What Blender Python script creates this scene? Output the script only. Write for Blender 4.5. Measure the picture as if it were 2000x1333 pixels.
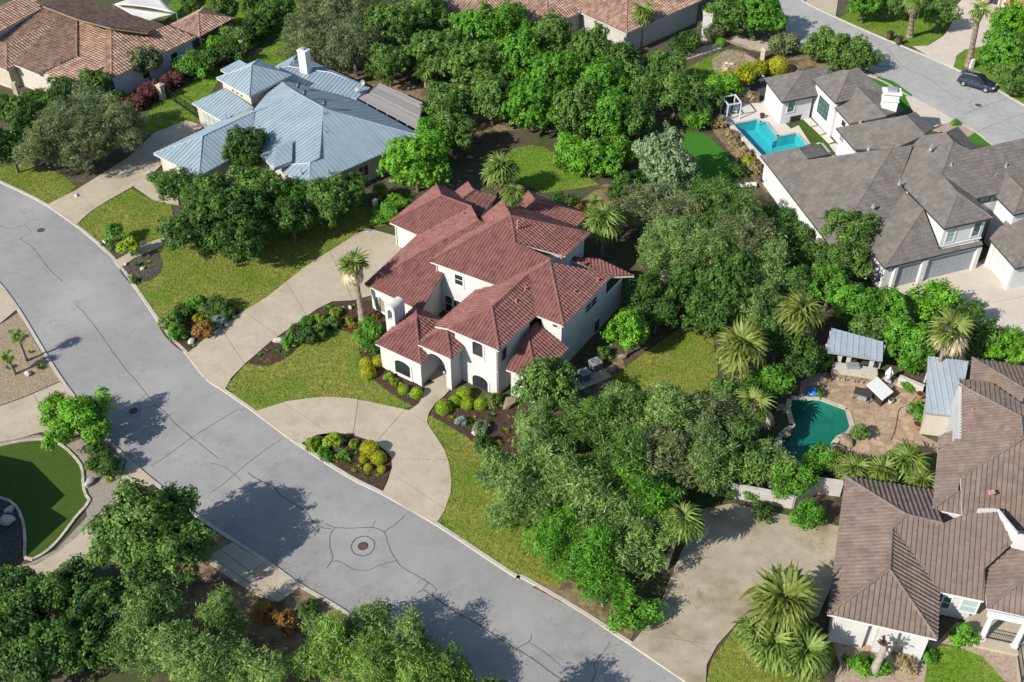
import bpy, bmesh, math, random
import numpy as np
from mathutils import Vector, Matrix
from mathutils.geometry import tessellate_polygon

for o in list(bpy.data.objects):
    bpy.data.objects.remove(o)
S = bpy.context.scene
C = S.collection
R = math.radians
random.seed(7)
rng = np.random.default_rng(11)

# ------------------------------------------------------------------ camera
FOC, PITCH, ALT = 2145.0, R(40), 66.0            # focal length for a 2000 px wide frame, pitch below the horizon, metres above the street
cam = bpy.data.objects.new('camera', bpy.data.cameras.new('camera'))
C.objects.link(cam)
cam.data.sensor_width = 36.0
cam.data.lens = 36.0 * FOC / 2000.0
cam.data.clip_start = 1.0
cam.data.clip_end = 3000.0
cam.location = (0, 0, ALT)
cam.rotation_euler = (R(90) - PITCH, 0, 0)
S.camera = cam

# ------------------------------------------------------------------ sun and sky
SUN_AZ, SUN_EL = R(38), R(35)                    # direction the light travels (from +X towards +Y), height above the horizon
w = bpy.data.worlds.new('World')
S.world = w
w.use_nodes = True
wn = w.node_tree
sky = wn.nodes.new('ShaderNodeTexSky')
sky.sky_type = 'NISHITA'
sky.sun_disc = False
sky.sun_elevation = SUN_EL
sky.sun_rotation = math.atan2(-math.cos(SUN_AZ), -math.sin(SUN_AZ))
sky.air_density = 1.0
sky.dust_density = 0.6
bg = wn.nodes['Background']
bg.inputs[1].default_value = 0.11
wn.links.new(sky.outputs[0], bg.inputs[0])
sl = bpy.data.lights.new('sun', 'SUN')
sl.energy = 4.6
sl.angle = R(0.5)
sl.color = (1.0, 0.955, 0.88)
sun = bpy.data.objects.new('sun', sl)
C.objects.link(sun)
sun.location = (-60, -50, 90)
sun.rotation_euler = Vector((math.cos(SUN_AZ) * math.cos(SUN_EL), math.sin(SUN_AZ) * math.cos(SUN_EL), -math.sin(SUN_EL))).to_track_quat('-Z', 'Y').to_euler()
S.view_settings.view_transform = 'Standard'
S.view_settings.look = 'None'
S.view_settings.exposure = 0.75
S.view_settings.gamma = 1.0
S.view_settings.use_curve_mapping = False
S.cycles.max_bounces = 5
S.cycles.diffuse_bounces = 3
S.cycles.transparent_max_bounces = 8


# ------------------------------------------------------------------ survey: a bearing taken from the drone, met with a level or an upright plane
def ray(px, py):
    a = (px - 1000.0) / FOC
    b = (py - 666.5) / FOC
    return np.array([a, math.cos(PITCH) - b * math.sin(PITCH), -math.sin(PITCH) - b * math.cos(PITCH)])


def G(px, py, z=0.0):
    d = ray(px, py)
    p = np.array([0, 0, ALT]) + d * ((ALT - z) / -d[2])
    p[2] = z
    return p


def upright(px, py, a, b):                       # point where the bearing meets the upright plane through ground points a, b
    d = ray(px, py)
    n = np.array([-(b[1] - a[1]), b[0] - a[0], 0.0])
    t = (np.dot(n, np.array([a[0], a[1], 0])) - np.dot(n, np.array([0, 0, ALT]))) / np.dot(n, d)
    return np.array([0, 0, ALT]) + d * t


def mpp(px, py, z=0.0):                          # metres per survey pixel there
    b = (py - 666.5) / FOC
    return (ALT - z) / (math.sin(PITCH) + b * math.cos(PITCH)) / FOC


# ------------------------------------------------------------------ helpers
def tag(o, label=None, cat=None, group=None, kind=None):
    if label: o['label'] = label
    if cat: o['category'] = cat
    if group: o['group'] = group
    if kind: o['kind'] = kind
    return o


def thing(name, label, cat, loc=(0, 0, 0), group=None, rz=0.0):
    o = bpy.data.objects.new(name, None)
    o.empty_display_size = 0.3
    C.objects.link(o)
    o.location = loc
    o.rotation_euler = (0, 0, rz)
    return tag(o, label, cat, group)


def link(name, me, parent=None, mat=None, kind=None):
    o = bpy.data.objects.new(name, me)
    C.objects.link(o)
    if mat is not None and len(me.materials) == 0:
        me.materials.append(mat)
    if parent is not None:
        o.parent = parent
    if kind: o['kind'] = kind
    return o


def wmat(o):
    b = Matrix.LocRotScale(o.location, o.rotation_euler, o.scale)
    return wmat(o.parent) @ o.matrix_parent_inverse @ b if o.parent else b


def world_child(o):                              # geometry was written in world metres: keep it there under a moved parent
    o.matrix_parent_inverse = wmat(o.parent).inverted()
    return o


class MB:                                        # collects verts and faces of one part
    def __init__(self):
        self.v, self.f, self.t, self.mi = [], [], [], []

    def add(self, vs, fs, tint=0.5, mi=0):
        n = len(self.v)
        self.v += [tuple(p) for p in vs]
        for f in fs:
            self.f.append(tuple(i + n for i in f))
            self.t.append(tint)
            self.mi.append(mi)

    def box(self, c, s, rz=0.0, tint=0.5, mi=0, tilt=None):
        hx, hy, hz = s[0] / 2, s[1] / 2, s[2] / 2
        vs = [Vector((x, y, z)) for x in (-hx, hx) for y in (-hy, hy) for z in (-hz, hz)]
        m = Matrix.Rotation(rz, 4, 'Z')
        if tilt: m = m @ Matrix.Rotation(tilt[0], 4, 'X') @ Matrix.Rotation(tilt[1], 4, 'Y')
        vs = [m @ p + Vector(c) for p in vs]
        self.add(vs, [(0, 1, 3, 2), (4, 6, 7, 5), (0, 4, 5, 1), (2, 3, 7, 6), (0, 2, 6, 4), (1, 5, 7, 3)], tint, mi)
        return self

    def bar(self, a, b, w_=0.05, h_=None, tint=0.5, mi=0):   # square bar from a to b
        a, b = Vector(a), Vector(b)
        d = (b - a).normalized()
        up = Vector((0, 0, 1)) if abs(d.z) < 0.95 else Vector((1, 0, 0))
        x = d.cross(up).normalized() * (w_ / 2)
        y = x.cross(d).normalized() * ((h_ or w_) / 2)
        vs = [a - x - y, a + x - y, a + x + y, a - x + y, b - x - y, b + x - y, b + x + y, b - x + y]
        self.add(vs, [(0, 3, 2, 1), (4, 5, 6, 7), (0, 1, 5, 4), (1, 2, 6, 5), (2, 3, 7, 6), (3, 0, 4, 7)], tint, mi)
        return self

    def tube(self, pts, rad, n=8, tint=0.5, mi=0, cap=True):
        pts = [Vector(p) for p in pts]
        rad = rad if hasattr(rad, '__len__') else [rad] * len(pts)
        base = len(self.v)
        for i, p in enumerate(pts):
            d = (pts[min(i + 1, len(pts) - 1)] - pts[max(i - 1, 0)]).normalized()
            up = Vector((0, 0, 1)) if abs(d.z) < 0.9 else Vector((1, 0, 0))
            x = d.cross(up).normalized()
            y = x.cross(d).normalized()
            for k in range(n):
                a = 2 * math.pi * k / n
                self.v.append(tuple(p + (x * math.cos(a) + y * math.sin(a)) * rad[i]))
        for i in range(len(pts) - 1):
            for k in range(n):
                k2 = (k + 1) % n
                self.f.append((base + i * n + k, base + i * n + k2, base + (i + 1) * n + k2, base + (i + 1) * n + k))
                self.t.append(tint); self.mi.append(mi)
        if cap:
            self.f.append(tuple(base + k for k in range(n))[::-1]); self.t.append(tint); self.mi.append(mi)
            self.f.append(tuple(base + (len(pts) - 1) * n + k for k in range(n))); self.t.append(tint); self.mi.append(mi)
        return self

    def prism(self, poly, z0, z1, tint=0.5, mi=0):          # upright prism over a ground polygon
        n = len(poly)
        a = sum(poly[i][0] * poly[(i + 1) % n][1] - poly[(i + 1) % n][0] * poly[i][1] for i in range(n))
        if a < 0: poly = list(poly)[::-1]
        b = [(p[0], p[1], z0) for p in poly]
        t = [(p[0], p[1], z1) for p in poly]
        fs = [(i, (i + 1) % n, n + (i + 1) % n, n + i) for i in range(n)]
        for tri in tessellate_polygon([[Vector(p) for p in t]]):
            fs.append(tuple(n + i for i in tri)); fs.append(tuple(tri)[::-1])
        self.add(b + t, fs, tint, mi)
        return self

    def build(self, name, mat, parent=None, kind=None, smooth=False, local=False):
        me = bpy.data.meshes.new(name)
        me.from_pydata(self.v, [], self.f)
        for m in (mat if isinstance(mat, (list, tuple)) else [mat]):
            me.materials.append(m)
        if any(self.mi): me.polygons.foreach_set('material_index', self.mi)
        at = me.attributes.new('tint', 'FLOAT', 'FACE')
        at.data.foreach_set('value', self.t)
        if smooth: me.polygons.foreach_set('use_smooth', [True] * len(self.f))
        me.update()
        bm = bmesh.new(); bm.from_mesh(me)
        bmesh.ops.recalc_face_normals(bm, faces=bm.faces) if not local else None
        bm.to_mesh(me); bm.free()
        o = link(name, me, parent, None, kind)
        if parent is not None and not local: world_child(o)
        return o


def smooth_line(pts, closed=False, n=6):         # Catmull-Rom through survey points
    P_ = [np.array(p, float) for p in pts]
    out = []
    m = len(P_)
    rngi = range(m) if closed else range(m - 1)
    for i in rngi:
        p0 = P_[i - 1] if (closed or i > 0) else P_[i]
        p1, p2 = P_[i], P_[(i + 1) % m]
        p3 = P_[(i + 2) % m] if (closed or i + 2 < m) else P_[(i + 1) % m]
        for k in range(n):
            t = k / n
            out.append(0.5 * ((2 * p1) + (-p0 + p2) * t + (2 * p0 - 5 * p1 + 4 * p2 - p3) * t * t + (-p0 + 3 * p1 - 3 * p2 + p3) * t ** 3))
    if not closed: out.append(P_[-1])
    return out


def ground_poly(px, smooth=False):
    pts = [G(*p)[:2] for p in px]
    return smooth_line(pts, True, 5) if smooth else pts


def sheet(name, poly, z, mat, holes=(), kind='structure', skirt=0.0, parent=None):
    loops = [[Vector((p[0], p[1], z)) for p in poly]] + [[Vector((p[0], p[1], z)) for p in h] for h in holes]
    vs = [v for l in loops for v in l]
    mb = MB()
    fs = []
    for t in tessellate_polygon(loops):
        a, b, c = (vs[i] for i in t)
        fs.append(t if (b - a).cross(c - a).z > 0 else t[::-1])
    mb.add(vs, fs)
    if skirt:
        n = len(poly)
        lo = [Vector((p[0], p[1], z - skirt)) for p in poly]
        mb.add(loops[0] + lo, [(i, (i + 1) % n, n + (i + 1) % n, n + i) for i in range(n)])
    me = bpy.data.meshes.new(name)
    me.from_pydata(mb.v, [], mb.f)
    me.materials.append(mat)
    o = link(name, me, parent)
    if parent is None and kind: o['kind'] = kind
    if parent is not None: world_child(o)
    return o


def copy_tree(o, parent=None):
    c = o.copy(); C.objects.link(c)
    if parent is not None: c.parent = parent
    for ch in list(o.children): copy_tree(ch, c)
    return c


def clip_half(poly, p, n):                       # keep the part of a 2D polygon with dot(x-p, n) >= 0
    out = []
    m = len(poly)
    for i in range(m):
        a, b = poly[i], poly[(i + 1) % m]
        da = (a[0] - p[0]) * n[0] + (a[1] - p[1]) * n[1]
        db = (b[0] - p[0]) * n[0] + (b[1] - p[1]) * n[1]
        if da >= 0: out.append(a)
        if (da > 0) != (db > 0) and abs(da - db) > 1e-12:
            t = da / (da - db)
            out.append((a[0] + (b[0] - a[0]) * t, a[1] + (b[1] - a[1]) * t))
    return out


def clip_rect(poly, x0, x1, y0, y1):
    for p, n in (((x0, 0), (1, 0)), ((x1, 0), (-1, 0)), ((0, y0), (0, 1)), ((0, y1), (0, -1))):
        poly = clip_half(poly, p, n)
        if len(poly) < 3: return []
    return poly


def inside(poly, x, y):
    c = False
    n = len(poly)
    for i in range(n):
        a, b = poly[i], poly[i - 1]
        if (a[1] > y) != (b[1] > y) and x < (b[0] - a[0]) * (y - a[1]) / (b[1] - a[1]) + a[0]: c = not c
    return c


def inset(poly, d):                              # shrink a ground polygon by d
    poly = [np.array(p[:2], float) for p in poly]
    n = len(poly)
    if sum(poly[i][0] * poly[(i + 1) % n][1] - poly[(i + 1) % n][0] * poly[i][1] for i in range(n)) < 0: poly = poly[::-1]
    out = []
    for i in range(n):
        a, b, c = poly[i - 1], poly[i], poly[(i + 1) % n]
        e1 = (b - a) / np.linalg.norm(b - a); e2 = (c - b) / np.linalg.norm(c - b)
        n1 = np.array([-e1[1], e1[0]]); n2 = np.array([-e2[1], e2[0]])
        k = 1 + np.dot(n1, n2)
        out.append(b + (n1 + n2) * d / max(k, 0.25))
    return out


# ------------------------------------------------------------------ materials
def mat(name, col, rough=0.7, col2=None, scale=3.0, detail=4.0, bump=0.0, bscale=None, tint=0.0, metal=0.0, spec=0.35, mix=(0.35, 0.65), third=None, coords='Object', nrough=0.65, speck=None):
    m = bpy.data.materials.new(name)
    m.use_nodes = True
    nt = m.node_tree
    b = nt.nodes['Principled BSDF']
    b.inputs['Roughness'].default_value = rough
    b.inputs['Metallic'].default_value = metal
    b.inputs['Specular IOR Level'].default_value = spec
    tc = nt.nodes.new('ShaderNodeTexCoord')
    out = None
    if col2 is not None:
        nz = nt.nodes.new('ShaderNodeTexNoise')
        nz.inputs['Scale'].default_value = scale; nz.inputs['Detail'].default_value = detail; nz.inputs['Roughness'].default_value = nrough
        nt.links.new(tc.outputs[coords], nz.inputs['Vector'])
        cr = nt.nodes.new('ShaderNodeValToRGB')
        cr.color_ramp.elements[0].position = mix[0]; cr.color_ramp.elements[0].color = (*col, 1)
        cr.color_ramp.elements[1].position = mix[1]; cr.color_ramp.elements[1].color = (*col2, 1)
        nt.links.new(nz.outputs['Fac'], cr.inputs[0])
        out = cr.outputs[0]
    else:
        rgb = nt.nodes.new('ShaderNodeRGB'); rgb.outputs[0].default_value = (*col, 1)
        out = rgb.outputs[0]
    if third is not None:                        # (colour, scale, lo, hi): broad patches over the first two
        nz = nt.nodes.new('ShaderNodeTexNoise')
        nz.inputs['Scale'].default_value = third[1]; nz.inputs['Detail'].default_value = 5.0; nz.inputs['Roughness'].default_value = 0.6
        nt.links.new(tc.outputs[coords], nz.inputs['Vector'])
        mr = nt.nodes.new('ShaderNodeMapRange')
        mr.inputs['From Min'].default_value = third[2]; mr.inputs['From Max'].default_value = third[3]
        nt.links.new(nz.outputs['Fac'], mr.inputs['Value'])
        mx = nt.nodes.new('ShaderNodeMix'); mx.data_type = 'RGBA'
        nt.links.new(mr.outputs[0], mx.inputs['Factor'])
        nt.links.new(out, mx.inputs['A'])
        mx.inputs['B'].default_value = (*third[0], 1)
        out = mx.outputs['Result']
    if speck is not None:                        # (colour, scale, lo, hi): small marks, drips and aggregate
        nz = nt.nodes.new('ShaderNodeTexNoise')
        nz.inputs['Scale'].default_value = speck[1]; nz.inputs['Detail'].default_value = 9.0; nz.inputs['Roughness'].default_value = 0.75
        mp = nt.nodes.new('ShaderNodeMapping'); mp.inputs['Location'].default_value = (7.3, 2.1, 4.4)
        nt.links.new(tc.outputs[coords], mp.inputs['Vector']); nt.links.new(mp.outputs[0], nz.inputs['Vector'])
        mr = nt.nodes.new('ShaderNodeMapRange')
        mr.inputs['From Min'].default_value = speck[2]; mr.inputs['From Max'].default_value = speck[3]
        nt.links.new(nz.outputs['Fac'], mr.inputs['Value'])
        mx = nt.nodes.new('ShaderNodeMix'); mx.data_type = 'RGBA'
        nt.links.new(mr.outputs[0], mx.inputs['Factor'])
        nt.links.new(out, mx.inputs['A'])
        mx.inputs['B'].default_value = (*speck[0], 1)
        out = mx.outputs['Result']
    if tint:
        at = nt.nodes.new('ShaderNodeAttribute'); at.attribute_name = 'tint'
        mr = nt.nodes.new('ShaderNodeMapRange')
        mr.inputs['To Min'].default_value = 1 - tint; mr.inputs['To Max'].default_value = 1 + tint
        nt.links.new(at.outputs['Fac'], mr.inputs['Value'])
        hs = nt.nodes.new('ShaderNodeVectorMath'); hs.operation = 'SCALE'
        nt.links.new(out, hs.inputs[0]); nt.links.new(mr.outputs[0], hs.inputs['Scale'])
        out = hs.outputs[0]
    nt.links.new(out, b.inputs['Base Color'])
    if bump:
        nz = nt.nodes.new('ShaderNodeTexNoise')
        nz.inputs['Scale'].default_value = bscale or scale * 6; nz.inputs['Detail'].default_value = 6
        nt.links.new(tc.outputs[coords], nz.inputs['Vector'])
        bp = nt.nodes.new('ShaderNodeBump'); bp.inputs['Strength'].default_value = 1.0; bp.inputs['Distance'].default_value = bump
        nt.links.new(nz.outputs['Fac'], bp.inputs['Height'])
        nt.links.new(bp.outputs[0], b.inputs['Normal'])
    return m


def leaf_mat(name, dark, light, trans=0.42, rough=0.5, noise=0.5):
    m = bpy.data.materials.new(name)
    m.use_nodes = True
    nt = m.node_tree
    b = nt.nodes['Principled BSDF']
    b.inputs['Roughness'].default_value = rough
    b.inputs['Specular IOR Level'].default_value = 0.3
    at = nt.nodes.new('ShaderNodeAttribute'); at.attribute_name = 'tint'
    tc = nt.nodes.new('ShaderNodeTexCoord')
    geo = nt.nodes.new('ShaderNodeNewGeometry')
    nz = nt.nodes.new('ShaderNodeTexNoise'); nz.inputs['Scale'].default_value = noise; nz.inputs['Detail'].default_value = 3
    nt.links.new(geo.outputs['Position'], nz.inputs['Vector'])
    ad = nt.nodes.new('ShaderNodeMath'); ad.operation = 'ADD'; ad.inputs[1].default_value = -0.28
    nt.links.new(nz.outputs['Fac'], ad.inputs[0])
    ml = nt.nodes.new('ShaderNodeMath'); ml.operation = 'MULTIPLY_ADD'; ml.inputs[1].default_value = 0.62
    nt.links.new(at.outputs['Fac'], ml.inputs[0]); nt.links.new(ad.outputs[0], ml.inputs[2])
    cr = nt.nodes.new('ShaderNodeValToRGB')
    cr.color_ramp.elements[0].position = 0.17; cr.color_ramp.elements[0].color = (*dark, 1)
    cr.color_ramp.elements[1].position = 0.74; cr.color_ramp.elements[1].color = (*light, 1)
    nt.links.new(ml.outputs[0], cr.inputs[0])
    nt.links.new(cr.outputs[0], b.inputs['Base Color'])
    tr = nt.nodes.new('ShaderNodeBsdfTranslucent')
    nt.links.new(cr.outputs[0], tr.inputs['Color'])
    mx = nt.nodes.new('ShaderNodeMixShader'); mx.inputs[0].default_value = trans
    nt.links.new(b.outputs[0], mx.inputs[1]); nt.links.new(tr.outputs[0], mx.inputs[2])
    nt.links.new(mx.outputs[0], nt.nodes['Material Output'].inputs['Surface'])
    return m


def water_mat(name, tintc, rough=0.02, bscale=1.6, bump=0.02):
    m = bpy.data.materials.new(name)
    m.use_nodes = True
    nt = m.node_tree
    nt.nodes.remove(nt.nodes['Principled BSDF'])
    tr = nt.nodes.new('ShaderNodeBsdfTransparent'); tr.inputs['Color'].default_value = (*tintc, 1)
    gl = nt.nodes.new('ShaderNodeBsdfGlossy'); gl.inputs['Roughness'].default_value = rough
    lw = nt.nodes.new('ShaderNodeLayerWeight'); lw.inputs['Blend'].default_value = 0.5
    pw = nt.nodes.new('ShaderNodeMath'); pw.operation = 'POWER'; pw.inputs[1].default_value = 5.0
    fr = nt.nodes.new('ShaderNodeMath'); fr.operation = 'MULTIPLY_ADD'; fr.inputs[1].default_value = 0.9; fr.inputs[2].default_value = 0.025
    nt.links.new(lw.outputs['Facing'], pw.inputs[0]); nt.links.new(pw.outputs[0], fr.inputs[0])
    tc = nt.nodes.new('ShaderNodeTexCoord')
    nz = nt.nodes.new('ShaderNodeTexNoise'); nz.inputs['Scale'].default_value = bscale; nz.inputs['Detail'].default_value = 3
    nt.links.new(tc.outputs['Object'], nz.inputs['Vector'])
    bp = nt.nodes.new('ShaderNodeBump'); bp.inputs['Distance'].default_value = bump
    nt.links.new(nz.outputs['Fac'], bp.inputs['Height'])
    nt.links.new(bp.outputs[0], gl.inputs['Normal']); nt.links.new(bp.outputs[0], lw.inputs['Normal'])
    mx = nt.nodes.new('ShaderNodeMixShader')
    nt.links.new(fr.outputs[0], mx.inputs[0]); nt.links.new(tr.outputs[0], mx.inputs[1]); nt.links.new(gl.outputs[0], mx.inputs[2])
    nt.links.new(mx.outputs[0], nt.nodes['Material Output'].inputs['Surface'])
    return m


M = {
    'soil': mat('soil', (0.041, 0.031, 0.020), 0.95, (0.095, 0.074, 0.045), 1.2, 6, 0.04, 9, third=((0.045, 0.056, 0.016), 0.22, 0.45, 0.6)),
    'dry': mat('dry_ground', (0.111, 0.072, 0.038), 0.95, (0.221, 0.162, 0.089), 1.6, 7, 0.03, 8, third=((0.068, 0.047, 0.024), 0.5, 0.5, 0.62)),
    'grass': leaf_mat('grass_blade', (0.080, 0.105, 0.016), (0.27, 0.27, 0.064), 0.3, noise=.5),
    'lawn': mat('lawn', (0.103, 0.126, 0.018), 0.9, (0.231, 0.227, 0.047), 2.2, 12, 0.04, 16, third=((0.090, 0.159, 0.014), 0.22, 0.42, 0.66), spec=0.1, mix=(0.36, 0.64)),
    'lawn_green': mat('lawn_green', (0.067, 0.152, 0.009), 0.9, (0.137, 0.238, 0.020), 2.6, 12, 0.04, 16, third=((0.174, 0.220, 0.037), 0.25, 0.5, 0.68), spec=0.1, mix=(0.3, 0.7)),
    'turf': mat('turf', (0.030, 0.115, 0.010), 0.9, (0.043, 0.149, 0.015), 4.0, 8, 0.015, 25, spec=0.1),
    'turf_dark': mat('turf_dark', (0.036, 0.066, 0.010), 0.95, (0.050, 0.088, 0.015), 4.0, 8, 0.015, 25, spec=0.1),
    'mulch': mat('mulch', (0.023, 0.012, 0.008), 0.95, (0.079, 0.040, 0.025), 5.0, 10, 0.05, 14),
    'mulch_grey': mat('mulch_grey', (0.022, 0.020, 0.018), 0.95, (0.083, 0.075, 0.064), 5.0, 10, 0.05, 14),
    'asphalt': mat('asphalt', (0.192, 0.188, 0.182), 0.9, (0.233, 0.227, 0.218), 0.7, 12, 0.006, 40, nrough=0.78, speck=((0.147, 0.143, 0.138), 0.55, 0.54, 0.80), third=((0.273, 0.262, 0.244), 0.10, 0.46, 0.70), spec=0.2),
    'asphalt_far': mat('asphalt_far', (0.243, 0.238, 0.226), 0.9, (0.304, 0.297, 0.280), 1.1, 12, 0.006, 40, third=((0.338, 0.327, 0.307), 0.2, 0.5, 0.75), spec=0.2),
    'crack': mat('crack_tar', (0.068, 0.069, 0.072), 0.85),
    'concrete': mat('concrete', (0.310, 0.261, 0.190), 0.9, (0.390, 0.335, 0.250), 0.7, 10, 0.006, 30, nrough=0.75, speck=((0.207, 0.169, 0.117), 0.8, 0.56, 0.85), third=((0.276, 0.231, 0.169), 0.35, 0.52, 0.7), spec=0.2),
    'concrete_pale': mat('concrete_pale', (0.405, 0.351, 0.283), 0.9, (0.459, 0.405, 0.338), 0.6, 8, 0.005, 30, spec=0.2),
    'concrete_pool': mat('concrete_pool', (0.427, 0.397, 0.345), 0.85, (0.483, 0.455, 0.407), 0.8, 8, 0.004, 30, spec=0.2),
    'concrete_stained': mat('concrete_stained', (0.255, 0.215, 0.155), 0.9, (0.33, 0.285, 0.21), 0.8, 10, 0.006, 30, nrough=0.75, speck=((0.125, 0.088, 0.036), 0.30, 0.56, 0.70), third=((0.19, 0.155, 0.09), 0.22, 0.50, 0.66), spec=0.2),
    'kerb': mat('kerb', (0.320, 0.292, 0.242), 0.9, (0.399, 0.363, 0.306), 0.8, 8, 0.01, 20, spec=0.2),
    'gravel': mat('gravel', (0.150, 0.109, 0.064), 0.95, (0.323, 0.251, 0.161), 5.5, 12, 0.06, 12),
    'gravel_grey': mat('gravel_grey', (0.165, 0.143, 0.112), 0.95, (0.300, 0.259, 0.210), 8, 12, 0.05, 16),
    'gravel_pink': mat('gravel_pink', (0.225, 0.161, 0.112), 0.95, (0.390, 0.300, 0.225), 7, 12, 0.05, 15),
    'flag': mat('flagstone', (0.248, 0.169, 0.107), 0.9, (0.358, 0.262, 0.179), 1.6, 9, 0.01, 14, tint=0.22, spec=0.2),
    'grout': mat('grout', (0.225, 0.161, 0.105), 0.95, (0.285, 0.210, 0.143), 2, 6),
    'stucco': mat('stucco', (0.419, 0.405, 0.388), 0.9, (0.473, 0.459, 0.439), 0.9, 8, 0.004, 60, spec=0.2, nrough=0.75, speck=((0.338, 0.320, 0.297), 0.9, 0.58, 0.85)),
    'stucco_cream': mat('stucco_cream', (0.383, 0.344, 0.283), 0.9, (0.422, 0.383, 0.323), 1.5, 6, 0.004, 60, spec=0.2),
    'stucco_white': mat('stucco_white', (0.526, 0.520, 0.506), 0.85, (0.547, 0.540, 0.526), 1.5, 6, 0.002, 60, spec=0.2),
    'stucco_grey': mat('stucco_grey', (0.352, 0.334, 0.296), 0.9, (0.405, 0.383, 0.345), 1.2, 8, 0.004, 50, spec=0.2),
    'limestone': mat('limestone', (0.315, 0.270, 0.203), 0.9, (0.420, 0.367, 0.285), 2.2, 8, 0.02, 12, tint=0.15),
    'tile_red': mat('tile_red', (0.133, 0.053, 0.044), 0.85, (0.189, 0.081, 0.069), 1.3, 8, 0.006, 30, tint=0.12, third=((0.081, 0.041, 0.037), 0.7, 0.55, 0.72)),
    'tile_orange': mat('tile_orange', (0.198, 0.111, 0.077), 0.8, (0.293, 0.199, 0.143), 1.1, 8, 0.006, 30, tint=0.25),
    'tile_brown': mat('tile_brown', (0.129, 0.093, 0.078), 0.85, (0.187, 0.140, 0.116), 1.0, 9, 0.006, 30, tint=0.10, third=((0.174, 0.124, 0.078), 0.28, 0.55, 0.72)),
    'cap_pink': mat('mortar_patch', (0.345, 0.176, 0.139), 0.9, (0.390, 0.217, 0.176), 2, 4),
    'shingle': mat('shingle', (0.102, 0.091, 0.082), 0.9, (0.151, 0.134, 0.120), 0.9, 9, 0.008, 25, tint=0.10, third=((0.139, 0.114, 0.097), 0.5, 0.5, 0.7)),
    'metal_roof': mat('metal_roof', (0.219, 0.278, 0.315), 0.5, (0.266, 0.322, 0.356), 0.6, 6, 0, tint=0.05, metal=0.2, spec=0.5),
    'metal_pale': mat('metal_pale', (0.338, 0.378, 0.405), 0.45, (0.392, 0.432, 0.452), 0.7, 8, 0, tint=0.06, metal=0.2, spec=0.5),
    'metal_shed': mat('metal_shed', (0.270, 0.315, 0.345), 0.45, (0.323, 0.367, 0.398), 0.7, 8, 0, tint=0.06, metal=0.2, spec=0.5),
    'white': mat('white_paint', (0.538, 0.531, 0.511), 0.6),
    'trim': mat('trim', (0.446, 0.419, 0.378), 0.7),
    'dark_trim': mat('dark_trim', (0.035, 0.036, 0.04), 0.5),
    'grey_door': mat('grey_door', (0.270, 0.285, 0.300), 0.6),
    'pale_door': mat('pale_door', (0.413, 0.450, 0.450), 0.6),
    'glass': mat('window_glass', (0.020, 0.026, 0.026), 0.06, spec=0.6),
    'glass_teal': mat('window_glass_teal', (0.041, 0.105, 0.094), 0.06, spec=0.6),
    'glass_pale': mat('window_glass_pale', (0.300, 0.375, 0.352), 0.15, spec=0.6),
    'curtain': mat('curtain', (0.225, 0.203, 0.135), 0.9),
    'iron': mat('iron', (0.018, 0.018, 0.02), 0.5),
    'rust': mat('rusty_iron', (0.055, 0.033, 0.022), 0.7, (0.10, 0.06, 0.04), 9, 5),
    'grey_metal': mat('grey_metal', (0.315, 0.323, 0.330), 0.45, metal=0.4),
    'terracotta': mat('terracotta', (0.315, 0.128, 0.075), 0.85, (0.375, 0.165, 0.105), 4, 4),
    'vent': mat('vent_paint', (0.375, 0.150, 0.105), 0.7),
    'bark': mat('bark', (0.071, 0.056, 0.041), 0.95, (0.150, 0.128, 0.101), 6, 8, 0.02, 20),
    'bark_pale': mat('bark_pale', (0.180, 0.158, 0.128), 0.95, (0.315, 0.285, 0.240), 5, 8, 0.02, 18),
    'palm_bark': mat('palm_bark', (0.143, 0.109, 0.075), 0.95, (0.270, 0.217, 0.158), 4, 8, 0.03, 14),
    'wood_grey': mat('weathered_wood', (0.173, 0.156, 0.149), 0.9, (0.248, 0.233, 0.223), 5, 8, 0.004, 30, tint=0.2),
    'wood_dark': mat('dark_wood', (0.03, 0.026, 0.024), 0.7),
    'rock': mat('rock', (0.300, 0.277, 0.240), 0.95, (0.450, 0.427, 0.383), 4, 8, 0.03, 9),
    'rock_brown': mat('rock_brown', (0.150, 0.112, 0.075), 0.95, (0.270, 0.217, 0.150), 4, 8, 0.03, 9),
    'wicker': mat('wicker', (0.035, 0.032, 0.03), 0.8),
    'canvas': mat('canvas', (0.495, 0.473, 0.427), 0.8, (0.540, 0.517, 0.465), 1, 4),
    'cover_blue': mat('blue_vinyl', (0.015, 0.120, 0.375), 0.4, (0.022, 0.180, 0.465), 3, 4),
    'grass_tan': None,
    'plaster_turq': mat('pool_plaster_turquoise', (0.018, 0.304, 0.338), 0.7, (0.035, 0.359, 0.384), 2.5, 5, coords='Object'),
    'plaster_green': mat('pool_plaster_green', (0.010, 0.128, 0.098), 0.7, (0.019, 0.166, 0.128), 1.2, 5),
    'tile_coping': mat('pool_coping', (0.255, 0.247, 0.232), 0.8, (0.345, 0.330, 0.300), 4, 5, tint=0.15),
    'water': water_mat('pool_water', (0.80, 0.97, 0.98)),
    'water_green': water_mat('pond_water', (0.62, 0.88, 0.82)),
    'car_paint': mat('car_paint', (0.079, 0.105, 0.165), 0.2, metal=0.75, spec=0.6),
    'car_dark': mat('car_dark_paint', (0.012, 0.017, 0.03), 0.15, spec=0.7),
    'tyre': mat('tyre_rubber', (0.012, 0.012, 0.013), 0.85),
    'lamp_glass': mat('lamp_glass', (0.525, 0.540, 0.555), 0.1),
}
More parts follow.
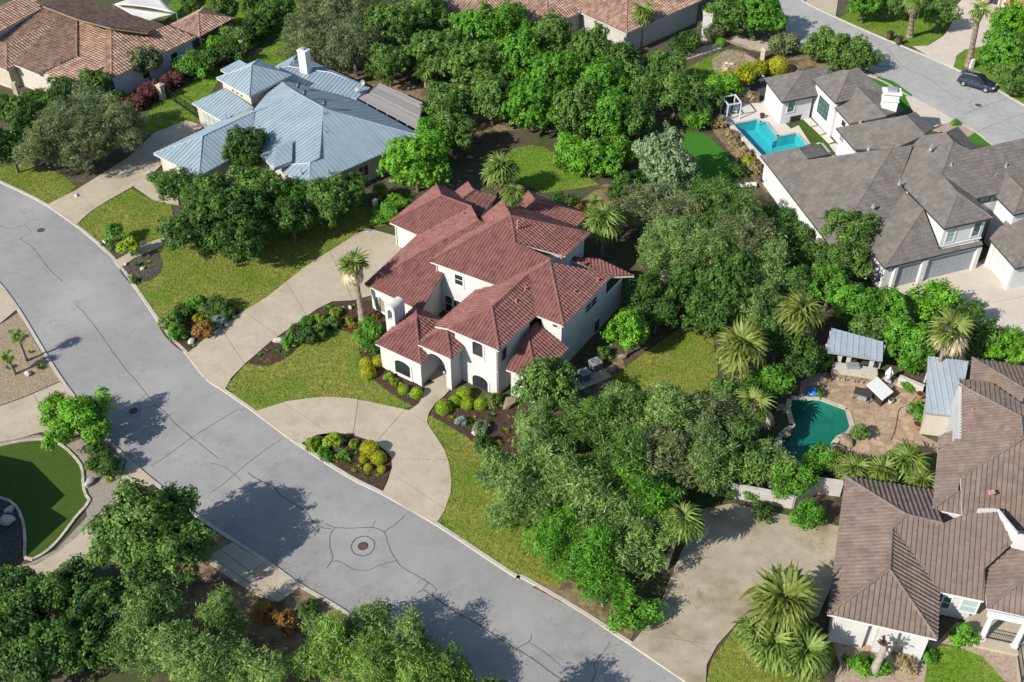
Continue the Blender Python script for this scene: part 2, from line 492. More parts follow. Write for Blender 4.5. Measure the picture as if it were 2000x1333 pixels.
L = {
    'oak': leaf_mat('leaf_oak', (0.0206, 0.0491, 0.0079), (0.1568, 0.2851, 0.0495)),
    'dark': leaf_mat('leaf_dark', (0.0134, 0.0356, 0.0072), (0.0998, 0.2043, 0.0323)),
    'bright': leaf_mat('leaf_bright', (0.0238, 0.0792, 0.0064), (0.1568, 0.3944, 0.0342)),
    'lime': leaf_mat('leaf_lime', (0.0436, 0.1307, 0.0072), (0.2091, 0.4752, 0.0333)),
    'spring': leaf_mat('leaf_spring', (0.0396, 0.0832, 0.0111), (0.2756, 0.4372, 0.0808)),
    'olive': leaf_mat('leaf_olive', (0.0411, 0.0602, 0.0222), (0.2376, 0.2899, 0.1160)),
    'willow': leaf_mat('leaf_willow', (0.0364, 0.0752, 0.0174), (0.2851, 0.4229, 0.1121)),
    'silver': leaf_mat('leaf_silver', (0.0673, 0.1188, 0.0436), (0.2756, 0.3707, 0.1806)),
    'gold': leaf_mat('leaf_gold', (0.1275, 0.1458, 0.0055), (0.4562, 0.4676, 0.0205), noise=2.0),
    'box': leaf_mat('leaf_box', (0.0693, 0.1287, 0.0059), (0.3421, 0.4847, 0.0257), noise=2.0),
    'red': leaf_mat('leaf_red', (0.0547, 0.0200, 0.0200), (0.2509, 0.0970, 0.0855), noise=2.0),
    'tan': leaf_mat('leaf_tan', (0.1458, 0.1093, 0.0502), (0.5018, 0.3877, 0.2053), noise=2.0),
    'rust': leaf_mat('leaf_rust', (0.1093, 0.0547, 0.0136), (0.3877, 0.2166, 0.0513), noise=2.0),
    'palm': leaf_mat('leaf_palm', (0.0506, 0.0966, 0.0147), (0.2218, 0.2923, 0.0605)),
    'palm_gold': leaf_mat('leaf_palm_gold', (0.0638, 0.0938, 0.0120), (0.2106, 0.2574, 0.0484)),
    'palm_dead': leaf_mat('leaf_palm_dead', (0.2783, 0.2151, 0.1265), (0.6696, 0.5573, 0.3758), 0.2),
    'blue': leaf_mat('leaf_blue_green', (0.0644, 0.1188, 0.0891), (0.2994, 0.4277, 0.3421), noise=2.0),
}


# ------------------------------------------------------------------ roofs: corners seen from the drone, heights solved so that every slope is a plane
def solve(pts, faces):
    names = [k for k, v in pts.items() if v[2] is None]
    zi = {k: i for i, k in enumerate(names)}
    nz = len(names)
    x = np.concatenate([np.full(nz, 4.5), np.array([(-1 if 'r' in f[2] else 1) * math.tan(R(f[1])) for f in faces])])
    base = max(v[2] for v in pts.values() if v[2] is not None)
    x[:nz] = base + 1.0

    def pos(k, xx):
        px, py, z = pts[k]
        return G(px, py, xx[zi[k]] if z is None else z)

    def res(xx):
        out = []
        for fi, (ns, pitch, fl) in enumerate(faces):
            p = [pos(k, xx) for k in ns]
            e1, e2 = p[0], p[1]
            d = (e2 - e1)[:2]; ln = np.linalg.norm(d); d = d / ln
            c = np.mean([q[:2] for q in p[2:]], axis=0) - e1[:2]
            nn = np.array([-d[1], d[0]])
            if np.dot(nn, c) < 0: nn = -nn
            s = xx[nz + fi]
            for q in p[2:]:
                t = np.dot(q[:2] - e1[:2], d) / ln
                out.append(q[2] - (e1[2] + (e2[2] - e1[2]) * np.clip(t, -0.5, 1.5)) - s * np.dot(q[:2] - e1[:2], nn))
            out.append(2.0 * (s - (-1 if 'r' in fl else 1) * math.tan(R(pitch))))
            if pts[ns[0]][2] is None or pts[ns[1]][2] is None: out.append(1.0 * (e1[2] - e2[2]))
        for k in names: out.append(0.02 * (xx[zi[k]] - base - 1.2))
        return np.array(out)

    for it in range(12):
        r0 = res(x)
        J = np.empty((len(r0), len(x)))
        for j in range(len(x)):
            xx = x.copy(); xx[j] += 1e-4
            J[:, j] = (res(xx) - r0) / 1e-4
        dx = np.linalg.solve(J.T @ J + 1e-3 * np.eye(len(x)), -J.T @ r0)
        x = x + np.clip(dx, -1.5, 1.5)
        if np.abs(dx).max() < 1e-4: break
    return {k: pos(k, x) for k in pts}, float(np.abs(res(x)).max())


PROF = {   # across one tile: breakpoint, height
    'barrel': ([0, 0.12, 0.3, 0.48, 0.6, 1.0], [0.0, 0.052, 0.078, 0.052, 0.0, -0.004]),
    'bold': ([0, 0.12, 0.3, 0.48, 0.6, 1.0], [0.0, 0.085, 0.12, 0.085, 0.0, -0.01]),
    'roll': ([0, 0.56, 0.64, 0.80, 0.86, 1.0], [0.0, 0.010, 0.10, 0.10, 0.0, 0.0]),
    'flat': ([0, 0.96, 1.0], [0.0, 0.0, -0.008]),
}
STYLE = {  # profile, tile width, course, butt height, cap radius
    'red': ('barrel', 0.33, 0.42, 0.045, 0.13),
    'orange': ('bold', 0.44, 0.50, 0.05, 0.14),
    'brown': ('roll', 0.36, 0.40, 0.024, 0.12),
    'shingle': ('flat', 0.42, 0.42, 0.030, 0.07),
    'seam': (None, 0.52, 0, 0, 0.07),
}
TILE_MESH = {}


def tile_mesh(style, mt, k):
    key = (style, k)
    if key not in TILE_MESH:
        pr, tw, tl, st, _ = STYLE[style]
        xs, hs = PROF[pr]
        mb = MB()
        for i in range(len(xs) - 1):
            a, b, ha, hb = xs[i] * tw, xs[i + 1] * tw, hs[i], hs[i + 1]
            mb.add([(a, 0, ha + st), (b, 0, hb + st), (b, tl, hb), (a, tl, ha), (a, 0, ha - 0.01), (b, 0, hb - 0.01)],
                   [(0, 1, 2, 3), (4, 5, 1, 0)], [0.1, 0.3, 0.45, 0.55, 0.7, 0.95][k])
        me = bpy.data.meshes.new('roof_tile')
        me.from_pydata(mb.v, [], mb.f); me.materials.append(mt)
        at = me.attributes.new('tint', 'FLOAT', 'FACE'); at.data.foreach_set('value', mb.t)
        TILE_MESH[key] = me
    return TILE_MESH[key]


def face_frame(p):
    n = np.zeros(3)
    for i in range(len(p)):
        a, b = p[i], p[(i + 1) % len(p)]
        n += np.cross(a, b)
    n /= np.linalg.norm(n)
    if n[2] < 0: n = -n
    c = np.mean(p, axis=0)
    u = p[1] - p[0]; u = u - n * np.dot(u, n); u /= np.linalg.norm(u)
    v = np.cross(n, u)
    if v[2] < 0: u, v = -u, -v
    o = p[0] - n * np.dot(p[0] - c, n)
    return o, u, v, n, [(float(np.dot(q - o, u)), float(np.dot(q - o, v))) for q in p]


def tile_face(mb, p, style, roof, mt, single, rs):
    pr, tw, tl, st, _ = STYLE[style]
    xs, hs = PROF[pr]
    o, u, v, n, q = face_frame(p)
    o = o + n * 0.012
    us = [a for a, b in q]; vs = [b for a, b in q]
    v_lo = min(vs)
    i0, i1 = math.floor(min(us) / tw) - 1, math.ceil(max(us) / tw) + 1
    nj = math.ceil((max(vs) - v_lo) / tl)
    lift = 0.0
    for j in range(nj):
        va, vb = v_lo + j * tl, v_lo + (j + 1) * tl
        off = (tw * 0.5 * (j % 2) + rs.uniform(-0.05, 0.05)) if style == 'shingle' else 0.0
        for i in range(i0, i1):
            t = rs.random() if rs.random() < 0.85 else rs.choice([0.0, 1.0])
            ua = i * tw + off
            whole = all(inside(q, x, y) for x, y in ((ua, va), (ua + tw, va), (ua, vb), (ua + tw, vb)))
            if style == 'shingle': lift = rs.uniform(0, 0.014)
            if not whole:
                if not clip_rect(q, ua, ua + tw, va, vb): continue
            if whole and single is not None and single[0] > 0:
                single[0] -= 1
                ob = link('roof_tile', tile_mesh(style, mt, rs.randrange(6)), roof)
                m = Matrix(((u[0], v[0], n[0], 0), (u[1], v[1], n[1], 0), (u[2], v[2], n[2], 0), (0, 0, 0, 1)))
                pos = o + u * ua + v * va
                m.translation = Vector(pos)
                ob.matrix_local = m                 # the roof's own space is world metres
                continue
            for k in range(len(xs) - 1):
                a, b = ua + xs[k] * tw, ua + xs[k + 1] * tw
                ha, hb = hs[k] + lift, hs[k + 1] + lift
                if whole:
                    c = [(a, va), (b, va), (b, vb), (a, vb)]
                else:
                    c = clip_rect(q, a, b, va, vb)
                    if len(c) < 3: continue
                hh = lambda x, y: ha + (hb - ha) * (x - a) / (b - a) + st * (1 - (y - va) / tl)
                mb.add([o + u * x + v * y + n * hh(x, y) for x, y in c], [tuple(range(len(c)))], t)
                lo = [(x, y) for x, y in c if y < va + 1e-6]
                if len(lo) >= 2:
                    x0, x1 = min(x for x, y in lo), max(x for x, y in lo)
                    if x1 - x0 > 1e-4:
                        mb.add([o + u * x0 + v * va + n * hh(x0, va), o + u * x1 + v * va + n * hh(x1, va),
                                o + u * x1 + v * va + n * (hh(x1, va) - st - 0.012), o + u * x0 + v * va + n * (hh(x0, va) - st - 0.012)], [(0, 3, 2, 1)], t)


def seam_face(p, style, roof, mt, rs):
    _, tw, _, _, _ = STYLE[style]
    o, u, v, n, q = face_frame(p)
    o = o + n * 0.012
    us = [a for a, b in q]
    i0, i1 = math.floor(min(us) / tw), math.ceil(max(us) / tw)
    for i in range(i0, i1):
        c = clip_rect(q, i * tw, (i + 1) * tw, -99, 99)
        c = [c[k] for k in range(len(c)) if math.dist(c[k], c[k - 1]) > 1e-3] if c else []
        if len(c) < 3: continue
        mb = MB()
        t = rs.random()
        mb.add([o + u * x + v * y for x, y in c], [tuple(range(len(c)))], t)
        sv = [y for x, y in c if abs(x - i * tw) < 1e-4]
        if len(sv) >= 2 and max(sv) - min(sv) > 0.08:
            ya, yb = min(sv), max(sv)
            ww, hh = 0.022, 0.05
            P0 = lambda x, y, z: o + u * (i * tw + x) + v * y + n * z
            mb.add([P0(-ww, ya, 0), P0(ww, ya, 0), P0(ww, ya, hh), P0(-ww, ya, hh), P0(-ww, yb, 0), P0(ww, yb, 0), P0(ww, yb, hh), P0(-ww, yb, hh)],
                   [(0, 1, 2, 3), (7, 6, 5, 4), (1, 5, 6, 2), (3, 2, 6, 7), (0, 3, 7, 4)], t)
        mb.build('roof_panel', mt, roof)


def roof(house, style, pts, faces, mt, fascia, cap_m=None, single=0, single_faces=None, seed=3, nocap=(), drop=0.17):
    pos, err = solve(pts, faces)
    rs = random.Random(seed)
    slab = MB()
    for ns, pitch, fl in faces:
        p = [pos[k] for k in ns]
        o, u, v, n, q = face_frame(p)
        top = [o + u * a + v * b - n * 0.035 for a, b in q]      # laid in the plane of the tiles above
        bot = [x - np.array([0, 0, drop]) for x in top]
        m = len(p)
        tri = tessellate_polygon([[Vector((a, b, 0)) for a, b in q]])
        slab.add(top, [tuple(t) for t in tri], 0.3, 1)
        slab.add(top + bot, [tuple(m + i for i in t)[::-1] for t in tri] + [(i, (i + 1) % m, m + (i + 1) % m, m + i) for i in range(m)])
    rf = slab.build('roof', (fascia, mt), house)
    body = MB()
    left = [single]
    for fi, (ns, pitch, fl) in enumerate(faces):
        p = [pos[k] for k in ns]
        if style == 'seam':
            seam_face(p, style, rf, mt, rs)
        else:
            use = left if (single and single_faces and fi in single_faces) else None
            tile_face(body, p, style, rf, mt, use, rs)
    if body.f:
        body.build('roof_tiles' if style != 'shingle' else 'shingles', mt, rf, 'stuff')
    # hip and ridge caps along every edge two slopes share and bulge over
    edges = {}
    rad = STYLE[style][4]
    for fi, (ns, pitch, fl) in enumerate(faces):
        for i in range(len(ns)):
            edges.setdefault(frozenset((ns[i], ns[(i + 1) % len(ns)])), []).append(fi)
    for e, fl in edges.items():
        if len(fl) < 2 or len(e) < 2 or e in [frozenset(x) for x in nocap]: continue
        a, b = (pos[k] for k in e)
        p0 = [pos[k] for k in faces[fl[0]][0]]
        p1 = [pos[k] for k in faces[fl[1]][0]]
        n0 = face_frame(p0)[3]
        c1 = np.mean(p1, axis=0)
        if np.dot(c1 - a, n0) > -0.02: continue
        ln = np.linalg.norm(b - a)
        cb = MB()
        if style in ('seam', 'shingle'):
            cb.tube([a + [0, 0, 0.02], b + [0, 0, 0.02]], rad, 6, 0.5)
        else:
            k = max(1, round(ln / 0.42))
            lo, hi = (a, b) if a[2] < b[2] else (b, a)
            for i in range(k):
                q0, q1 = lo + (hi - lo) * (i / k), lo + (hi - lo) * (min(1.0, (i + 1.08) / k))
                cb.tube([q0 + [0, 0, 0.035], q1 + [0, 0, 0.03]], [rad * 1.06, rad * 0.86], 7, rs.random())
        cb.build('ridge_cap', cap_m or mt, rf, None if style in ('seam', 'shingle') else 'stuff')

    return pos, rf


def walls(house, poly, z1, mt, z0=-0.05, name='wall'):
    return MB().prism([tuple(p[:2]) for p in poly], z0, z1).build(name, mt, house)


class Wall:                                      # an upright wall line, for windows and doors seen on it
    def __init__(self, a, b):
        self.a, self.b = np.array(a[:2], float), np.array(b[:2], float)
        d = self.b - self.a
        self.d = d / np.linalg.norm(d)
        n = np.array([self.d[1], -self.d[0]])
        if np.dot(n, -self.a) < 0: n = -n
        self.n = n

    def st(self, px, py):
        p = upright(px, py, self.a, self.b)
        return float(np.dot(p[:2] - self.a, self.d)), float(p[2])

    def at(self, s, z, out=0.0):
        p = self.a + self.d * s + self.n * out
        return (p[0], p[1], z)


def rect_part(w_, mb, s0, s1, z0, z1, out0, out1):
    v = [w_.at(s, z, o) for s in (s0, s1) for z in (z0, z1) for o in (out0, out1)]
    mb.add(v, [(0, 1, 3, 2), (4, 6, 7, 5), (0, 4, 5, 1), (2, 3, 7, 6), (0, 2, 6, 4), (1, 5, 7, 3)])


def window(house, w_, lo, hi, frame=M['white'], glass=M['glass'], nx=1, ny=2, arch=0.0, fw=0.09, surround=None, sash=None, name='window'):
    """lo, hi: bearings of the lower left and upper right corner on wall w_"""
    s0, z0 = w_.st(*lo); s1, z1 = w_.st(*hi)
    if s0 > s1: s0, s1 = s1, s0
    if z0 > z1: z0, z1 = z1, z0
    return window_m(house, w_, s0, s1, z0, z1, frame, glass, nx, ny, arch, fw, surround, sash, name)


def window_m(house, w_, s0, s1, z0, z1, frame, glass, nx=1, ny=2, arch=0.0, fw=0.09, surround=None, sash=None, name='window'):
    f = MB()
    K = 10

    def outline(g):                              # arched head when arch > 0
        pts = [(s0 - g, z0 - g), (s1 + g, z0 - g)]
        if arch:
            for k in range(K + 1):
                t = math.pi * k / K
                pts.append(((s0 + s1) / 2 + ((s1 - s0) / 2 + g) * math.cos(t), z1 - arch + (arch + g) * math.sin(t)))
        else:
            pts += [(s1 + g, z1 + g), (s0 - g, z1 + g)]
        return pts
    a, b = outline(0), outline(fw)
    n = len(a)
    vs = [w_.at(s, z, 0.06) for s, z in a] + [w_.at(s, z, 0.06) for s, z in b] + [w_.at(s, z, 0.0) for s, z in a] + [w_.at(s, z, 0.0) for s, z in b]
    fs = []
    for i in range(n):
        j = (i + 1) % n
        fs += [(i, j, n + j, n + i), (2 * n + i, 2 * n + j, j, i), (n + i, n + j, 3 * n + j, 3 * n + i)]
    f.add(vs, fs)
    if surround: rect_part(w_, f, s0 - fw - 0.06, s1 + fw + 0.06, z0 - fw - 0.08, z0 - fw, 0, 0.11)
    wo = f.build(name, surround or frame, house)
    g = MB()
    pts = outline(0.0)
    g.add([w_.at(s, z, 0.012) for s, z in pts], [tuple(t) for t in tessellate_polygon([[Vector((s, z, 0)) for s, z in pts]])])
    g.build('pane', glass, wo)
    if nx > 1 or ny > 1:
        m = MB()
        for i in range(1, nx):
            s = s0 + (s1 - s0) * i / nx
            rect_part(w_, m, s - 0.028, s + 0.028, z0, z1 - (arch * 0.2 if arch else 0), 0.0, 0.035)
        for i in range(1, ny):
            z = z0 + (z1 - z0) * i / ny
            rect_part(w_, m, s0, s1, z - 0.028, z + 0.028, 0.0, 0.034)
        m.build('glazing_bar', sash or frame, wo)
    return wo


def panel_door(house, w_, s0, s1, z0, z1, mt, name='garage_door', rows=4, cols=4, proud=0.03):
    b = MB(); rect_part(w_, b, s0, s1, z0, z1, 0.0, proud)
    d = b.build(name, mt, house)
    for r in range(rows):
        q = MB()
        za, zb = z0 + (z1 - z0) * r / rows + 0.03, z0 + (z1 - z0) * (r + 1) / rows - 0.03
        for c in range(cols):
            sa, sb = s0 + (s1 - s0) * c / cols + 0.05, s0 + (s1 - s0) * (c + 1) / cols - 0.05
            rect_part(w_, q, sa, sb, za, zb, proud, proud + 0.02)
        q.build('door_panel', mt, d)
    return d


def para(a, b, c):                               # fourth corner of the plan parallelogram a-b-(?)-c
    return np.array(b[:2]) + np.array(c[:2]) - np.array(a[:2])


# ------------------------------------------------------------------ ground, road, lawns, drives
POOL_A = [(1433.5, 243.5), (1478.5, 235), (1484, 240.5), (1496, 239), (1518, 268.3), (1555, 261.5), (1576, 284), (1560, 300), (1490, 312)]
POOL_B = [(1546, 781), (1602, 783), (1651, 801), (1660, 833), (1652, 848), (1635, 853), (1624, 866), (1622, 890), (1600, 905), (1565, 905), (1527, 892), (1526, 855), (1552, 833), (1543, 800)]
SPA = [(1589, 286), (1603, 281), (1618, 299), (1606, 305)]
pa, pb, sp = ground_poly(POOL_A), ground_poly(POOL_B), ground_poly(SPA)
sheet('ground', [(-700, -300), (700, -300), (700, 900), (-700, 900)], 0.0, M['soil'], [pa, pb, sp])

KERB_N = [(-60, 330), (-20, 348), (6, 361), (45, 379), (90, 403), (147, 443), (186, 475), (222, 511), (261, 562), (300, 619), (330, 661), (363, 694), (400, 741), (435, 765), (495, 807), (579, 869), (679, 934), (745, 967), (850, 1027), (1000, 1126), (1020, 1132), (1120, 1190), (1230, 1261), (1338, 1334), (1420, 1390)]
KERB_S = [(-60, 490), (-20, 533), (0, 552), (39, 604), (90, 688), (123, 740), (156, 785), (207, 848), (249, 893), (309, 944), (402, 1016), (510, 1086), (588, 1141), (655, 1180), (760, 1250), (900, 1352), (980, 1410)]
kn, ks = smooth_line([G(*p)[:2] for p in KERB_N], n=4), smooth_line([G(*p)[:2] for p in KERB_S], n=4)
road = sheet('road', kn + ks[::-1], 0.008, M['asphalt'])
FAR_N = [(1500, -30), (1545, -10), (1575, 8), (1628, 34), (1700, 66), (1762, 92), (1810, 112), (1862, 135), (1925, 165), (2000, 208), (2080, 250)]
FAR_S = [(1500, -2), (1528, 20), (1560, 90), (1712, 153), (1780, 190), (1862, 234), (1908, 258), (1942, 284), (2010, 322), (2080, 365)]
fn, fs_ = smooth_line([G(*p)[:2] for p in FAR_N], n=4), smooth_line([G(*p)[:2] for p in FAR_S], n=4)
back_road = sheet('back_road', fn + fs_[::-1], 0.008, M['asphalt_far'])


def kerb(line, side, mt=M['kerb'], h=0.10, wd=0.32, name='kerb'):
    mb = MB()
    n = len(line)
    off = []
    for i in range(n):
        d = line[min(i + 1, n - 1)] - line[max(i - 1, 0)]
        d = d / np.linalg.norm(d)
        off.append(np.array([-d[1], d[0]]) * side)
    pr = [(0, 0.0), (0.03, h), (wd, h), (wd, 0.0)]
    vs = []
    for i in range(n):
        for a, z in pr:
            q = line[i] + off[i] * a
            vs.append((q[0], q[1], z))
    fs = [(i * 4 + k, i * 4 + k + 1, i * 4 + k + 5, i * 4 + k + 4) for i in range(n - 1) for k in range(3)]
    mb.add(vs, fs)
    o = mb.build(name, mt)
    o['kind'] = 'structure'
    return o


kerb(kn, 1); kerb(ks, -1)
kerb(fn, 1, h=0.1); kerb(fs_, -1, h=0.1)


def slabs(name, poly, z, mt, cuts=(), thick=0.11, edge=None):
    """a paved area cut into poured panels along survey lines; each panel is a part of its own"""
    pieces = [[tuple(p) for p in poly]]
    gap = 0.02
    for c in cuts:
        a, b = G(*c[0])[:2], G(*c[1])[:2]
        d = (b - a) / np.linalg.norm(b - a)
        nn = np.array([-d[1], d[0]])
        out = []
        for p in pieces:
            l, r = clip_half(p, a + nn * gap, nn), clip_half(p, a - nn * gap, -nn)
            out += [q for q in (l, r) if len(q) >= 3]
        pieces = out
    root = sheet(name, poly, z - 0.03, M['crack'] if cuts else mt, skirt=0.08)
    for p in pieces:
        sheet('concrete_panel', [np.array(q) for q in p], z, mt, skirt=thick, parent=root)
    return root


LAYER = [0]
LAWNS = []


def lawn(px, mt='lawn', z=0.03, smooth=False, name='lawn'):
    LAYER[0] += 1
    z += 0.0045 * (LAYER[0] % 9)
    if name == 'lawn' and mt in ('lawn', 'lawn_green'): LAWNS.append((ground_poly(px, smooth), z, mt))
    return sheet(name, ground_poly(px, smooth), z, M[mt], skirt=0.03)


def bed(px, mt='mulch', z=0.075, smooth=True, name='garden_bed'):
    LAYER[0] += 1
    z += 0.0045 * (LAYER[0] % 5)
    return sheet(name, ground_poly(px, smooth), z, M[mt], skirt=0.04)


# lawns on the house side of the street
lawn([(-40, 342), (7, 358), (48, 377), (92, 401), (128, 385), (150, 365), (120, 340), (60, 322), (10, 325)])
lawn([(149, 442), (160, 430), (180, 413), (215, 391), (257, 369), (285, 386), (335, 400), (340, 430), (334, 462), (300, 478), (255, 488), (222, 505), (188, 473)])
lawn([(236, 525), (262, 505), (300, 490), (335, 472), (345, 440), (400, 420), (460, 440), (560, 440), (640, 412), (720, 405), (765, 420), (762, 440), (715, 447), (600, 520), (520, 583), (440, 632), (380, 680), (365, 692), (330, 659), (301, 617), (262, 561)])
lawn([(441, 757), (478, 714), (530, 690), (600, 650), (640, 640), (705, 655), (720, 730), (775, 770), (806, 795), (780, 801), (720, 787), (640, 778), (560, 786), (496, 806)])
lawn([(836, 812), (868, 828), (905, 850), (950, 885), (1010, 920), (1080, 990), (1100, 1080), (1095, 1150), (1020, 1128), (1000, 1122), (920, 1070), (852, 1025), (868, 1000), (882, 945), (874, 893), (850, 850), (834, 826)])
lawn([(1000, 292), (1040, 284), (1062, 288), (1110, 320), (1170, 362), (1110, 372), (1060, 378), (1000, 350), (960, 330)], 'lawn_green')
lawn([(1180, 790), (1200, 735), (1260, 690), (1330, 640), (1390, 650), (1402, 720), (1400, 770), (1330, 810), (1260, 830)])
lawn([(1332, 262), (1372, 262), (1398, 280), (1425, 310), (1432, 345), (1420, 372), (1385, 375), (1350, 340), (1335, 300)], 'turf', smooth=True)
lawn([(1379, 1334), (1390, 1290), (1440, 1220), (1500, 1185), (1600, 1230), (1640, 1270), (1600, 1334), (1560, 1400), (1379, 1400)])
lawn([(265, 262), (300, 205), (335, 190), (395, 240), (365, 236), (300, 263)], 'lawn_green')
lawn([(330, 186), (420, 135), (500, 110), (560, 60), (640, 60), (640, 110), (560, 125), (440, 140), (420, 170), (385, 225)], 'lawn_green')
lawn([(300, 30), (340, 0), (620, -20), (560, 60), (470, 105), (430, 60), (350, 45)], 'lawn_green')
lawn([(20, 240), (55, 225), (90, 240), (60, 262), (25, 262)], 'lawn_green')
lawn([(1330, 140), (1400, 105), (1450, 90), (1460, 140), (1400, 160), (1395, 190), (1370, 200), (1340, 190)], 'lawn_green')
# across the back street
lawn([(1640, 36), (1660, 22), (1700, 26), (1760, 30), (1790, 18), (1860, 40), (1842, 70), (1812, 90), (1782, 92), (1700, 62)], 'lawn_green')
lawn([(1862, 133), (1866, 110), (1885, 98), (1920, 92), (1950, 80), (2060, 70), (2080, 245), (2000, 203), (1925, 161)], 'lawn_green')
lawn([(1715, 150), (1745, 160), (1781, 186), (1780, 205), (1765, 222), (1730, 200), (1700, 165)], 'turf')
lawn([(1900, 262), (1925, 270), (1942, 284), (1925, 285), (1880, 275)], 'turf')
lawn([(1835, 1262), (1870, 1266), (1920, 1285), (1965, 1334), (1990, 1400), (1800, 1400), (1808, 1320), (1818, 1275)], 'lawn_green', smooth=True)

# poured concrete: drives and walks
slabs('driveway', ground_poly([(92, 402), (150, 372), (250, 310), (300, 262), (365, 236), (398, 248), (350, 285), (310, 330), (285, 352), (262, 365), (215, 391), (180, 413), (160, 430), (149, 443)]), 0.105, M['concrete'], [((146, 372), (180, 405)), ((250, 305), (290, 340))])
slabs('garden_path', ground_poly([(262, 366), (285, 350), (300, 358), (318, 378), (348, 388), (350, 402), (335, 400), (300, 392)]), 0.110, M['concrete'])
slabs('garden_path', ground_poly([(223, 512), (262, 490), (300, 472), (333, 463), (335, 473), (300, 490), (262, 506), (236, 525)]), 0.105, M['concrete'])
DRIVE = [(364, 694), (380, 680), (440, 632), (520, 583), (600, 520), (715, 447), (775, 463), (790, 480), (770, 505), (745, 530), (740, 575), (690, 588), (650, 590), (620, 605), (590, 626), (530, 668), (480, 711), (452, 740), (438, 765), (400, 741)]
slabs('driveway', ground_poly(DRIVE), 0.105, M['concrete'], [((430, 640), (478, 713)), ((480, 612), (545, 660)), ((560, 553), (600, 620)), ((645, 493), (690, 588))])
CIRC = [(496, 806), (530, 795), (560, 786), (600, 780), (640, 777), (680, 779), (720, 786), (760, 795), (800, 803), (818, 790), (826, 775), (831, 757), (870, 740), (885, 755), (868, 775), (850, 790), (838, 808), (834, 826), (842, 840), (854, 858), (868, 880), (877, 905), (882, 940), (880, 965), (868, 1000), (851, 1026), (800, 997), (746, 966), (758, 940), (766, 915), (764, 893), (748, 877), (722, 862), (690, 851), (655, 846), (620, 851), (588, 868), (579, 868), (540, 840)]
slabs('driveway', ground_poly(CIRC), 0.105, M['concrete'], [((556, 790), (640, 845)), ((790, 803), (738, 862)), ((796, 803), (834, 830)), ((770, 898), (876, 900)), ((700, 782), (690, 850))])
slabs('driveway', ground_poly([(1232, 1260), (1262, 1225), (1290, 1180), (1330, 1080), (1375, 995), (1430, 985), (1500, 1000), (1640, 1030), (1635, 1120), (1600, 1200), (1500, 1190), (1440, 1218), (1400, 1262), (1380, 1300), (1377, 1360), (1340, 1334)]), 0.105, M['concrete_stained'], [((1345, 1255), (1382, 1275)), ((1250, 1240), (1400, 1262))])
slabs('driveway', ground_poly([(-40, 575), (0, 556), (36, 604), (0, 634), (-40, 655)]), 0.105, M['concrete'])
slabs('driveway', ground_poly([(-40, 805), (0, 796), (50, 778), (118, 748), (153, 786), (200, 845), (160, 850), (120, 843), (80, 846), (30, 860), (-40, 870)]), 0.105, M['concrete'], [((66, 772), (82, 800))])
slabs('driveway', ground_poly([(250, 896), (307, 944), (260, 965), (215, 1010), (192, 1050), (188, 1110), (130, 1150), (-40, 1160), (-40, 1122), (20, 1112), (70, 1105), (115, 1080), (150, 1050), (190, 1010), (225, 975)]), 0.105, M['concrete'])
slabs('driveway', ground_poly([(1570, -20), (1640, -20), (1632, 32), (1600, 20), (1576, 8)]), 0.105, M['concrete'])
slabs('driveway', ground_poly([(1783, 92), (1812, 91), (1842, 72), (1860, 45), (1850, 30), (1880, 0), (1970, 10), (1960, 50), (1940, 75), (1920, 92), (1885, 98), (1868, 110), (1862, 133), (1822, 116)]), 0.105, M['concrete_pale'])
slabs('driveway', ground_poly([(1768, 190), (1782, 190), (1862, 234), (1860, 240), (1835, 246), (1818, 252), (1790, 232)]), 0.105, M['concrete_pale'])
slabs('driveway', ground_poly([(1730, 560), (1800, 545), (1900, 520), (1935, 500), (1975, 545), (2060, 600), (2060, 700), (1950, 660), (1880, 620), (1800, 590)]), 0.105, M['concrete_pale'], [((1790, 548), (1960, 640)), ((1900, 600), (2060, 570))])
slabs('side_path', ground_poly([(1336, 108), (1375, 92), (1400, 88), (1410, 96), (1360, 112), (1338, 120)]), 0.105, M['concrete'])
slabs('driveway', ground_poly([(1412, 78), (1436, 72), (1470, 78), (1500, 85), (1505, 100), (1480, 102), (1440, 92)]), 0.105, M['concrete'])
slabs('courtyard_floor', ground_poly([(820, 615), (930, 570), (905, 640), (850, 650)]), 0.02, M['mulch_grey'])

# planting beds
bed([(482, 708), (505, 690), (540, 662), (590, 628), (620, 606), (650, 592), (690, 588), (725, 590), (745, 612), (740, 640), (710, 655), (695, 655), (668, 646), (640, 646), (612, 655), (590, 672), (570, 692), (540, 710), (512, 716)])
bed([(700, 655), (745, 640), (770, 700), (800, 740), (826, 760), (828, 778), (812, 793), (795, 790), (765, 770), (735, 748), (712, 725), (702, 690)], smooth=False)
bed([(588, 868), (605, 856), (640, 848), (680, 849), (720, 860), (750, 877), (765, 895), (765, 918), (755, 942), (745, 963), (690, 938), (640, 905)], smooth=False)
bed([(846, 800), (875, 775), (900, 770), (985, 790), (1010, 790), (1060, 800), (1120, 850), (1100, 900), (1020, 925), (950, 885), (905, 850), (868, 826), (848, 815)], smooth=False)
bed([(317, 650), (330, 620), (370, 590), (420, 583), (455, 598), (470, 620), (440, 640), (400, 668), (366, 692)])
bed([(188, 474), (215, 468), (250, 462), (275, 470), (290, 478), (262, 490), (222, 511)], 'mulch_grey', smooth=False)
bed([(234, 524), (262, 506), (300, 492), (315, 505), (316, 525), (300, 545), (262, 556), (248, 548)], 'mulch_grey')
bed([(276, 355), (300, 342), (345, 370), (350, 386), (318, 376), (300, 358)], 'mulch_grey', smooth=False)
lawn([(1040, 1148), (1090, 1120), (1180, 1170), (1240, 1235), (1228, 1258), (1120, 1190)], 'dry', name='dry_verge', z=0.045)
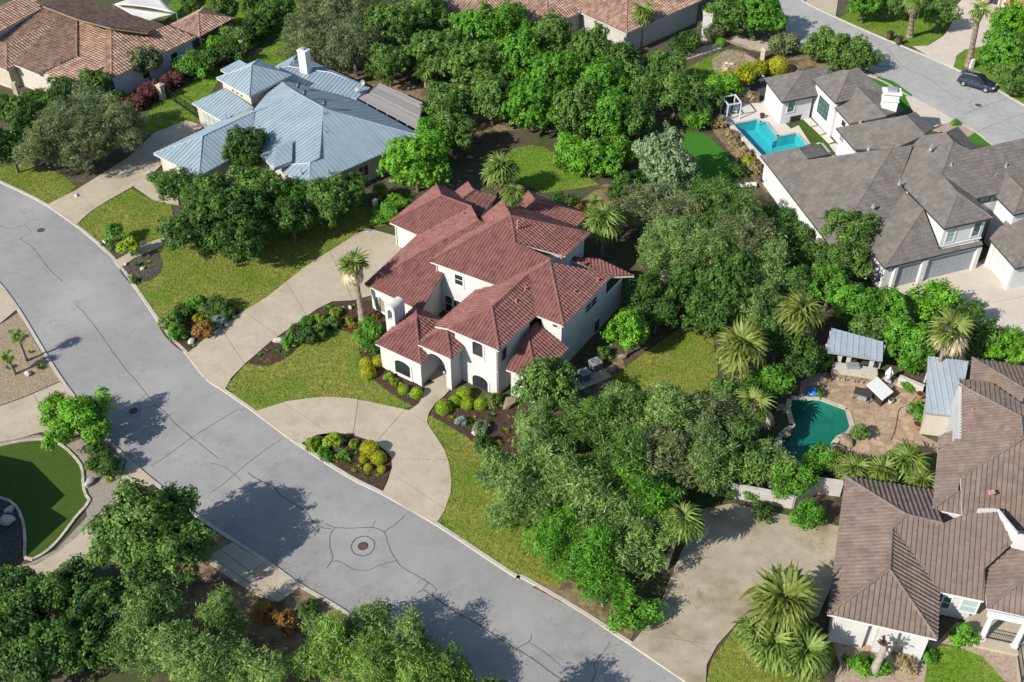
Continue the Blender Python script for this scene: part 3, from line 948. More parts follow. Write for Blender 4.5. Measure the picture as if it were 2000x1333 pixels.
lawn([(1130, 395), (1180, 360), (1250, 370), (1260, 400), (1190, 420)], 'dry', name='bare_ground')
lawn([(790, 160), (860, 190), (900, 230), (1040, 210), (1060, 250), (930, 262), (840, 215), (770, 190), (690, 160), (640, 130), (700, 120)], 'dry', name='bare_ground')
lawn([(1180, 720), (1215, 700), (1240, 760), (1200, 830), (1130, 860), (1100, 810)], 'dry', name='bare_ground')
lawn([(1380, 240), (1420, 240), (1520, 350), (1500, 380), (1450, 330)], 'dry', name='bare_ground')
lawn([(1390, 118), (1420, 98), (1450, 100), (1480, 120), (1460, 150), (1395, 145)], 'gravel_pink', name='gravel_bed')
lawn([(1500, 130), (1600, 95), (1720, 150), (1650, 135), (1530, 170)], 'dry', name='bare_ground')
lawn([(1820, 256), (1862, 236), (1905, 260), (1880, 275), (1845, 262)], 'gravel_pink', name='gravel_bed')
# gravel yard, turf and gravel rings south of the street
lawn([(-40, 655), (0, 635), (36, 612), (75, 680), (118, 745), (50, 775), (0, 793), (-40, 800)], 'gravel', name='gravel_bed', z=0.04)
lawn([(60, 1100), (110, 1075), (170, 1010), (165, 960), (150, 900), (130, 870), (165, 855), (205, 850), (246, 895), (225, 972), (188, 1008), (150, 1048), (115, 1080), (66, 1104), (10, 1112)], 'gravel_grey', name='gravel_bed', z=0.04)
lawn([(-40, 862), (30, 858), (75, 850), (110, 862), (130, 880), (-40, 890)], 'gravel_grey', name='gravel_bed', z=0.04)
TURF = [(-40, 884), (0, 873), (40, 864), (85, 860), (115, 868), (142, 890), (160, 915), (163, 945), (166, 965), (175, 982), (150, 1010), (120, 1050), (90, 1080), (52, 1096), (50, 1060), (48, 1030), (38, 1000), (20, 980), (0, 974), (-40, 960)]
lawn(TURF, 'turf_dark', z=0.06, name='artificial_turf')
lawn([(-40, 964), (0, 977), (22, 985), (38, 1005), (46, 1035), (42, 1085), (0, 1110), (-40, 1112)], 'mulch_grey', name='garden_bed', z=0.03)
lawn([(400, 1030), (440, 1050), (588, 1142), (655, 1182), (760, 1252), (900, 1352), (500, 1420), (300, 1250), (350, 1090)], 'dry', name='bare_ground', z=0.02)
slabs('garden_path', ground_poly([(420, 1080), (455, 1062), (500, 1090), (560, 1125), (592, 1145), (545, 1178), (500, 1165), (440, 1125), (405, 1100)]), 0.105, M['concrete'], [((430, 1075), (545, 1160)), ((415, 1090), (530, 1170)), ((470, 1140), (520, 1095))])
# gravel and planting at the house in the south-east corner
lawn([(1625, 1250), (1700, 1230), (1830, 1255), (1838, 1258), (1815, 1275), (1805, 1334), (1780, 1400), (1610, 1400), (1640, 1300)], 'gravel_pink', name='gravel_bed', z=0.036)
lawn([(1830, 1255), (1870, 1215), (1900, 1240), (1985, 1275), (1990, 1400), (1965, 1334), (1920, 1284), (1870, 1264), (1838, 1258)], 'gravel_pink', name='gravel_bed', z=0.036)
slabs('side_path', ground_poly([(1984, 1262), (2060, 1275), (2060, 1420), (1988, 1400)]), 0.105, M['concrete'])


# turf edging of pale blocks
def edging(px, mt, name, wd=0.22, h=0.16, label=None, cat='edging'):
    pts = [np.array([*G(*p)[:2]]) for p in px]
    line = smooth_line(pts, n=5)
    root = thing(name, label, cat, (line[0][0], line[0][1], 0))
    acc, seg = 0.0, [line[0]]
    for i in range(1, len(line)):
        seg.append(line[i]); acc += np.linalg.norm(line[i] - line[i - 1])
        if acc > 0.62 or i == len(line) - 1:
            a, b = seg[0], seg[-1]
            d = (b - a) / np.linalg.norm(b - a)
            m = MB().box(((a[0] + b[0]) / 2, (a[1] + b[1]) / 2, h / 2 + random.uniform(-.012, .012)), (np.linalg.norm(b - a) - 0.02, wd * random.uniform(.9, 1.08), h), math.atan2(d[1], d[0]) + random.uniform(-.03, .03), random.random())
            m.build('stone_block', mt, root)
            acc, seg = 0.0, [line[i]]
    return root


edging(TURF[1:16], M['limestone'], 'stone_edging', label='pale stone block edging around the outer rim of the artificial turf', cat='edging')
edging(TURF[15:] + [(-40, 960)], M['limestone'], 'stone_edging', label='pale stone block edging between artificial turf and dark bed', cat='edging')


# sealed cracks and joints in the street
def crack(px, parent, wd=0.07, wob=0.025, mt=M['crack'], z=0.014):
    pts = smooth_line([G(*p)[:2] for p in px], n=5)
    rs = random.Random(int(px[0][0] * 7 + px[0][1]))
    q = [p + np.array([rs.uniform(-wob, wob), rs.uniform(-wob, wob)]) for p in pts]
    vs = []
    for i, p in enumerate(q):
        d = q[min(i + 1, len(q) - 1)] - q[max(i - 1, 0)]
        d = d / (np.linalg.norm(d) + 1e-9)
        n = np.array([-d[1], d[0]]) * wd * rs.uniform(.26, .40)
        vs += [(p[0] + n[0], p[1] + n[1], z), (p[0] - n[0], p[1] - n[1], z)]
    mb = MB(); mb.add(vs, [(2 * i, 2 * i + 1, 2 * i + 3, 2 * i + 2) for i in range(len(q) - 1)])
    me = bpy.data.meshes.new('crack_seal'); me.from_pydata(mb.v, [], mb.f)
    o = link('crack_seal', me, parent, mt); world_child(o)


for c, wd in [
    ([(0, 440), (15, 447), (30, 445), (48, 440), (60, 430), (78, 430)], .07), ([(48, 440), (60, 453), (45, 463), (38, 468)], .07),
    ([(38, 466), (65, 485), (85, 512), (100, 530), (120, 548), (121, 551)], .09), ([(150, 598), (165, 612), (190, 645), (215, 680), (240, 715), (262, 740), (292, 777)], .09),
    ([(284, 771), (272, 785), (274, 800), (270, 815), (245, 810)], .07), ([(300, 790), (325, 808), (340, 826), (375, 855), (400, 875), (428, 897)], .10),
    ([(295, 911), (330, 888), (375, 855), (420, 827), (466, 799)], .09), ([(410, 963), (440, 943), (480, 908), (520, 878), (548, 860)], .09),
    ([(410, 904), (440, 914), (452, 922), (472, 940)], .07), ([(485, 923), (500, 935), (535, 952), (545, 965), (575, 985), (600, 1003), (612, 1020), (632, 1032), (648, 1032)], .12),
    ([(636, 1023), (655, 1031), (690, 1032), (727, 1031), (750, 1040), (757, 1060), (765, 1080), (775, 1095), (785, 1107), (835, 1137), (850, 1148), (853, 1155)], .10),
    ([(727, 1031), (733, 1018)], .08), ([(750, 1040), (775, 1022), (792, 1006)], .10), ([(654, 1032), (645, 1045), (645, 1070), (650, 1090), (638, 1110)], .10),
    ([(647, 1097), (665, 1098), (690, 1112), (715, 1115), (740, 1105), (774, 1095)], .08), ([(836, 1137), (828, 1150), (815, 1158)], .09),
    ([(828, 1153), (860, 1175), (890, 1196), (940, 1224), (1000, 1263), (1040, 1287), (1105, 1334)], .13), ([(940, 1224), (946, 1205)], .08), ([(1008, 1267), (1033, 1254), (1038, 1240)], .09),
    ([(1033, 1255), (1060, 1272), (1095, 1300)], .08), ([(1192, 1254), (1175, 1280), (1160, 1298), (1163, 1315), (1155, 1334)], .08),
    ([(205, 790), (215, 775), (238, 770)], .05)]: crack(c, road, wd)
for cx_, cy_, r_ in ((709, 1067, 0.93),):
    c = G(cx_, cy_)
    pts = [(c[0] + r_ * math.cos(t) * random.uniform(.95, 1.06), c[1] + r_ * math.sin(t) * random.uniform(.95, 1.06)) for t in np.linspace(0, 2 * math.pi, 15)]
    pts[-1] = pts[0]
    vs = []
    for p in pts:
        d = np.array(p) - c[:2]; d = d / np.linalg.norm(d) * 0.045
        vs += [(p[0] + d[0], p[1] + d[1], 0.014), (p[0] - d[0], p[1] - d[1], 0.014)]
    me = bpy.data.meshes.new('crack_seal'); me.from_pydata(vs, [], [(2 * i, 2 * i + 1, 2 * i + 3, 2 * i + 2) for i in range(14)])
    world_child(link('crack_seal', me, road, M['crack']))
for c, wd in [([(1670, 65), (1720, 85), (1765, 130), (1810, 152), (1850, 180), (1880, 195)], .08), ([(1640, 108), (1700, 128), (1765, 130)], .07), ([(1880, 225), (1930, 205), (1970, 192)], .09), ([(1900, 262), (1950, 240), (2000, 222)], .09),
              ([(1700, 150), (1740, 120), (1790, 105)], .06), ([(1963, 236), (2000, 262)], .06), ([(1893, 203), (1900, 196), (1915, 197), (1930, 207), (1925, 217), (1905, 215), (1893, 203)], .06)]: crack(c, back_road, wd)

# manhole covers
MANHOLES = [(709, 1067, 'round rusty manhole cover ringed by a sealed crack'), (261, 803, 'brown manhole cover in the shade of the lime green street tree'),
            (80, 450, 'dark manhole cover on the street bend by the top left lawn'), (1911, 206, 'dark manhole cover on the back street near the parked car')]
for x, y, lb in MANHOLES:
    c = G(x, y)
    t = thing('manhole_cover', lb, 'manhole', (c[0], c[1], 0.008), 'manhole covers in the streets')
    mb = MB(); mb.tube([(0, 0, 0), (0, 0, 0.012)], [0.40, 0.40], 24); mb.build('frame', M['iron'], t, local=True)
    mb = MB(); mb.tube([(0, 0, 0.012), (0, 0, 0.022)], [0.355, 0.35], 24)
    for k in range(-4, 5):
        hw = math.sqrt(max(0, .32 ** 2 - (k * .07) ** 2))
        mb.box((0, k * .07, 0.025), (hw * 2, 0.022, 0.008))
    mb.build('lid', M['rust'], t, local=True)

# pools: basin below the ground, water just under the coping
def pool(name, label, poly, depth, plaster, water, wl=-0.10, coping=M['tile_coping'], cw=0.32, step=None, steps_m=None):
    root = thing(name, label, 'swimming pool', (poly[0][0], poly[0][1], 0))
    ar = sum(poly[i][0] * poly[(i + 1) % len(poly)][1] - poly[(i + 1) % len(poly)][0] * poly[i][1] for i in range(len(poly)))
    if ar < 0: poly = poly[::-1]
    n = len(poly)
    mb = MB()
    vs = [(p[0], p[1], 0.0) for p in poly] + [(p[0], p[1], -depth) for p in poly]
    mb.add(vs, [(i, (i + 1) % n, n + (i + 1) % n, n + i) for i in range(n)] + [tuple(n + i for i in t) for t in tessellate_polygon([[Vector((*p, 0)) for p in poly]])])
    mb.build('basin', plaster, root)
    for i in range(n):
        a, b = np.array(poly[i]), np.array(poly[(i + 1) % n])
        d = (b - a) / np.linalg.norm(b - a); o = np.array([d[1], -d[0]])
        k = max(1, int(np.linalg.norm(b - a) / 0.6))
        for j in range(k):
            p, q = a + (b - a) * j / k, a + (b - a) * (j + 1) / k
            c = (p + q) / 2 + o * (cw / 2 - 0.04)
            MB().box((c[0], c[1], 0.05), (np.linalg.norm(q - p) - 0.012, cw, 0.07), math.atan2(d[1], d[0]), random.random()).build('coping_stone', coping, root)
    if step:
        for (q, z) in step:
            MB().prism([tuple(p) for p in q], -depth + 0.01, z).build('pool_step', steps_m, root)
    sheet('water', inset(poly, 0.004), wl, water, parent=root)
    return root


pool('swimming_pool', 'turquoise L-shaped swimming pool on the pale terrace of the grey-roofed house', pa, 1.3, M['plaster_turq'], M['water'],
     step=[(ground_poly([(1484, 240.8), (1495.8, 239.4), (1517.4, 268.6), (1510.5, 272)]), -0.42)], steps_m=M['plaster_turq'])
pool('hot_tub', 'small square pale blue spa sunk beside the stepping slabs', sp, 0.5, M['plaster_turq'], M['water'])
stp = ground_poly([(1640, 798), (1658, 804), (1663, 832), (1653, 846), (1640, 848)]); stp2 = ground_poly([(1630, 795), (1642, 798), (1643, 848), (1632, 852)])
pool('swimming_pool', 'dark green angular pool with a stepped end on the flagstone patio', pb, 1.6, M['plaster_green'], M['water_green'], coping=M['limestone'], cw=0.45,
     step=[(stp, -0.35), (stp2, -0.7)], steps_m=M['plaster_green'])

# pool terrace with panel joints, and stepping slabs
deck = [(1416, 243), (1412, 225), (1450, 205), (1495, 196), (1530, 238), (1545, 252), (1560, 245), (1630, 305), (1600, 320), (1500, 318), (1470, 305)]
dk = ground_poly(deck)
dk_o = sheet('pool_terrace', dk, 0.015, M['concrete_pool'], [pa, sp])
MB().prism(ground_poly([(1408, 232), (1414, 229), (1500, 322), (1494, 326)]), -0.05, 0.35).build('retaining_wall', M['concrete_pool'])['kind'] = 'structure'
lawn([(1555, 238), (1590, 228), (1645, 296), (1610, 312), (1595, 300)], 'turf_dark', z=0.03, name='lawn')
for q in ([(1568, 234), (1581, 230), (1596, 245), (1583, 249)], [(1585, 250), (1598, 246.5), (1612, 261), (1601, 265)], [(1602, 266), (1615, 263), (1629, 278), (1618, 282)], [(1619, 284), (1632, 280.5), (1643, 292), (1630, 299)]):
    o = MB().prism(ground_poly(q), 0.0, 0.07).build('stepping_slab', M['concrete_pool'])
    tag(o, 'square pale stepping slab in the dark turf strip: ' + {1568: 'the one nearest the planter box', 1585: 'second from the planter box', 1602: 'third from the planter box', 1619: 'the one beside the spa'}[q[0][0]], 'paving slab', 'stepping slabs beside the white wall')
sheet('side_yard', ground_poly([(1450, 205), (1440, 185), (1480, 160), (1500, 160), (1500, 195)]), 0.012, M['mulch_grey'])

# flagstone patio: irregular stones with recessed joints
pat = ground_poly([(1560, 775), (1565, 745), (1600, 728), (1660, 735), (1720, 730), (1775, 740), (1800, 755), (1812, 800), (1800, 850), (1840, 870), (1830, 885), (1760, 890), (1720, 895), (1650, 885), (1640, 850), (1664, 835), (1655, 798), (1604, 778)])
patio = sheet('patio', pat, 0.012, M['grout'], [])
xs = [p[0] for p in pat]; ys = [p[1] for p in pat]
rs = random.Random(5)
cell = 0.72
pts = {}
ni, nj = int((max(xs) - min(xs)) / cell) + 3, int((max(ys) - min(ys)) / cell) + 3
for i in range(ni + 1):
    for j in range(nj + 1):
        pts[i, j] = (min(xs) + (i - 1 + 0.5 * (j % 2)) * cell + rs.uniform(-.26, .26), min(ys) + (j - 1) * cell + rs.uniform(-.24, .24))
for i in range(ni):
    for j in range(nj):
        q = [pts[i, j], pts[i + 1, j], pts[i + 1, j + 1], pts[i, j + 1]]
        c = np.mean(q, axis=0)
        if not inside(pat, *c) or not all(inside(pat, *p) for p in q) or any(inside(pb, *p) for p in q): continue
        q = [tuple(c + (np.array(p) - c) * 0.955) for p in q]
        z = 0.032 + rs.uniform(0, .014)
        mb = MB()
        mb.add([(p[0], p[1], z) for p in q] + [(p[0], p[1], 0.005) for p in q], [(0, 1, 2, 3), (0, 4, 5, 1), (1, 5, 6, 2), (2, 6, 7, 3), (3, 7, 4, 0)], rs.random())
        mb.build('flagstone', M['flag'], patio)


# ------------------------------------------------------------------ houses
HB = {}


def off2(p, d, k):
    return np.array(p[:2]) + np.array(d) * k


def gable(house, a, b, za, zb, mt=M['stucco'], z0=0.0, th=0.12, name='wall'):
    """upright wall whose top slopes from za to zb"""
    a, b = np.array(a[:2]), np.array(b[:2])
    d = (b - a) / np.linalg.norm(b - a); n = np.array([-d[1], d[0]]) * th
    mb = MB()
    vs = [(a[0], a[1], z0), (b[0], b[1], z0), (b[0], b[1], zb), (a[0], a[1], za)]
    vs += [(x + n[0], y + n[1], z) for x, y, z in vs]
    mb.add(vs, [(0, 1, 2, 3), (7, 6, 5, 4), (0, 4, 5, 1), (1, 5, 6, 2), (2, 6, 7, 3), (3, 7, 4, 0)])
    return mb.build(name, mt, house)


def vent_pipe(rf, px, py, z, h=0.45, r=0.075, mt=M['vent'], name='vent_pipe'):
    c = G(px, py, z)
    mb = MB(); mb.tube([c - [0, 0, .25], c + [0, 0, h]], r, 8); mb.tube([c - [0, 0, .25], c + [0, 0, .06]], [r * 2.2, r * 1.4], 8)
    return mb.build(name, mt, rf)


# ---- 1. the red-tiled stucco house in the middle
c0 = G(900, 650)
H1 = thing('stucco_house', 'large white stucco house with red clay tile hip roofs and an arched porch', 'house', (c0[0], c0[1], 0))
P1 = {
    'a1': (760.5, 434.5, 3.0), 'a2': (815.3, 459.3, 3.0), 'a3': (862.5, 383, None), 'a4': (852.7, 361, 3.0), 'a5': (889.5, 376, 3.0), 'a6': (921.7, 405.2, None), 'a7': (936, 431.5, None),
    'm1': (713, 556, 3.0), 'm2': (823, 608, 3.0), 'm3': (868.5, 531.5, None), 'm4': (953, 438, None),
    'u1': (840, 511, 5.7), 'uq': (969.7, 558, 5.7), 'u3': (997.5, 423, None), 'u5': (1006, 474, None), 'u6': (1079, 506, None), 'u8': (982, 391, 5.7), 'r1': (1104.5, 500.5, 5.7), 'r2': (1152, 456.5, 5.7),
    'ar': (1031, 537, None), 'bt': (1068, 516, None), 'aa': (961, 602, None), 'al0': (876, 643, 5.7), 'ae': (974.5, 685, 5.7), 'bf': (1046.5, 616, 5.7), 'ga': (849, 637, None), 'gb': (928.5, 567, None),
    'b0': (1074, 513, None), 'b1': (1100.5, 637, 5.7), 'b2': (1197, 537, 5.7), 
}
F1 = [(('a1', 'a2', 'a6', 'a3'), 24, ''), (('a1', 'a4', 'a3'), 24, ''), (('a4', 'a5', 'a6', 'a3'), 24, ''),
      (('m1', 'm2', 'm3', 'm4', 'a7'), 24, ''), (('m1', 'a2', 'a6', 'a7'), 24, ''),
      (('u1', 'uq', 'u6', 'u5', 'u3'), 24, ''), (('u1', 'u8', 'u3'), 24, ''), (('u8', 'r2', 'u3'), 24, ''), (('r1', 'r2', 'u3', 'u5'), 24, ''),
      (('ga', 'gb', 'uq', 'u6', 'bt', 'ar', 'aa', 'al0'), 24, ''), (('al0', 'ae', 'aa'), 24, ''), (('ae', 'bf', 'ar', 'aa'), 24, ''),
      (('bf', 'b1', 'b0', 'bt', 'ar'), 24, ''), (('b1', 'b2', 'b0'), 24, '')]
p1, r1f = roof(H1, 'red', P1, F1, M['tile_red'], M['trim'])
P1b = {'c1': (888.7, 376, 3.0), 'c2': (914.2, 355, 3.0), 'c3': (925.5, 373, None), 'c4': (898.5, 393, None), 'c5': (940, 420, 3.0), 'c6': (970, 384, 3.0)}
pb1, _ = roof(H1, 'red', P1b, [(('c1', 'c2', 'c3', 'c4'), 24, ''), (('c5', 'c6', 'c3', 'c4'), 24, '')], M['tile_red'], M['trim'])
P1c = {'d1': (1005.5, 397.5, 4.2), 'd2': (1031.7, 375, 4.2), 'd3': (1049, 395.5, None), 'd4': (1022, 419, None), 'e3': (1124.7, 444.7, 4.2), 'e4': (1149.5, 420, 4.2)}
pc1, _ = roof(H1, 'red', P1c, [(('d1', 'd2', 'd3', 'd4'), 24, ''), (('e3', 'e4', 'd3', 'd4'), 20, ''), (('d2', 'e4', 'd3'), 24, '')], M['tile_red'], M['trim'])
P1d = {'p0': (872.5, 641, None), 'p1': (815.5, 672.5, 4.1), 'p2': (881, 701.5, 4.1), 'p3': (906, 677.5, 4.1), 'p4': (893, 655, None), 'q1': (838, 651.5, 4.1), 'q2': (862, 634, None)}
pd1, _ = roof(H1, 'red', P1d, [(('p1', 'p2', 'p0'), 24, ''), (('p2', 'p3', 'p4', 'p0'), 24, ''), (('p1', 'q1', 'q2', 'p0'), 24, '')], M['tile_red'], M['trim'])
P1e = {'w1': (732.5, 671, 3.0), 'w2': (822.5, 712.5, 3.0), 'w0': (813, 627, None), 'w5': (811, 600, 3.0), 'w6': (893, 637, 3.0), 'w7': (815, 618, None)}
pe1, _ = roof(H1, 'red', P1e, [(('w1', 'w5', 'w7', 'w0'), 24, ''), (('w1', 'w2', 'w0'), 24, ''), (('w2', 'w6', 'w7', 'w0'), 24, ''), (('w5', 'w6', 'w7'), 24, '')], M['tile_red'], M['trim'])
P1f = {'g1': (988, 722, 3.1), 'g2': (1048, 743, 3.1), 'g3': (1110, 682, 3.1), 'gh': (1030, 650, None), 'gi': (1047, 629, None)}
pf1, _ = roof(H1, 'red', P1f, [(('g1', 'g2', 'gh'), 24, ''), (('g2', 'g3', 'gi', 'gh'), 24, '')], M['tile_red'], M['trim'])
OV = 0.38
st = M['stucco']
wl1 = inset([p1['a1'], p1['a2'], para(p1['a1'], p1['a2'], p1['a4']), p1['a4']], OV); walls(H1, wl1, 2.85, st)
wm1 = inset([p1['m1'], p1['m2'], para(p1['m1'], p1['m2'], p1['a2']), p1['a2']], OV); walls(H1, wm1, 2.85, st)
wu1 = inset([p1['u1'], p1['uq'], p1['r1'], p1['r2'], p1['u8']], OV); walls(H1, wu1, 5.55, st)
wa1 = inset([p1['al0'], p1['ae'], p1['bf'], para(p1['ae'], p1['bf'], p1['al0'])], OV); walls(H1, wa1, 5.55, st)
wb1 = inset([para(p1['b1'], p1['b2'], p1['bf']), p1['bf'], p1['b1'], p1['b2']], OV); walls(H1, wb1, 5.55, st)
P1g = {'l1': (1188, 541, 3.5), 'l2': (1239, 539, 3.5), 'l3': (1172, 507, None), 'l4': (1100, 500, None)}
pg1, _ = roof(H1, 'red', P1g, [(('l1', 'l2', 'l3', 'l4'), 14, '')], M['tile_red'], M['trim'])
wc1 = inset([pc1['d1'], pc1['e3'], pc1['e4'], pc1['d2']], OV); walls(H1, wc1, 4.05, st)
walls(H1, inset([pb1['c1'], pb1['c5'], pb1['c6'], pb1['c2']], OV), 2.85, st)
ww1 = inset([pe1['w1'], pe1['w2'], pe1['w6'], pe1['w5']], 0.3); walls(H1, ww1, 2.86, st)
g3x = para(pf1['g2'], pf1['g3'], pf1['g1'])
wg1 = inset([pf1['g1'], pf1['g2'], pf1['g3'], g3x], 0.3); walls(H1, wg1, 2.95, st)
# low lean-to along the court wall under the long left slope
walls(H1, inset([p1['ga'], p1['gb'], p1['uq'], p1['al0']], 0.3), min(p1['ga'][2], p1['gb'][2]) - 0.2, st)


def side(poly, a, b):                            # the wall of an inset polygon nearest to the eave a-b
    best = None
    m = (np.array(a[:2]) + np.array(b[:2])) / 2
    for i in range(len(poly)):
        p, q = poly[i], poly[(i + 1) % len(poly)]
        d = np.linalg.norm((p + q) / 2 - m)
        if best is None or d < best[0]: best = (d, p, q)
    return Wall(best[1], best[2])


S_front = side(ww1, pe1['w1'], pe1['w2'])


def win3(house, w_, bl, br, top, **k):           # bearings of the lower corners and of the head
    s0, z0 = w_.st(*bl); s1, z1 = w_.st(*br); _, zt = w_.st(*top)
    if s0 > s1: s0, s1 = s1, s0
    return window_m(house, w_, s0, s1, (z0 + z1) / 2, zt, k.pop('frame', M['white']), k.pop('glass', M['glass']), **k)


tr = M['white']
win3(H1, S_front, (773.3, 725), (803, 740), (786, 706), nx=2, ny=1, arch=0.45, fw=0.17, surround=tr, sash=M['dark_trim'])
WA = side(wa1, p1['al0'], p1['ae']); WAr = side(wa1, p1['ae'], p1['bf'])
win3(H1, WA, (923.7, 690), (943.7, 700.5), (927, 666), nx=1, ny=1, arch=0.2, fw=0.15, surround=tr)
win3(H1, WA, (923.7, 752.5), (953.7, 764), (934, 733), nx=2, ny=1, arch=0.5, fw=0.17, surround=tr, sash=M['dark_trim'])
win3(H1, WAr, (978.5, 708.5), (989.3, 697.5), (978, 685.5), nx=1, ny=1, fw=0.05, frame=M['trim'])
m = MB(); rect_part(WA, m, -0.02, np.linalg.norm(WA.b - WA.a) + 0.02, 2.78, 2.92, 0.0, 0.05); m.build('band_course', st, H1)
win3(H1, side(wg1, pf1['g1'], pf1['g2']), (1011, 751.5), (1020.5, 755.5), (1012, 741), nx=1, ny=1, fw=0.1)
WB = side(wb1, p1['b1'], p1['b2'])
win3(H1, WB, (1143.7, 613), (1164.5, 591), (1143.5, 600), nx=2, ny=2, fw=0.07, frame=M['trim'], sash=M['trim'])
win3(H1, WB, (1159.5, 653), (1169.5, 643), (1159, 632), nx=1, ny=1, fw=0.05, frame=M['trim'], glass=M['glass_teal'], name='shuttered_window')
e1_, e2_ = (WB.a, WB.b) if WB.b[1] > WB.a[1] else (WB.b, WB.a)
ed_ = (e2_ - e1_) / np.linalg.norm(e2_ - e1_)
gable(H1, e2_, e2_ + ed_ * 3.2, 3.3, 3.3, st)
WBf = side(wb1, p1['bf'], p1['b1'])
s_, z_ = WBf.st(1085, 636.5)
m = MB()
ov = [(s_ + 0.42 * math.cos(t), z_ + 0.24 * math.sin(t)) for t in np.linspace(0, 2 * math.pi, 17)[:-1]]
iv = [(s_ + 0.30 * math.cos(t), z_ + 0.14 * math.sin(t)) for t in np.linspace(0, 2 * math.pi, 17)[:-1]]
m.add([WBf.at(a, b, .06) for a, b in ov] + [WBf.at(a, b, .06) for a, b in iv] + [WBf.at(a, b, 0) for a, b in ov], [(i, (i + 1) % 16, 16 + (i + 1) % 16, 16 + i) for i in range(16)] + [(i, (i + 1) % 16, 32 + (i + 1) % 16, 32 + i) for i in range(16)])
ovw = m.build('oval_window', tr, H1)
m = MB(); m.add([WBf.at(a, b, .015) for a, b in iv], [tuple(range(16))]); m.build('pane', M['glass'], ovw)
WU = side(wu1, p1['u1'], p1['uq'])
win3(H1, WU, (889.5, 553), (904.5, 560), (889, 535), nx=1, ny=2, fw=0.13, surround=tr)
for a, b in (((869.5, 576), (883, 583.5)), ((887, 585), (900, 591))):
    s0, zt = WU.st(*a); s1, _ = WU.st(*b)
    window_m(H1, WU, s0, s1, 0.15, zt, M['white'], M['glass'], 1, 2, fw=0.08, name='patio_door')
WM = side(wm1, p1['m1'], p1['m2'])
win3(H1, WM, (735.5, 603), (753.7, 612.5), (742, 580.5), nx=2, ny=1, arch=0.5, fw=0.15, surround=tr, glass=M['curtain'], sash=M['dark_trim'])
# gable wall under the right edge of the left wing
i_ = lambda k: np.array(p1[k][:2])
dm = (i_('m3') - i_('m2')); dm = dm / np.linalg.norm(dm)
fm = (i_('m1') - i_('m2')); fm = fm / np.linalg.norm(fm)
sl_ = (p1['m3'][2] - p1['m2'][2]) / np.linalg.norm(i_('m3') - i_('m2'))
ga_, gb_ = i_('m2') + fm * 0.35 + dm * 0.4, i_('m3') + fm * 0.35
gable(H1, ga_, gb_, 2.8 + sl_ * 0.4, p1['m3'][2] - 0.2, st)
WL = side(wl1, p1['a1'], p1['a2'])
s0, _ = WL.st(786, 486); panel_door(H1, WL, 0.95 if WL.d[0] > 0 else np.linalg.norm(WL.b - WL.a) - 4.2, 4.0 if WL.d[0] > 0 else np.linalg.norm(WL.b - WL.a) - 0.95, 0.05, 2.35, M['white'])
# downpipes
for k, z in ((WU.at(0.12, 0, .06), 5.5), (WL.at(0.2, 0, .06), 2.8), (WA.at(np.linalg.norm(WA.b - WA.a) - .1, 0, .06), 5.5)):
    MB().tube([(k[0], k[1], 0.1), (k[0], k[1], z)], 0.05, 6).build('downpipe', M['trim'], H1)
# arched porch: front wall with an arch cut in it, side wall, floor and door
pp = inset([pd1['p1'], pd1['p2'], pd1['p3'], para(pd1['p2'], pd1['p3'], pd1['p1'])], 0.32)
WP = side(pp, pd1['p1'], pd1['p2'])
if WP.d[0] < 0: WP = Wall(WP.b, WP.a)
LP = np.linalg.norm(WP.b - WP.a)
sa, sb, zs = LP - 2.75, LP - 0.55, 2.35
K = 14
arch = [(sb + (sa - sb) * 0.5 + (sb - sa) / 2 * math.cos(t), zs + 1.12 * math.sin(t)) for t in np.linspace(0, math.pi, K + 1)]
outl = [(sb, 0)] + arch + [(sa, 0), (0, 0), (0, 3.95), (LP, 3.95), (LP, 0)]
m = MB()
n_ = len(outl)
fr_ = [WP.at(s, z, 0) for s, z in outl]; bk_ = [WP.at(s, z, -0.4) for s, z in outl]
tri = tessellate_polygon([[Vector((s, z, 0)) for s, z in outl]])
m.add(fr_ + bk_, [tuple(t) for t in tri] + [tuple(n_ + i for i in t)[::-1] for t in tri] + [(i, (i + 1) % n_, n_ + (i + 1) % n_, n_ + i) for i in range(n_)])
m.build('arched_wall', st, H1)
m = MB()
tr_o = [(sb + (sa - sb) * 0.5 + ((sb - sa) / 2 + .16) * math.cos(t), zs + 1.28 * math.sin(t)) for t in np.linspace(0, math.pi, K + 1)]
a_, b_ = arch, tr_o
m.add([WP.at(s, z, .05) for s, z in a_] + [WP.at(s, z, .05) for s, z in b_] + [WP.at(s, z, 0) for s, z in b_] + [WP.at(s, z, -.02) for s, z in a_],
      [(i, i + 1, K + 2 + i, K + 1 + i) for i in range(K)] + [(K + 1 + i, K + 2 + i, 2 * K + 3 + i, 2 * K + 2 + i) for i in range(K)] + [(3 * K + 3 + i, 3 * K + 4 + i, i + 1, i) for i in range(K)])
m.build('arch_trim', tr, H1)
e_ = WP.at(LP - 0.03, 0, -0.42); g_ = np.array(e_[:2]) - WP.n * 2.1
gable(H1, e_, g_, 3.9, 3.9, st, th=0.3)
sheet('porch_floor', [np.array(WP.at(s, 0, o)[:2]) for s, o in ((0.2, .02), (LP, .02), (LP, -4.2), (0.2, -4.2))], 0.13, M['concrete'], parent=H1)
dpos = WP.at(sb - 1.5, 0, -3.6)
dw = Wall(np.array(WP.at(sa, 0, -3.2)[:2]), np.array(WP.at(sb, 0, -3.2)[:2]))
gable(H1, dw.a - dw.d, dw.b + dw.d, 3.8, 3.8, st, th=-0.2)
window_m(H1, dw, 0.4, 1.7, 0.15, 2.7, M['wood_dark'], M['glass'], 2, 1, arch=0.6, fw=0.14, name='front_door')
l_ = WP.at(sb - 0.12, 0, 0.12)
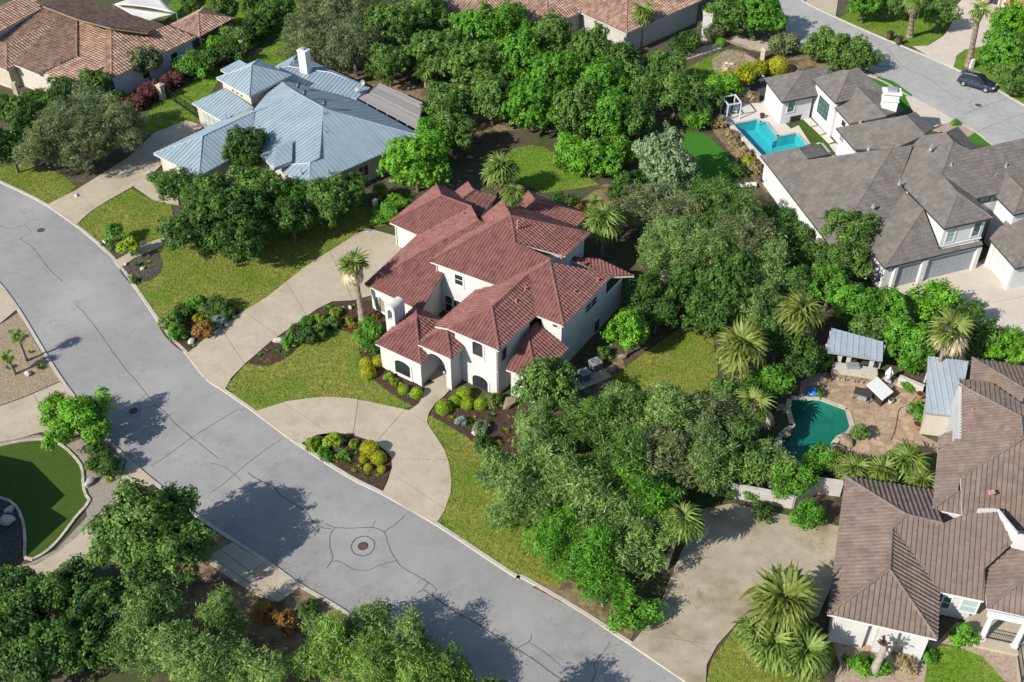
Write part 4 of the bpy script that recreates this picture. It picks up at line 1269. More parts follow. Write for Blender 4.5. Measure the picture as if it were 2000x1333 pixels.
lt = thing('wall_lantern', 'small black lantern beside the porch arch of the red-roofed house', 'lantern', (l_[0], l_[1], 2.0))
MB().box((0, 0, 0), (.16, .16, .3)).build('lamp_glass', M['lamp_glass'], lt, local=True)
MB().box((0, 0, .18), (.22, .22, .06)).box((0, 0, -.17), (.2, .2, .04)).build('cap', M['iron'], lt, local=True)
# bell-tower chimney with a barrel top and an arched opening
fr = G(772.5, 640, 3.0)[:2]
fl = G(757.0, 633.5, 3.0)[:2]
fd = (fr - fl) / np.linalg.norm(fr - fl); sd_ = np.array([-fd[1], fd[0]])
if sd_[1] < 0: sd_ = -sd_
wd_, dp_ = 1.05, 1.55
fl = fr - fd * wd_
sx = lambda a, z, o: (*(fl + fd * a + sd_ * o), z)
K = 10
zsp, zb = 4.75, 0.0
prof = [(0, zb)] + [(wd_ / 2 - wd_ / 2 * math.cos(t), zsp + wd_ / 2 * math.sin(t)) for t in np.linspace(0, math.pi, K + 1)] + [(wd_, zb)]
hole = [(0.27, 3.65)] + [(wd_ / 2 - 0.255 * math.cos(t), 4.5 + 0.255 * math.sin(t)) for t in np.linspace(0, math.pi, K + 1)] + [(0.78, 3.65)]
m = MB()
n_ = len(prof)
loops = [[Vector((a, z, 0)) for a, z in prof], [Vector((a, z, 0)) for a, z in hole]]
allp = prof + hole
tri = tessellate_polygon(loops)
m.add([sx(a, z, 0) for a, z in allp] + [sx(a, z, dp_) for a, z in allp], [tuple(t) for t in tri] + [tuple(len(allp) + i for i in t)[::-1] for t in tri] +
      [(i, (i + 1) % n_, len(allp) + (i + 1) % n_, len(allp) + i) for i in range(n_)] + [(n_ + i, n_ + (i + 1) % len(hole), len(allp) + n_ + (i + 1) % len(hole), len(allp) + n_ + i) for i in range(len(hole))])
m.build('chimney', st, H1)
for x, y, z, h in ((1011, 455, 7.4, 1.4), (905, 426, 4.6, .8), (917, 436, 4.7, .3), (1055, 415, 5.0, .3), (1097, 500, 6.4, .25), (1007, 437, 7.8, .1), (1100, 550, 6.4, .35), (1167, 549, 6.0, .35), (1122, 573, 6.2, .35), (1008, 590, 6.6, .3), (1026, 566, 6.7, .3), (1057, 666, 3.6, .3), (841, 388, 4.0, .15), (962, 426, 7.0, .2)):
    vent_pipe(r1f, x, y, z, h)

# ---- 2. the blue-grey metal-roofed house
r3 = lambda x, y, z=None: (280 + .3 * x, 60 + .3 * y, z)
c0 = G(570, 260)
H2 = thing('metal_roof_house', 'cream house under a blue-grey standing seam metal roof with a small cupola tower', 'house', (c0[0], c0[1], 0))
P2 = {'f1': r3(65, 800, 3.0), 'f3': r3(362, 950, 3.0), 'f2': r3(385, 690), 'f4': r3(725, 530), 'f5': r3(505, 588, 3.0), 'f6': r3(705, 500), 'f7': r3(700, 760, 3.0),
      'k1': r3(1010, 412), 'k2': r3(1168, 500), 'k3': r3(1150, 827), 'k4': r3(1087, 862), 'k5': r3(1078, 1015, 3.0), 'k6': r3(1805, 688, 3.0), 'k7': r3(1220, 525), 'k8': r3(840, 885, 3.0),
      'j1': r3(1388, 440, 3.0), 'j2': r3(878, 330), 'j3': r3(720, 505), 'j4': r3(1000, 385)}
F2 = [(('f1', 'f3', 'f2'), 24, ''), (('f3', 'f7', 'f4', 'f2'), 24, ''), (('f1', 'f5', 'f6', 'f4', 'f2'), 24, ''),
      (('f7', 'k8', 'k4', 'k3', 'k2', 'k1', 'f4'), 24, ''), (('k8', 'k5', 'k4'), 24, ''), (('k5', 'k6', 'k7', 'k2', 'k3', 'k4'), 24, ''),
      (('k6', 'j1', 'j2', 'k1', 'k2', 'k7'), 24, ''), (('j3', 'j2', 'k1', 'f4'), 22, '')]
p2, r2f = roof(H2, 'seam', P2, F2, M['metal_roof'], M['trim'], drop=0.2)
P2b = {'x1': r3(1385, 437, 3.2), 'x2': r3(1475, 378, 3.2), 'x3': r3(1225, 275), 'x4': r3(945, 235), 'x5': r3(895, 245), 'x6': r3(880, 330), 'y1': r3(1088, 185, 3.2), 'y2': r3(1010, 150, 3.2), 'y3': r3(855, 235, 3.2), 'y4': r3(700, 420, 3.2)}
p2b, _ = roof(H2, 'seam', {k: P2b[k] for k in ('x1', 'x2', 'x3', 'x4', 'x5', 'x6', 'y2', 'y3')}, [(('x6', 'x1', 'x2', 'x3', 'x4', 'x5'), 20, ''), (('y2', 'x2', 'x3', 'x4'), 20, ''), (('y3', 'y2', 'x4', 'x5'), 20, '')], M['metal_roof'], M['trim'])
P2c = {'v1': r3(315, 472, 3.0), 'v2': r3(510, 588, 3.0), 'v3': r3(715, 498), 'v4': r3(532, 375)}
p2c, _ = roof(H2, 'seam', P2c, [(('v1', 'v2', 'v3', 'v4'), 20, '')], M['metal_roof'], M['trim'])
P2d = {'t1': r3(475, 310, 5.4), 't2': r3(690, 430, 5.4), 't3': r3(965, 290, 5.4), 't0': r3(705, 226), 't4': r3(752, 187, 5.4)}
p2d, _ = roof(H2, 'seam', P2d, [(('t1', 't2', 't0'), 26, ''), (('t2', 't3', 't0'), 26, ''), (('t4', 't3', 't0'), 26, ''), (('t1', 't4', 't0'), 26, '')], M['metal_roof'], M['trim'])
P2e = {'s1': r3(500, 255, 3.0), 's2': r3(560, 290, 3.0), 's3': r3(680, 222), 's4': r3(625, 190)}
roof(H2, 'seam', P2e, [(('s1', 's2', 's3', 's4'), 20, '')], M['metal_roof'], M['trim'])
P2f = {'z1': r3(850, 897, 3.9), 'z2': r3(967, 850, 3.9), 'z3': r3(972, 712), 'z4': r3(862, 762)}
roof(H2, 'seam', P2f, [(('z1', 'z2', 'z3', 'z4'), 12, '')], M['metal_roof'], M['trim'], drop=0.35)
P2g = {'z1': r3(108, 846, 3.1), 'z2': r3(280, 930, 3.1), 'z3': r3(292, 788), 'z4': r3(285, 792)}
cr = M['stucco_cream']
w2 = [inset(q, .45) for q in ([p2['f1'], p2['f3'], p2['f7'], p2['f5']], [p2['f7'], p2['k8'], p2['k5'], p2['k6'], p2['j1'], G(*r3(720, 505, 3.0))])]
for q in w2: walls(H2, q, 2.8, cr)
q = inset([p2b['y3'], p2b['y2'], p2b['x2'], p2b['x1'], G(*r3(880, 330, 3.2))], .4); walls(H2, q, 3.0, cr)
wv2 = inset([p2c['v1'], p2c['v2'], G(*r3(715, 540, 3.0)), G(*r3(560, 350, 3.0))], .4); walls(H2, wv2, 2.8, cr)
wt2 = inset([p2d['t1'], p2d['t2'], p2d['t3'], p2d['t4']], .45); walls(H2, wt2, 5.25, cr, 1.0)
WT = side(wt2, p2d['t1'], p2d['t2'])
for x, y in ((585, 390), (612, 406), (640, 424)):
    s_, z_ = WT.st(*r3(x, y)[:2]); window_m(H2, WT, s_ - .17, s_ + .17, z_ - .17, z_ + .17, M['white'], M['glass'], 1, 1, fw=.05)
WV = side(wv2, p2c['v1'], p2c['v2'])
for sx_ in (1.3, 2.4, 3.5): window_m(H2, WV, sx_, sx_ + .8, .3, 2.3, M['white'], M['glass_pale'], 1, 2, fw=.06)
WF = side(w2[0], p2['f1'], p2['f3'])
panel_door(H2, WF, 1.0, np.linalg.norm(WF.b - WF.a) - 1.0, 0.05, 2.3, M['trim'])
WR = side(w2[1], p2['k5'], p2['k6'])
for k in (2.5, 6.5, 10.0): window_m(H2, WR, k, k + 1.3, .9, 2.2, M['white'], M['glass'], 2, 1, fw=.07)
ch = G(*r3(1053, 245, 4.3))
m = MB().box((ch[0], ch[1] + .3, 4.2), (1.15, 0.95, 4.6), R(-28)); m.box((ch[0], ch[1] + .3, 6.55), (1.3, 1.1, .12), R(-28)); chm = m.build('chimney', M['white'], H2)
MB().box((ch[0], ch[1] + .3, 6.72), (.45, .45, .26), R(-28)).build('flue_cap', M['grey_metal'], chm)
for x, y, z in ((1010, 372, 5.4), (1050, 420, 6.2), (1180, 488, 6.2)):
    c = G(*r3(x, y, z)); MB().tube([c, c + [0, 0, .35]], .16, 10).tube([c + [0, 0, .35], c + [0, 0, .62]], [.34, .12], 10).build('turbine_vent', M['dark_trim'], r2f)
for x, y, z, h in ((1170, 540, 5.9, .4), (1185, 662, 5.0, .35), (1205, 915, 3.6, .3), (1030, 925, 3.6, .6), (540, 570, 3.4, .6), (980, 195, 4.0, .6)):
    vent_pipe(r2f, *r3(x, y)[:2], z, h, .06, M['grey_metal'])
for x, y, lb in ((1435, 352, 'grey satellite dish at the far corner of the blue metal roof'), (1392, 392, 'grey satellite dish on the low eave by the pergola')):
    c = G(*r3(x, y, 3.6))
    t = thing('satellite_dish', lb, 'satellite dish', tuple(c), 'satellite dishes on the metal roof')
    m = MB(); m.tube([(0, 0, -.5), (0, 0, .2)], .03, 6); m.build('mast', M['grey_metal'], t, local=True)
    m = MB(); m.tube([(0, 0, .25), (-.06, -.1, .3), (-.12, -.2, .36)], [.02, .26, .36], 14, cap=False); m.build('dish', M['grey_metal'], t, local=True)

# ---- 3. the white house with the grey shingle roof
r4 = lambda x, y, z=None: (1400 + .3 * x, 100 + .3 * y, z)
r5 = lambda x, y, z=None: (1480 + .26 * x, 260 + .26 * y, z)
c0 = G(1700, 330)
H3 = thing('white_house', 'large white modern house with many grey shingle hip roofs beside the turquoise pool', 'house', (c0[0], c0[1], 0))
sh, dk_ = M['shingle'], M['dark_trim']
P3a = {'t1': (1491.7, 153, 3.3), 't2': (1527.7, 200.2, 3.3), 't3': (1570.5, 138, None), 't4': (1596.7, 186.7, 3.3), 't5': (1622, 129, None), 't9': (1540, 141, None)}
p3a, _ = roof(H3, 'shingle', {k: P3a[k] for k in ('t1', 't2', 't3', 't4', 't5')}, [(('t1', 't2', 't3'), 26, ''), (('t2', 't4', 't5', 't3'), 26, '')], sh, dk_)
P3b = {'t6': (1587, 155, 4.8), 't7': (1632, 201.7, 4.8), 't8': (1660, 137, None), 't10': (1734.5, 181, 4.8), 't11': (1676, 133, None), 't12': (1640, 138, None)}
p3b, _ = roof(H3, 'shingle', P3b, [(('t6', 't7', 't8', 't12'), 26, ''), (('t7', 't10', 't11', 't8'), 26, '')], sh, dk_)
P3c = {'c1': (1623.5, 202, 3.9), 'c2': (1659.5, 242.5, 3.9), 'c3': (1730, 228, None), 'c4': (1664, 160, None), 'c5': (1712, 165, 4.6), 'c6': (1765, 215, 4.6)}
p3c, _ = roof(H3, 'shingle', P3c, [(('c1', 'c2', 'c3', 'c4'), 24, ''), (('c5', 'c6', 'c3', 'c4'), 24, '')], sh, dk_)
P3d = {'d1': (1632.5, 250, 3.5), 'd2': (1668.5, 292, 3.5), 'd3': (1745, 292, None), 'd4': (1806, 264, None), 'd5': (1769, 226, None), 'd6': (1822, 251, 5.0), 'd7': (1787, 219, 5.0)}
p3d, _ = roof(H3, 'shingle', P3d, [(('d1', 'd2', 'd3', 'd4', 'd5'), 22, ''), (('d6', 'd7', 'd5', 'd4'), 24, '')], sh, dk_)
P3e = {'n1': (1485.5, 304, 3.3), 'n2': (1625, 485, 3.3), 'n3': (1742.6, 290, None), 'n4': (1577, 312, None), 'n5': (1559, 289, None), 'n6': (1716, 466, 3.3), 'n7': (1783, 283.5, None), 'n8': (1755.6, 359, None), 'n9': (1768.6, 374, None),
       'nb1': (1623, 301, 3.3), 'nb2': (1590, 280, 3.3)}
p3e, _ = roof(H3, 'shingle', P3e, [(('n1', 'n2', 'n3', 'n4', 'n5'), 24, ''), (('n2', 'n6', 'n9', 'n8', 'n7', 'n3'), 24, ''), (('nb1', 'nb2', 'n5', 'n4'), 22, '')], sh, dk_)
P3f = {'g1': (1694, 481, 3.2), 'g2': (1728, 524, 3.2), 'g3': (1803.7, 409.5, None), 'g4': (1768, 374, None), 'g5': (1919.4, 478.4, 3.2), 'g6': (1917, 471, None), 'g7': (1833.6, 487.5, None)}
p3f, _ = roof(H3, 'shingle', P3f, [(('g1', 'g2', 'g3', 'g4'), 26, ''), (('g2', 'g5', 'g6', 'g7', 'g3'), 26, '')], sh, dk_)
P3g = {'o1': (1844, 447, 5.8), 'o2': (1757, 356, 5.8), 'o3': (1871, 378, None), 'o4': (1839, 342, None), 'o5': (1862, 278, None), 'o6': (1783, 284, None), 'o7': (1848, 259, None), 'o8': (1800, 266, None), 'o9': (1939, 426.4, 5.8), 'o10': (1900, 384, 5.8),
       'o12': (1895, 294.5, None), 'o13': (1906, 288, 6.2), 'o14': (1871, 247, 6.2), 's10': (2044, 359, 5.8), 's8': (1908, 388, 5.8), 's3': (1984, 273.5, None), 's4': (2044, 262, None)}
p3g, r3f = roof(H3, 'shingle', P3g, [(('o2', 'o1', 'o3', 'o4', 'o5', 'o7', 'o8', 'o6'), 26, ''), (('o1', 'o9', 'o3'), 26, ''), (('o10', 'o9', 'o3', 'o4'), 26, ''), (('s8', 's10', 's4', 's3', 'o12', 'o5', 'o4'), 22, ''), (('o13', 'o14', 'o7', 'o12'), 24, '')], sh, dk_)
P3h = {'v1': (1942, 381, 5.6), 'v2': (1980.5, 420, 5.6), 'v3': (1999, 370, None), 'v4': (1961, 334, None), 'v5': (2050, 405, 5.6), 'v6': (2050, 362, None)}
p3h, _ = roof(H3, 'shingle', P3h, [(('v1', 'v2', 'v3', 'v4'), 26, ''), (('v2', 'v5', 'v6', 'v3'), 26, '')], sh, dk_)
P3i = {'y1': (1932.4, 466.7, 3.1), 'y2': (1984, 525, 3.1), 'y3': (2036, 440, None), 'y4': (1994, 398, None), 'y5': (2080, 503, 3.1)}
p3i, _ = roof(H3, 'shingle', P3i, [(('y1', 'y2', 'y3', 'y4'), 26, ''), (('y2', 'y5', 'y3'), 26, '')], sh, dk_)
sw = M['stucco_white']
wt3 = inset([p3a['t1'], p3a['t2'], p3a['t4'], para(p3a['t2'], p3a['t4'], p3a['t1'])], .4); walls(H3, wt3, 3.1, sw)
wb3 = inset([p3b['t6'], p3b['t7'], p3b['t10'], para(p3b['t7'], p3b['t10'], p3b['t6'])], .4); walls(H3, wb3, 4.6, sw)
wc3 = inset([p3c['c1'], p3c['c2'], para(p3c['c1'], p3c['c2'], p3c['c5']), p3c['c5']], .4); walls(H3, wc3, 3.7, sw)
wd3 = inset([p3d['d1'], p3d['d2'], p3d['d6'], p3d['d7']], .4); walls(H3, wd3, 3.3, sw)
wn3 = inset([p3e['n1'], p3e['n2'], p3e['n6'], G(1760, 330, 3.3), p3e['nb1'], p3e['nb2']], .45); walls(H3, wn3, 3.1, sw)
wg3 = inset([p3f['g1'], p3f['g2'], p3f['g5'], G(1880, 430, 3.2)], .4); walls(H3, wg3, 3.0, sw)
wo3 = inset([p3g['o2'], p3g['o1'], p3g['o9'], p3g['o10']], .4); walls(H3, wo3, 5.6, sw)
ws3 = inset([p3g['s8'], p3g['s10'], G(2044, 330, 5.8), G(1905, 350, 5.8)], .5); walls(H3, ws3, 5.6, sw)
wv3 = inset([p3h['v1'], p3h['v2'], p3h['v5'], G(2050, 340, 5.6)], .35); walls(H3, wv3, 5.4, sw)
wy3 = inset([p3i['y1'], p3i['y2'], p3i['y5'], G(2080, 440, 3.1)], .4); walls(H3, wy3, 2.9, sw)
gt = M['glass_teal']
W = side(wt3, p3a['t2'], p3a['t4']); win3(H3, W, (1537, 220), (1549.5, 217), (1540, 199), nx=1, ny=1, glass=gt, frame=M['white'], sash=dk_, fw=.14)
W = side(wb3, p3b['t6'], p3b['t7']); win3(H3, W, (1596.5, 217), (1614, 235), (1601, 186.5), nx=3, ny=3, glass=gt, frame=dk_, fw=.08)
W = side(wc3, p3c['c1'], p3c['c2']); win3(H3, W, (1644.5, 243), (1650, 248.5), (1645, 234), nx=1, ny=1, glass=M['glass'], frame=dk_, fw=.06)
W = side(wd3, p3d['d1'], p3d['d2']); win3(H3, W, (1640, 273), (1646.5, 279), (1640, 262), nx=2, ny=2, glass=gt, frame=M['white'], fw=.06)
W = side(wg3, p3f['g2'], p3f['g5'])
if W.d[0] < 0: W = Wall(W.b, W.a)
LG = np.linalg.norm(W.b - W.a)
s0, _ = W.st(1742, 555); s1, _ = W.st(1787, 548); s2, _ = W.st(1800, 546); s3, _ = W.st(1891, 526)
panel_door(H3, W, s0 + .1, s1, .1, 2.45, M['grey_door']); panel_door(H3, W, s2, s3, .1, 2.45, M['grey_door'], cols=8)
for a, b in ((s0 - .35, s0 + .02), (s1 + .1, s2 - .1), (s3 + .1, s3 + .6)):
    m = MB(); rect_part(W, m, a, b, 0.05, 2.75, 0, .3); m.build('pillar', M['white'], H3)
W = side(wo3, p3g['o1'], p3g['o9'])
win3(H3, W, (1846, 474), (1860, 471), (1850, 447), nx=1, ny=2, glass=M['glass_pale'], frame=M['white'], fw=.16, sash=dk_)
win3(H3, W, (1896, 463), (1910, 459), (1902, 437), nx=1, ny=2, glass=gt, frame=M['white'], fw=.16, sash=dk_)
m = MB(); L_ = np.linalg.norm(W.b - W.a); rect_part(W, m, -.05, L_ + .1, 3.2, 3.35, 0, .08); m.build('band_course', M['white'], H3)
W = side(wy3, p3i['y1'], p3i['y2'])
if W.d[1] > 0: W = Wall(W.b, W.a)
LY = np.linalg.norm(W.b - W.a)
panel_door(H3, W, .8, LY - .9, .1, 2.45, M['pale_door'])
for a, b in ((0, .55), (LY - .7, LY)):
    m = MB(); rect_part(W, m, a, b, 0.05, 2.85, 0, .3); m.build('pillar', M['white'], H3)
win3(H3, side(ws3, p3g['s8'], p3g['s10']), (1912, 397), (1932, 393), (1914, 388.5), nx=2, ny=1, glass=gt, frame=dk_, fw=.06)
c = G(1731, 226, 4.2)
m = MB().box((c[0], c[1], 5.2), (1.7, 1.25, 4.0), R(-10)); chm = m.build('chimney', M['stucco_white'], H3)
MB().box((c[0], c[1], 6.35), (1.9, 1.45, .15), R(-10)).box((c[0], c[1], 7.25), (2.1, 1.65, .16), R(-10)).build('chimney_cap', M['stucco_white'], chm)
MB().box((c[0], c[1], 7.5), (1.0, .8, .36), R(-10)).build('flue_cap', M['grey_metal'], chm)
for x, y, z, h in ((1818, 290, 8.2, .5), (1858, 322, 7.6, .25), (1965, 325, 7.0, .4), (1943, 348, 6.4, .4), (1757, 357, 6.5, .3), (1706, 402, 5.4, .25), (1681, 238, 4.6, .2), (1697, 290, 7.0, .25)):
    vent_pipe(r3f, x, y, z, h, .09, M['grey_metal'])

# ---- 4. the brown-tiled house in the south-east corner
r7 = lambda x, y, z=None: (1400 + .3 * x, 933 + .3 * y, z)
r6 = lambda x, y, z=None: (1400 + .3 * x, 600 + .3 * y, z)
c0 = G(1830, 1050)
H4 = thing('brown_tile_house', 'sprawling house with weathered brown concrete tile hip roofs and a columned porch', 'house', (c0[0], c0[1], 0))
tb, wt = M['tile_brown'], M['white']
P4 = {'q1': (1651, 932, 3.0), 'q2': (1616.5, 1200, 3.0), 'q3': (1737.5, 1113, None), 'q4': (1742, 1032, None), 'q5': (1770.5, 1006.5, None), 'q7': (1822, 957, 3.0), 'q8': (1841, 1023, None), 'q9': (1830.5, 1249.5, 3.0), 'q10': (1835, 1156.5, 3.0),
      'q11': (1922, 1174.5, 3.0), 'q12': (1923.5, 1110, None), 'z1': (1984, 1054, None), 'z2': (1960, 1000, None), 'z3': (1885, 1004, None)}
p4, r4f = roof(H4, 'brown', P4, [(('q2', 'q9', 'q3'), 24, ''), (('q10', 'q11', 'q12', 'z1', 'z2', 'z3', 'q8', 'q5', 'q4'), 24, ''), (('q9', 'q10', 'q4', 'q3'), 24, ''), (('q1', 'q2', 'q3', 'q4', 'q5'), 24, ''), (('q1', 'q7', 'q8', 'q5'), 24, '')],
                tb, wt, M['tile_brown'], 300, (0, 1))
P4b = {'w1': (1928, 1188, 3.2), 'w2': (1925, 1160, 3.2), 'w3': (1926, 1108, None), 'w4': (1984, 1054, None), 'w5': (2030, 1040, None), 'w6': (2003, 1130, None), 'w7': (2070, 1220, 3.2)}
p4b, _ = roof(H4, 'brown', P4b, [(('w1', 'w2', 'w3', 'w4', 'w5', 'w6'), 24, ''), (('w1', 'w7', 'w6'), 24, '')], tb, wt)
P4c = {'s1': (1873, 752, None), 's2': (1871, 858, None), 's3': (1832, 884, 4.4), 's5': (1821.5, 994.5, 4.4), 's6': (1871, 958.5, None), 's7': (1875.5, 934.5, None), 's8': (2000, 855, None), 's9': (1996, 816, None),
       'f1': (1880, 1010, 4.6), 'f2': (2040, 1046, 4.6), 's8b': (2060, 850, None), 's11': (1911.5, 1012.5, 4.4), 'b1': (1873, 737, 5.4), 'b2': (1935, 750, 5.4), 'b3': (2010, 800, None)}
p4c, _ = roof(H4, 'brown', P4c, [(('s3', 's5', 's6', 's7', 's8', 's9', 's1', 's2'), 22, ''), (('f1', 'f2', 's8b', 's8', 's7'), 20, ''), (('s5', 's11', 's6'), 24, ''), (('b1', 'b2', 'b3', 's9', 's1'), 22, '')], tb, wt)
P4d = {'x1': (1899, 700, 4.4), 'x4': (1894.5, 743, 4.4), 'x6': (1990, 806, None), 'x5': (2005, 763, None), 'x2': (2050, 726, 4.4)}
p4d, _ = roof(H4, 'brown', P4d, [(('x1', 'x4', 'x6', 'x5'), 22, ''), (('x1', 'x2', 'x5'), 22, '')], tb, wt)
P4e = {'x1': (1831, 880, 2.9), 'x2': (1833, 853, 2.9), 'x3': (1866, 839, None), 'x4': (1872, 859, None)}
roof(H4, 'brown', P4e, [(('x1', 'x2', 'x3', 'x4'), 24, '')], tb, wt)
sg = M['stucco_grey']
wq4 = inset([p4['q1'], p4['q2'], p4['q9'], p4['q10'], p4['q7']], .5); walls(H4, wq4, 2.82, M['stucco'])
wc4 = inset([p4['q10'], p4['q11'], G(1984, 1054, 3.0), p4['q7']], .5); walls(H4, wc4, 2.8, M['stucco'])
ws4 = inset([p4c['s5'], p4c['s11'], G(2040, 1046, 4.4), G(2060, 760, 4.4), G(1905, 742, 4.4), G(1905, 845, 4.4), p4c['s3']], .4); walls(H4, ws4, 4.2, M['stucco'])
for a, b in (((1949, 990), (1990, 1040)), ((1990, 1040), (2040, 1052)), ((1914, 992), (1949, 992))):
    a_, b_ = G(*a, 6.2), G(*b, 6.2); gable(H4, a_, b_, 5.95, 5.95, M['stucco'], 4.5, .16, 'parapet')
for a, b in (((1872.5, 752), (1871, 858)),):
    a_, b_ = G(*a, 5.2), G(*b, 5.2); gable(H4, a_, b_, 5.2, 5.2, M['stucco'], 0, .25)
W = side(wq4, p4['q2'], p4['q9'])
if W.d[0] < 0: W = Wall(W.b, W.a)
LQ = np.linalg.norm(W.b - W.a)
for a, b in ((0.0, 2.3), (3.0, 4.3), (5.0, 6.3), (7.1, 8.4)):
    if b < LQ + .2:
        m = MB(); rect_part(W, m, a, min(b, LQ), 0, 2.75, 0, .45); m.build('buttress', M['stucco'], H4)
W = side(wc4, p4['q10'], p4['q11'])
win3(H4, W, (1873.5, 1191), (1902.5, 1198.5), (1880, 1169.5), nx=1, ny=2, glass=M['glass_pale'], fw=.1)
win3(H4, W, (1836, 1186), (1851, 1188.5), (1838, 1163), nx=1, ny=2, glass=gt, fw=.1)
# columned porch
pa_ = [G(1934, 1190, 3.0), G(1995, 1204, 3.0)]
for k, (x, y) in enumerate(((1917.5, 1247), (1982, 1261))):
    b = G(x, y, .35)
    m = MB(); m.tube([b, b + [0, 0, .12]], .3, 14); m.tube([b + [0, 0, .12], b + [0, 0, 2.5]], [.21, .18], 14); m.tube([b + [0, 0, 2.5], b + [0, 0, 2.62]], .27, 14)
    m.build('column', M['white'], H4)
b0, b1 = G(1917.5, 1247, .35), G(1982, 1261, .35)
dd = (b1 - b0) / np.linalg.norm(b1 - b0)
MB().bar(b0 - dd * .35 + [0, 0, 2.72], b1 + dd * 3 + [0, 0, 2.72], .34, .3).build('beam', M['white'], H4)
n_ = np.array([-dd[1], dd[0], 0])
fl4 = [b0 - dd * 1.0 - n_ * .7, b1 + dd * 2.5 - n_ * .7, b1 + dd * 2.5 + n_ * 4, b0 - dd * 1.0 + n_ * 4]
MB().prism([p[:2] for p in fl4], 0, .34).build('porch_floor', M['concrete'], H4)
rl = MB()
for z in (.55, 1.25): rl.bar(b0 + dd * .25 + [0, 0, z - .35], b1 - dd * .25 + [0, 0, z - .35], .04)
L_ = np.linalg.norm(b1 - b0)
rl.build('handrail', M['iron'], H4)
for k in range(int(L_ / .14)):
    p = b0 + dd * (.3 + k * .14)
    if .3 + k * .14 < L_ - .25: MB().bar(p + [0, 0, .1], p + [0, 0, .9], .018).build('baluster', M['iron'], H4)
for x, y, z in ((1755, 985, 4.2), (1925, 1082, 4.3), (1930, 1052, 4.6), (1912, 1118, 3.6), (1893, 842, 5.4), (1900, 800, 5.6), (1990, 753, 5.4), (1968, 768, 5.2)):
    vent_pipe(r4f, x, y, z, .18, .06, M['vent'])
for x, y, z, s in ((1937, 962, 6.0, .5), (1888, 1013, 5.0, .55), (1910, 1016, 5.0, .5)):
    c = G(x, y, z); MB().box(tuple(c), (s, s * .7, .12), .3, tilt=(.3, .1)).build('mortar_patch', M['cap_pink'], r4f)
c = G(1988, 822, 6.2); MB().box(tuple(c), (.5, .4, .5)).build('flashing', M['grey_metal'], r4f)
# flat pale metal patio roof and the block under it
pm = [(1812.5, 696, 3.0), (1893, 706.5, 3.0), (1871, 813, 2.9), (1807, 806, 2.9)]
mm = thing('patio_cover', 'flat pale metal patio cover beside the brown tile roof', 'patio roof', tuple(G(1845, 755)))
PM = {'a': pm[3], 'b': pm[2], 'c': (1892, 706, None), 'd': (1812.5, 696, None)}
roof(mm, 'seam', PM, [(('a', 'b', 'c', 'd'), 2, '')], M['metal_pale'], M['grey_metal'], drop=.16)
q = inset([G(*p) for p in ((1809, 800, 2.9), (1868, 808, 2.9), (1869, 775, 2.9), (1811, 768, 2.9))], .1)
walls(H4, q, 2.7, M['stucco_cream'])
for x, y in ((1815, 700), (1811, 765)):
    g = G(x, y, 2.8); MB().bar((g[0] + .15, g[1] - .2, 0), (g[0] + .15, g[1] - .2, 2.8), .12).build('post', M['white'], mm)

# ---- 5. the orange-tiled house at top left
r8 = lambda x, y, z=None: (.3 * x, .3 * y, z)
c0 = G(160, 110)
H5 = thing('orange_tile_house', 'stone and stucco house with sunlit orange barrel tile roofs in the top left corner', 'house', (c0[0], c0[1], 0))
to = M['tile_orange']
P5 = {'e0': (-10, 112, 3.2), 'e1': (76.5, 145.5, 3.2), 'm3': (150, 111, None), 'm2': (150, 39, None), 'm1': (84, 13.5, None), 'm0': (30, -6, None),
      'c1': (141, 163.5, 3.2), 'c2': (207, 129, 3.2), 'c3': (207, 54, None), 'k1': (288, 64.5, None), 'k2': (140, -6, 3.6), 'k3': (345, 62, 3.6), 'm5': (90, 148, 3.2)}
p5, r5f = roof(H5, 'orange', {k: P5[k] for k in ('e0', 'e1', 'm3', 'm2', 'm1', 'm0', 'c1', 'c2', 'c3', 'm5')}, [(('e0', 'e1', 'm3', 'm2', 'm1', 'm0'), 22, ''), (('c1', 'c2', 'c3', 'm2', 'm3', 'm5'), 22, '')], to, M['trim'])
P5b = {'a1': (199.5, 147, 3.1), 'a2': (218, 154.5, 3.1), 'a3': (217, 56, None), 'a4': (207, 54, None), 'b2': (382, 74, 3.1), 'b3': (327, 51, None), 'b4': (287, 65, None), 'a5': (205, 130, None)}
p5b, _ = roof(H5, 'orange', P5b, [(('a1', 'a2', 'a3', 'a4', 'a5'), 22, ''), (('a2', 'b2', 'b3', 'b4', 'a3'), 22, '')], to, M['trim'])
P5c = {'k0': (84, 12, None), 'k1': (288, 64.5, None), 'k2': (330, 55, 3.4), 'k3': (130, -12, 3.4), 'k4': (216, 55, None), 'k5': (150, 37, None)}
roof(H5, 'orange', P5c, [(('k3', 'k2', 'k1', 'k4', 'k5', 'k0'), 20, '')], to, to)
P5d = {'g1': (-60, 96, 4.6), 'g2': (81, 18, 4.6), 'g3': (60, -14, None), 'g4': (-60, 40, None)}
p5d, _ = roof(H5, 'orange', P5d, [(('g1', 'g2', 'g3', 'g4'), 22, '')], to, M['trim'])
P5e = {'h1': (13.5, 137, 3.0), 'h2': (99, 96, 3.0), 'h3': (104, 45, None), 'h4': (13.5, 86, None), 'h5': (-20, 126, 3.0), 'h6': (-10, 80, None)}
p5e, _ = roof(H5, 'orange', P5e, [(('h1', 'h2', 'h3', 'h4'), 22, ''), (('h5', 'h1', 'h4', 'h6'), 22, '')], to, M['trim'])
ls = M['limestone']
w5 = inset([p5['c1'], p5['c2'], G(260, 60, 3.2), p5['e0'], p5['e1']], .45); walls(H5, w5, 3.0, cr)
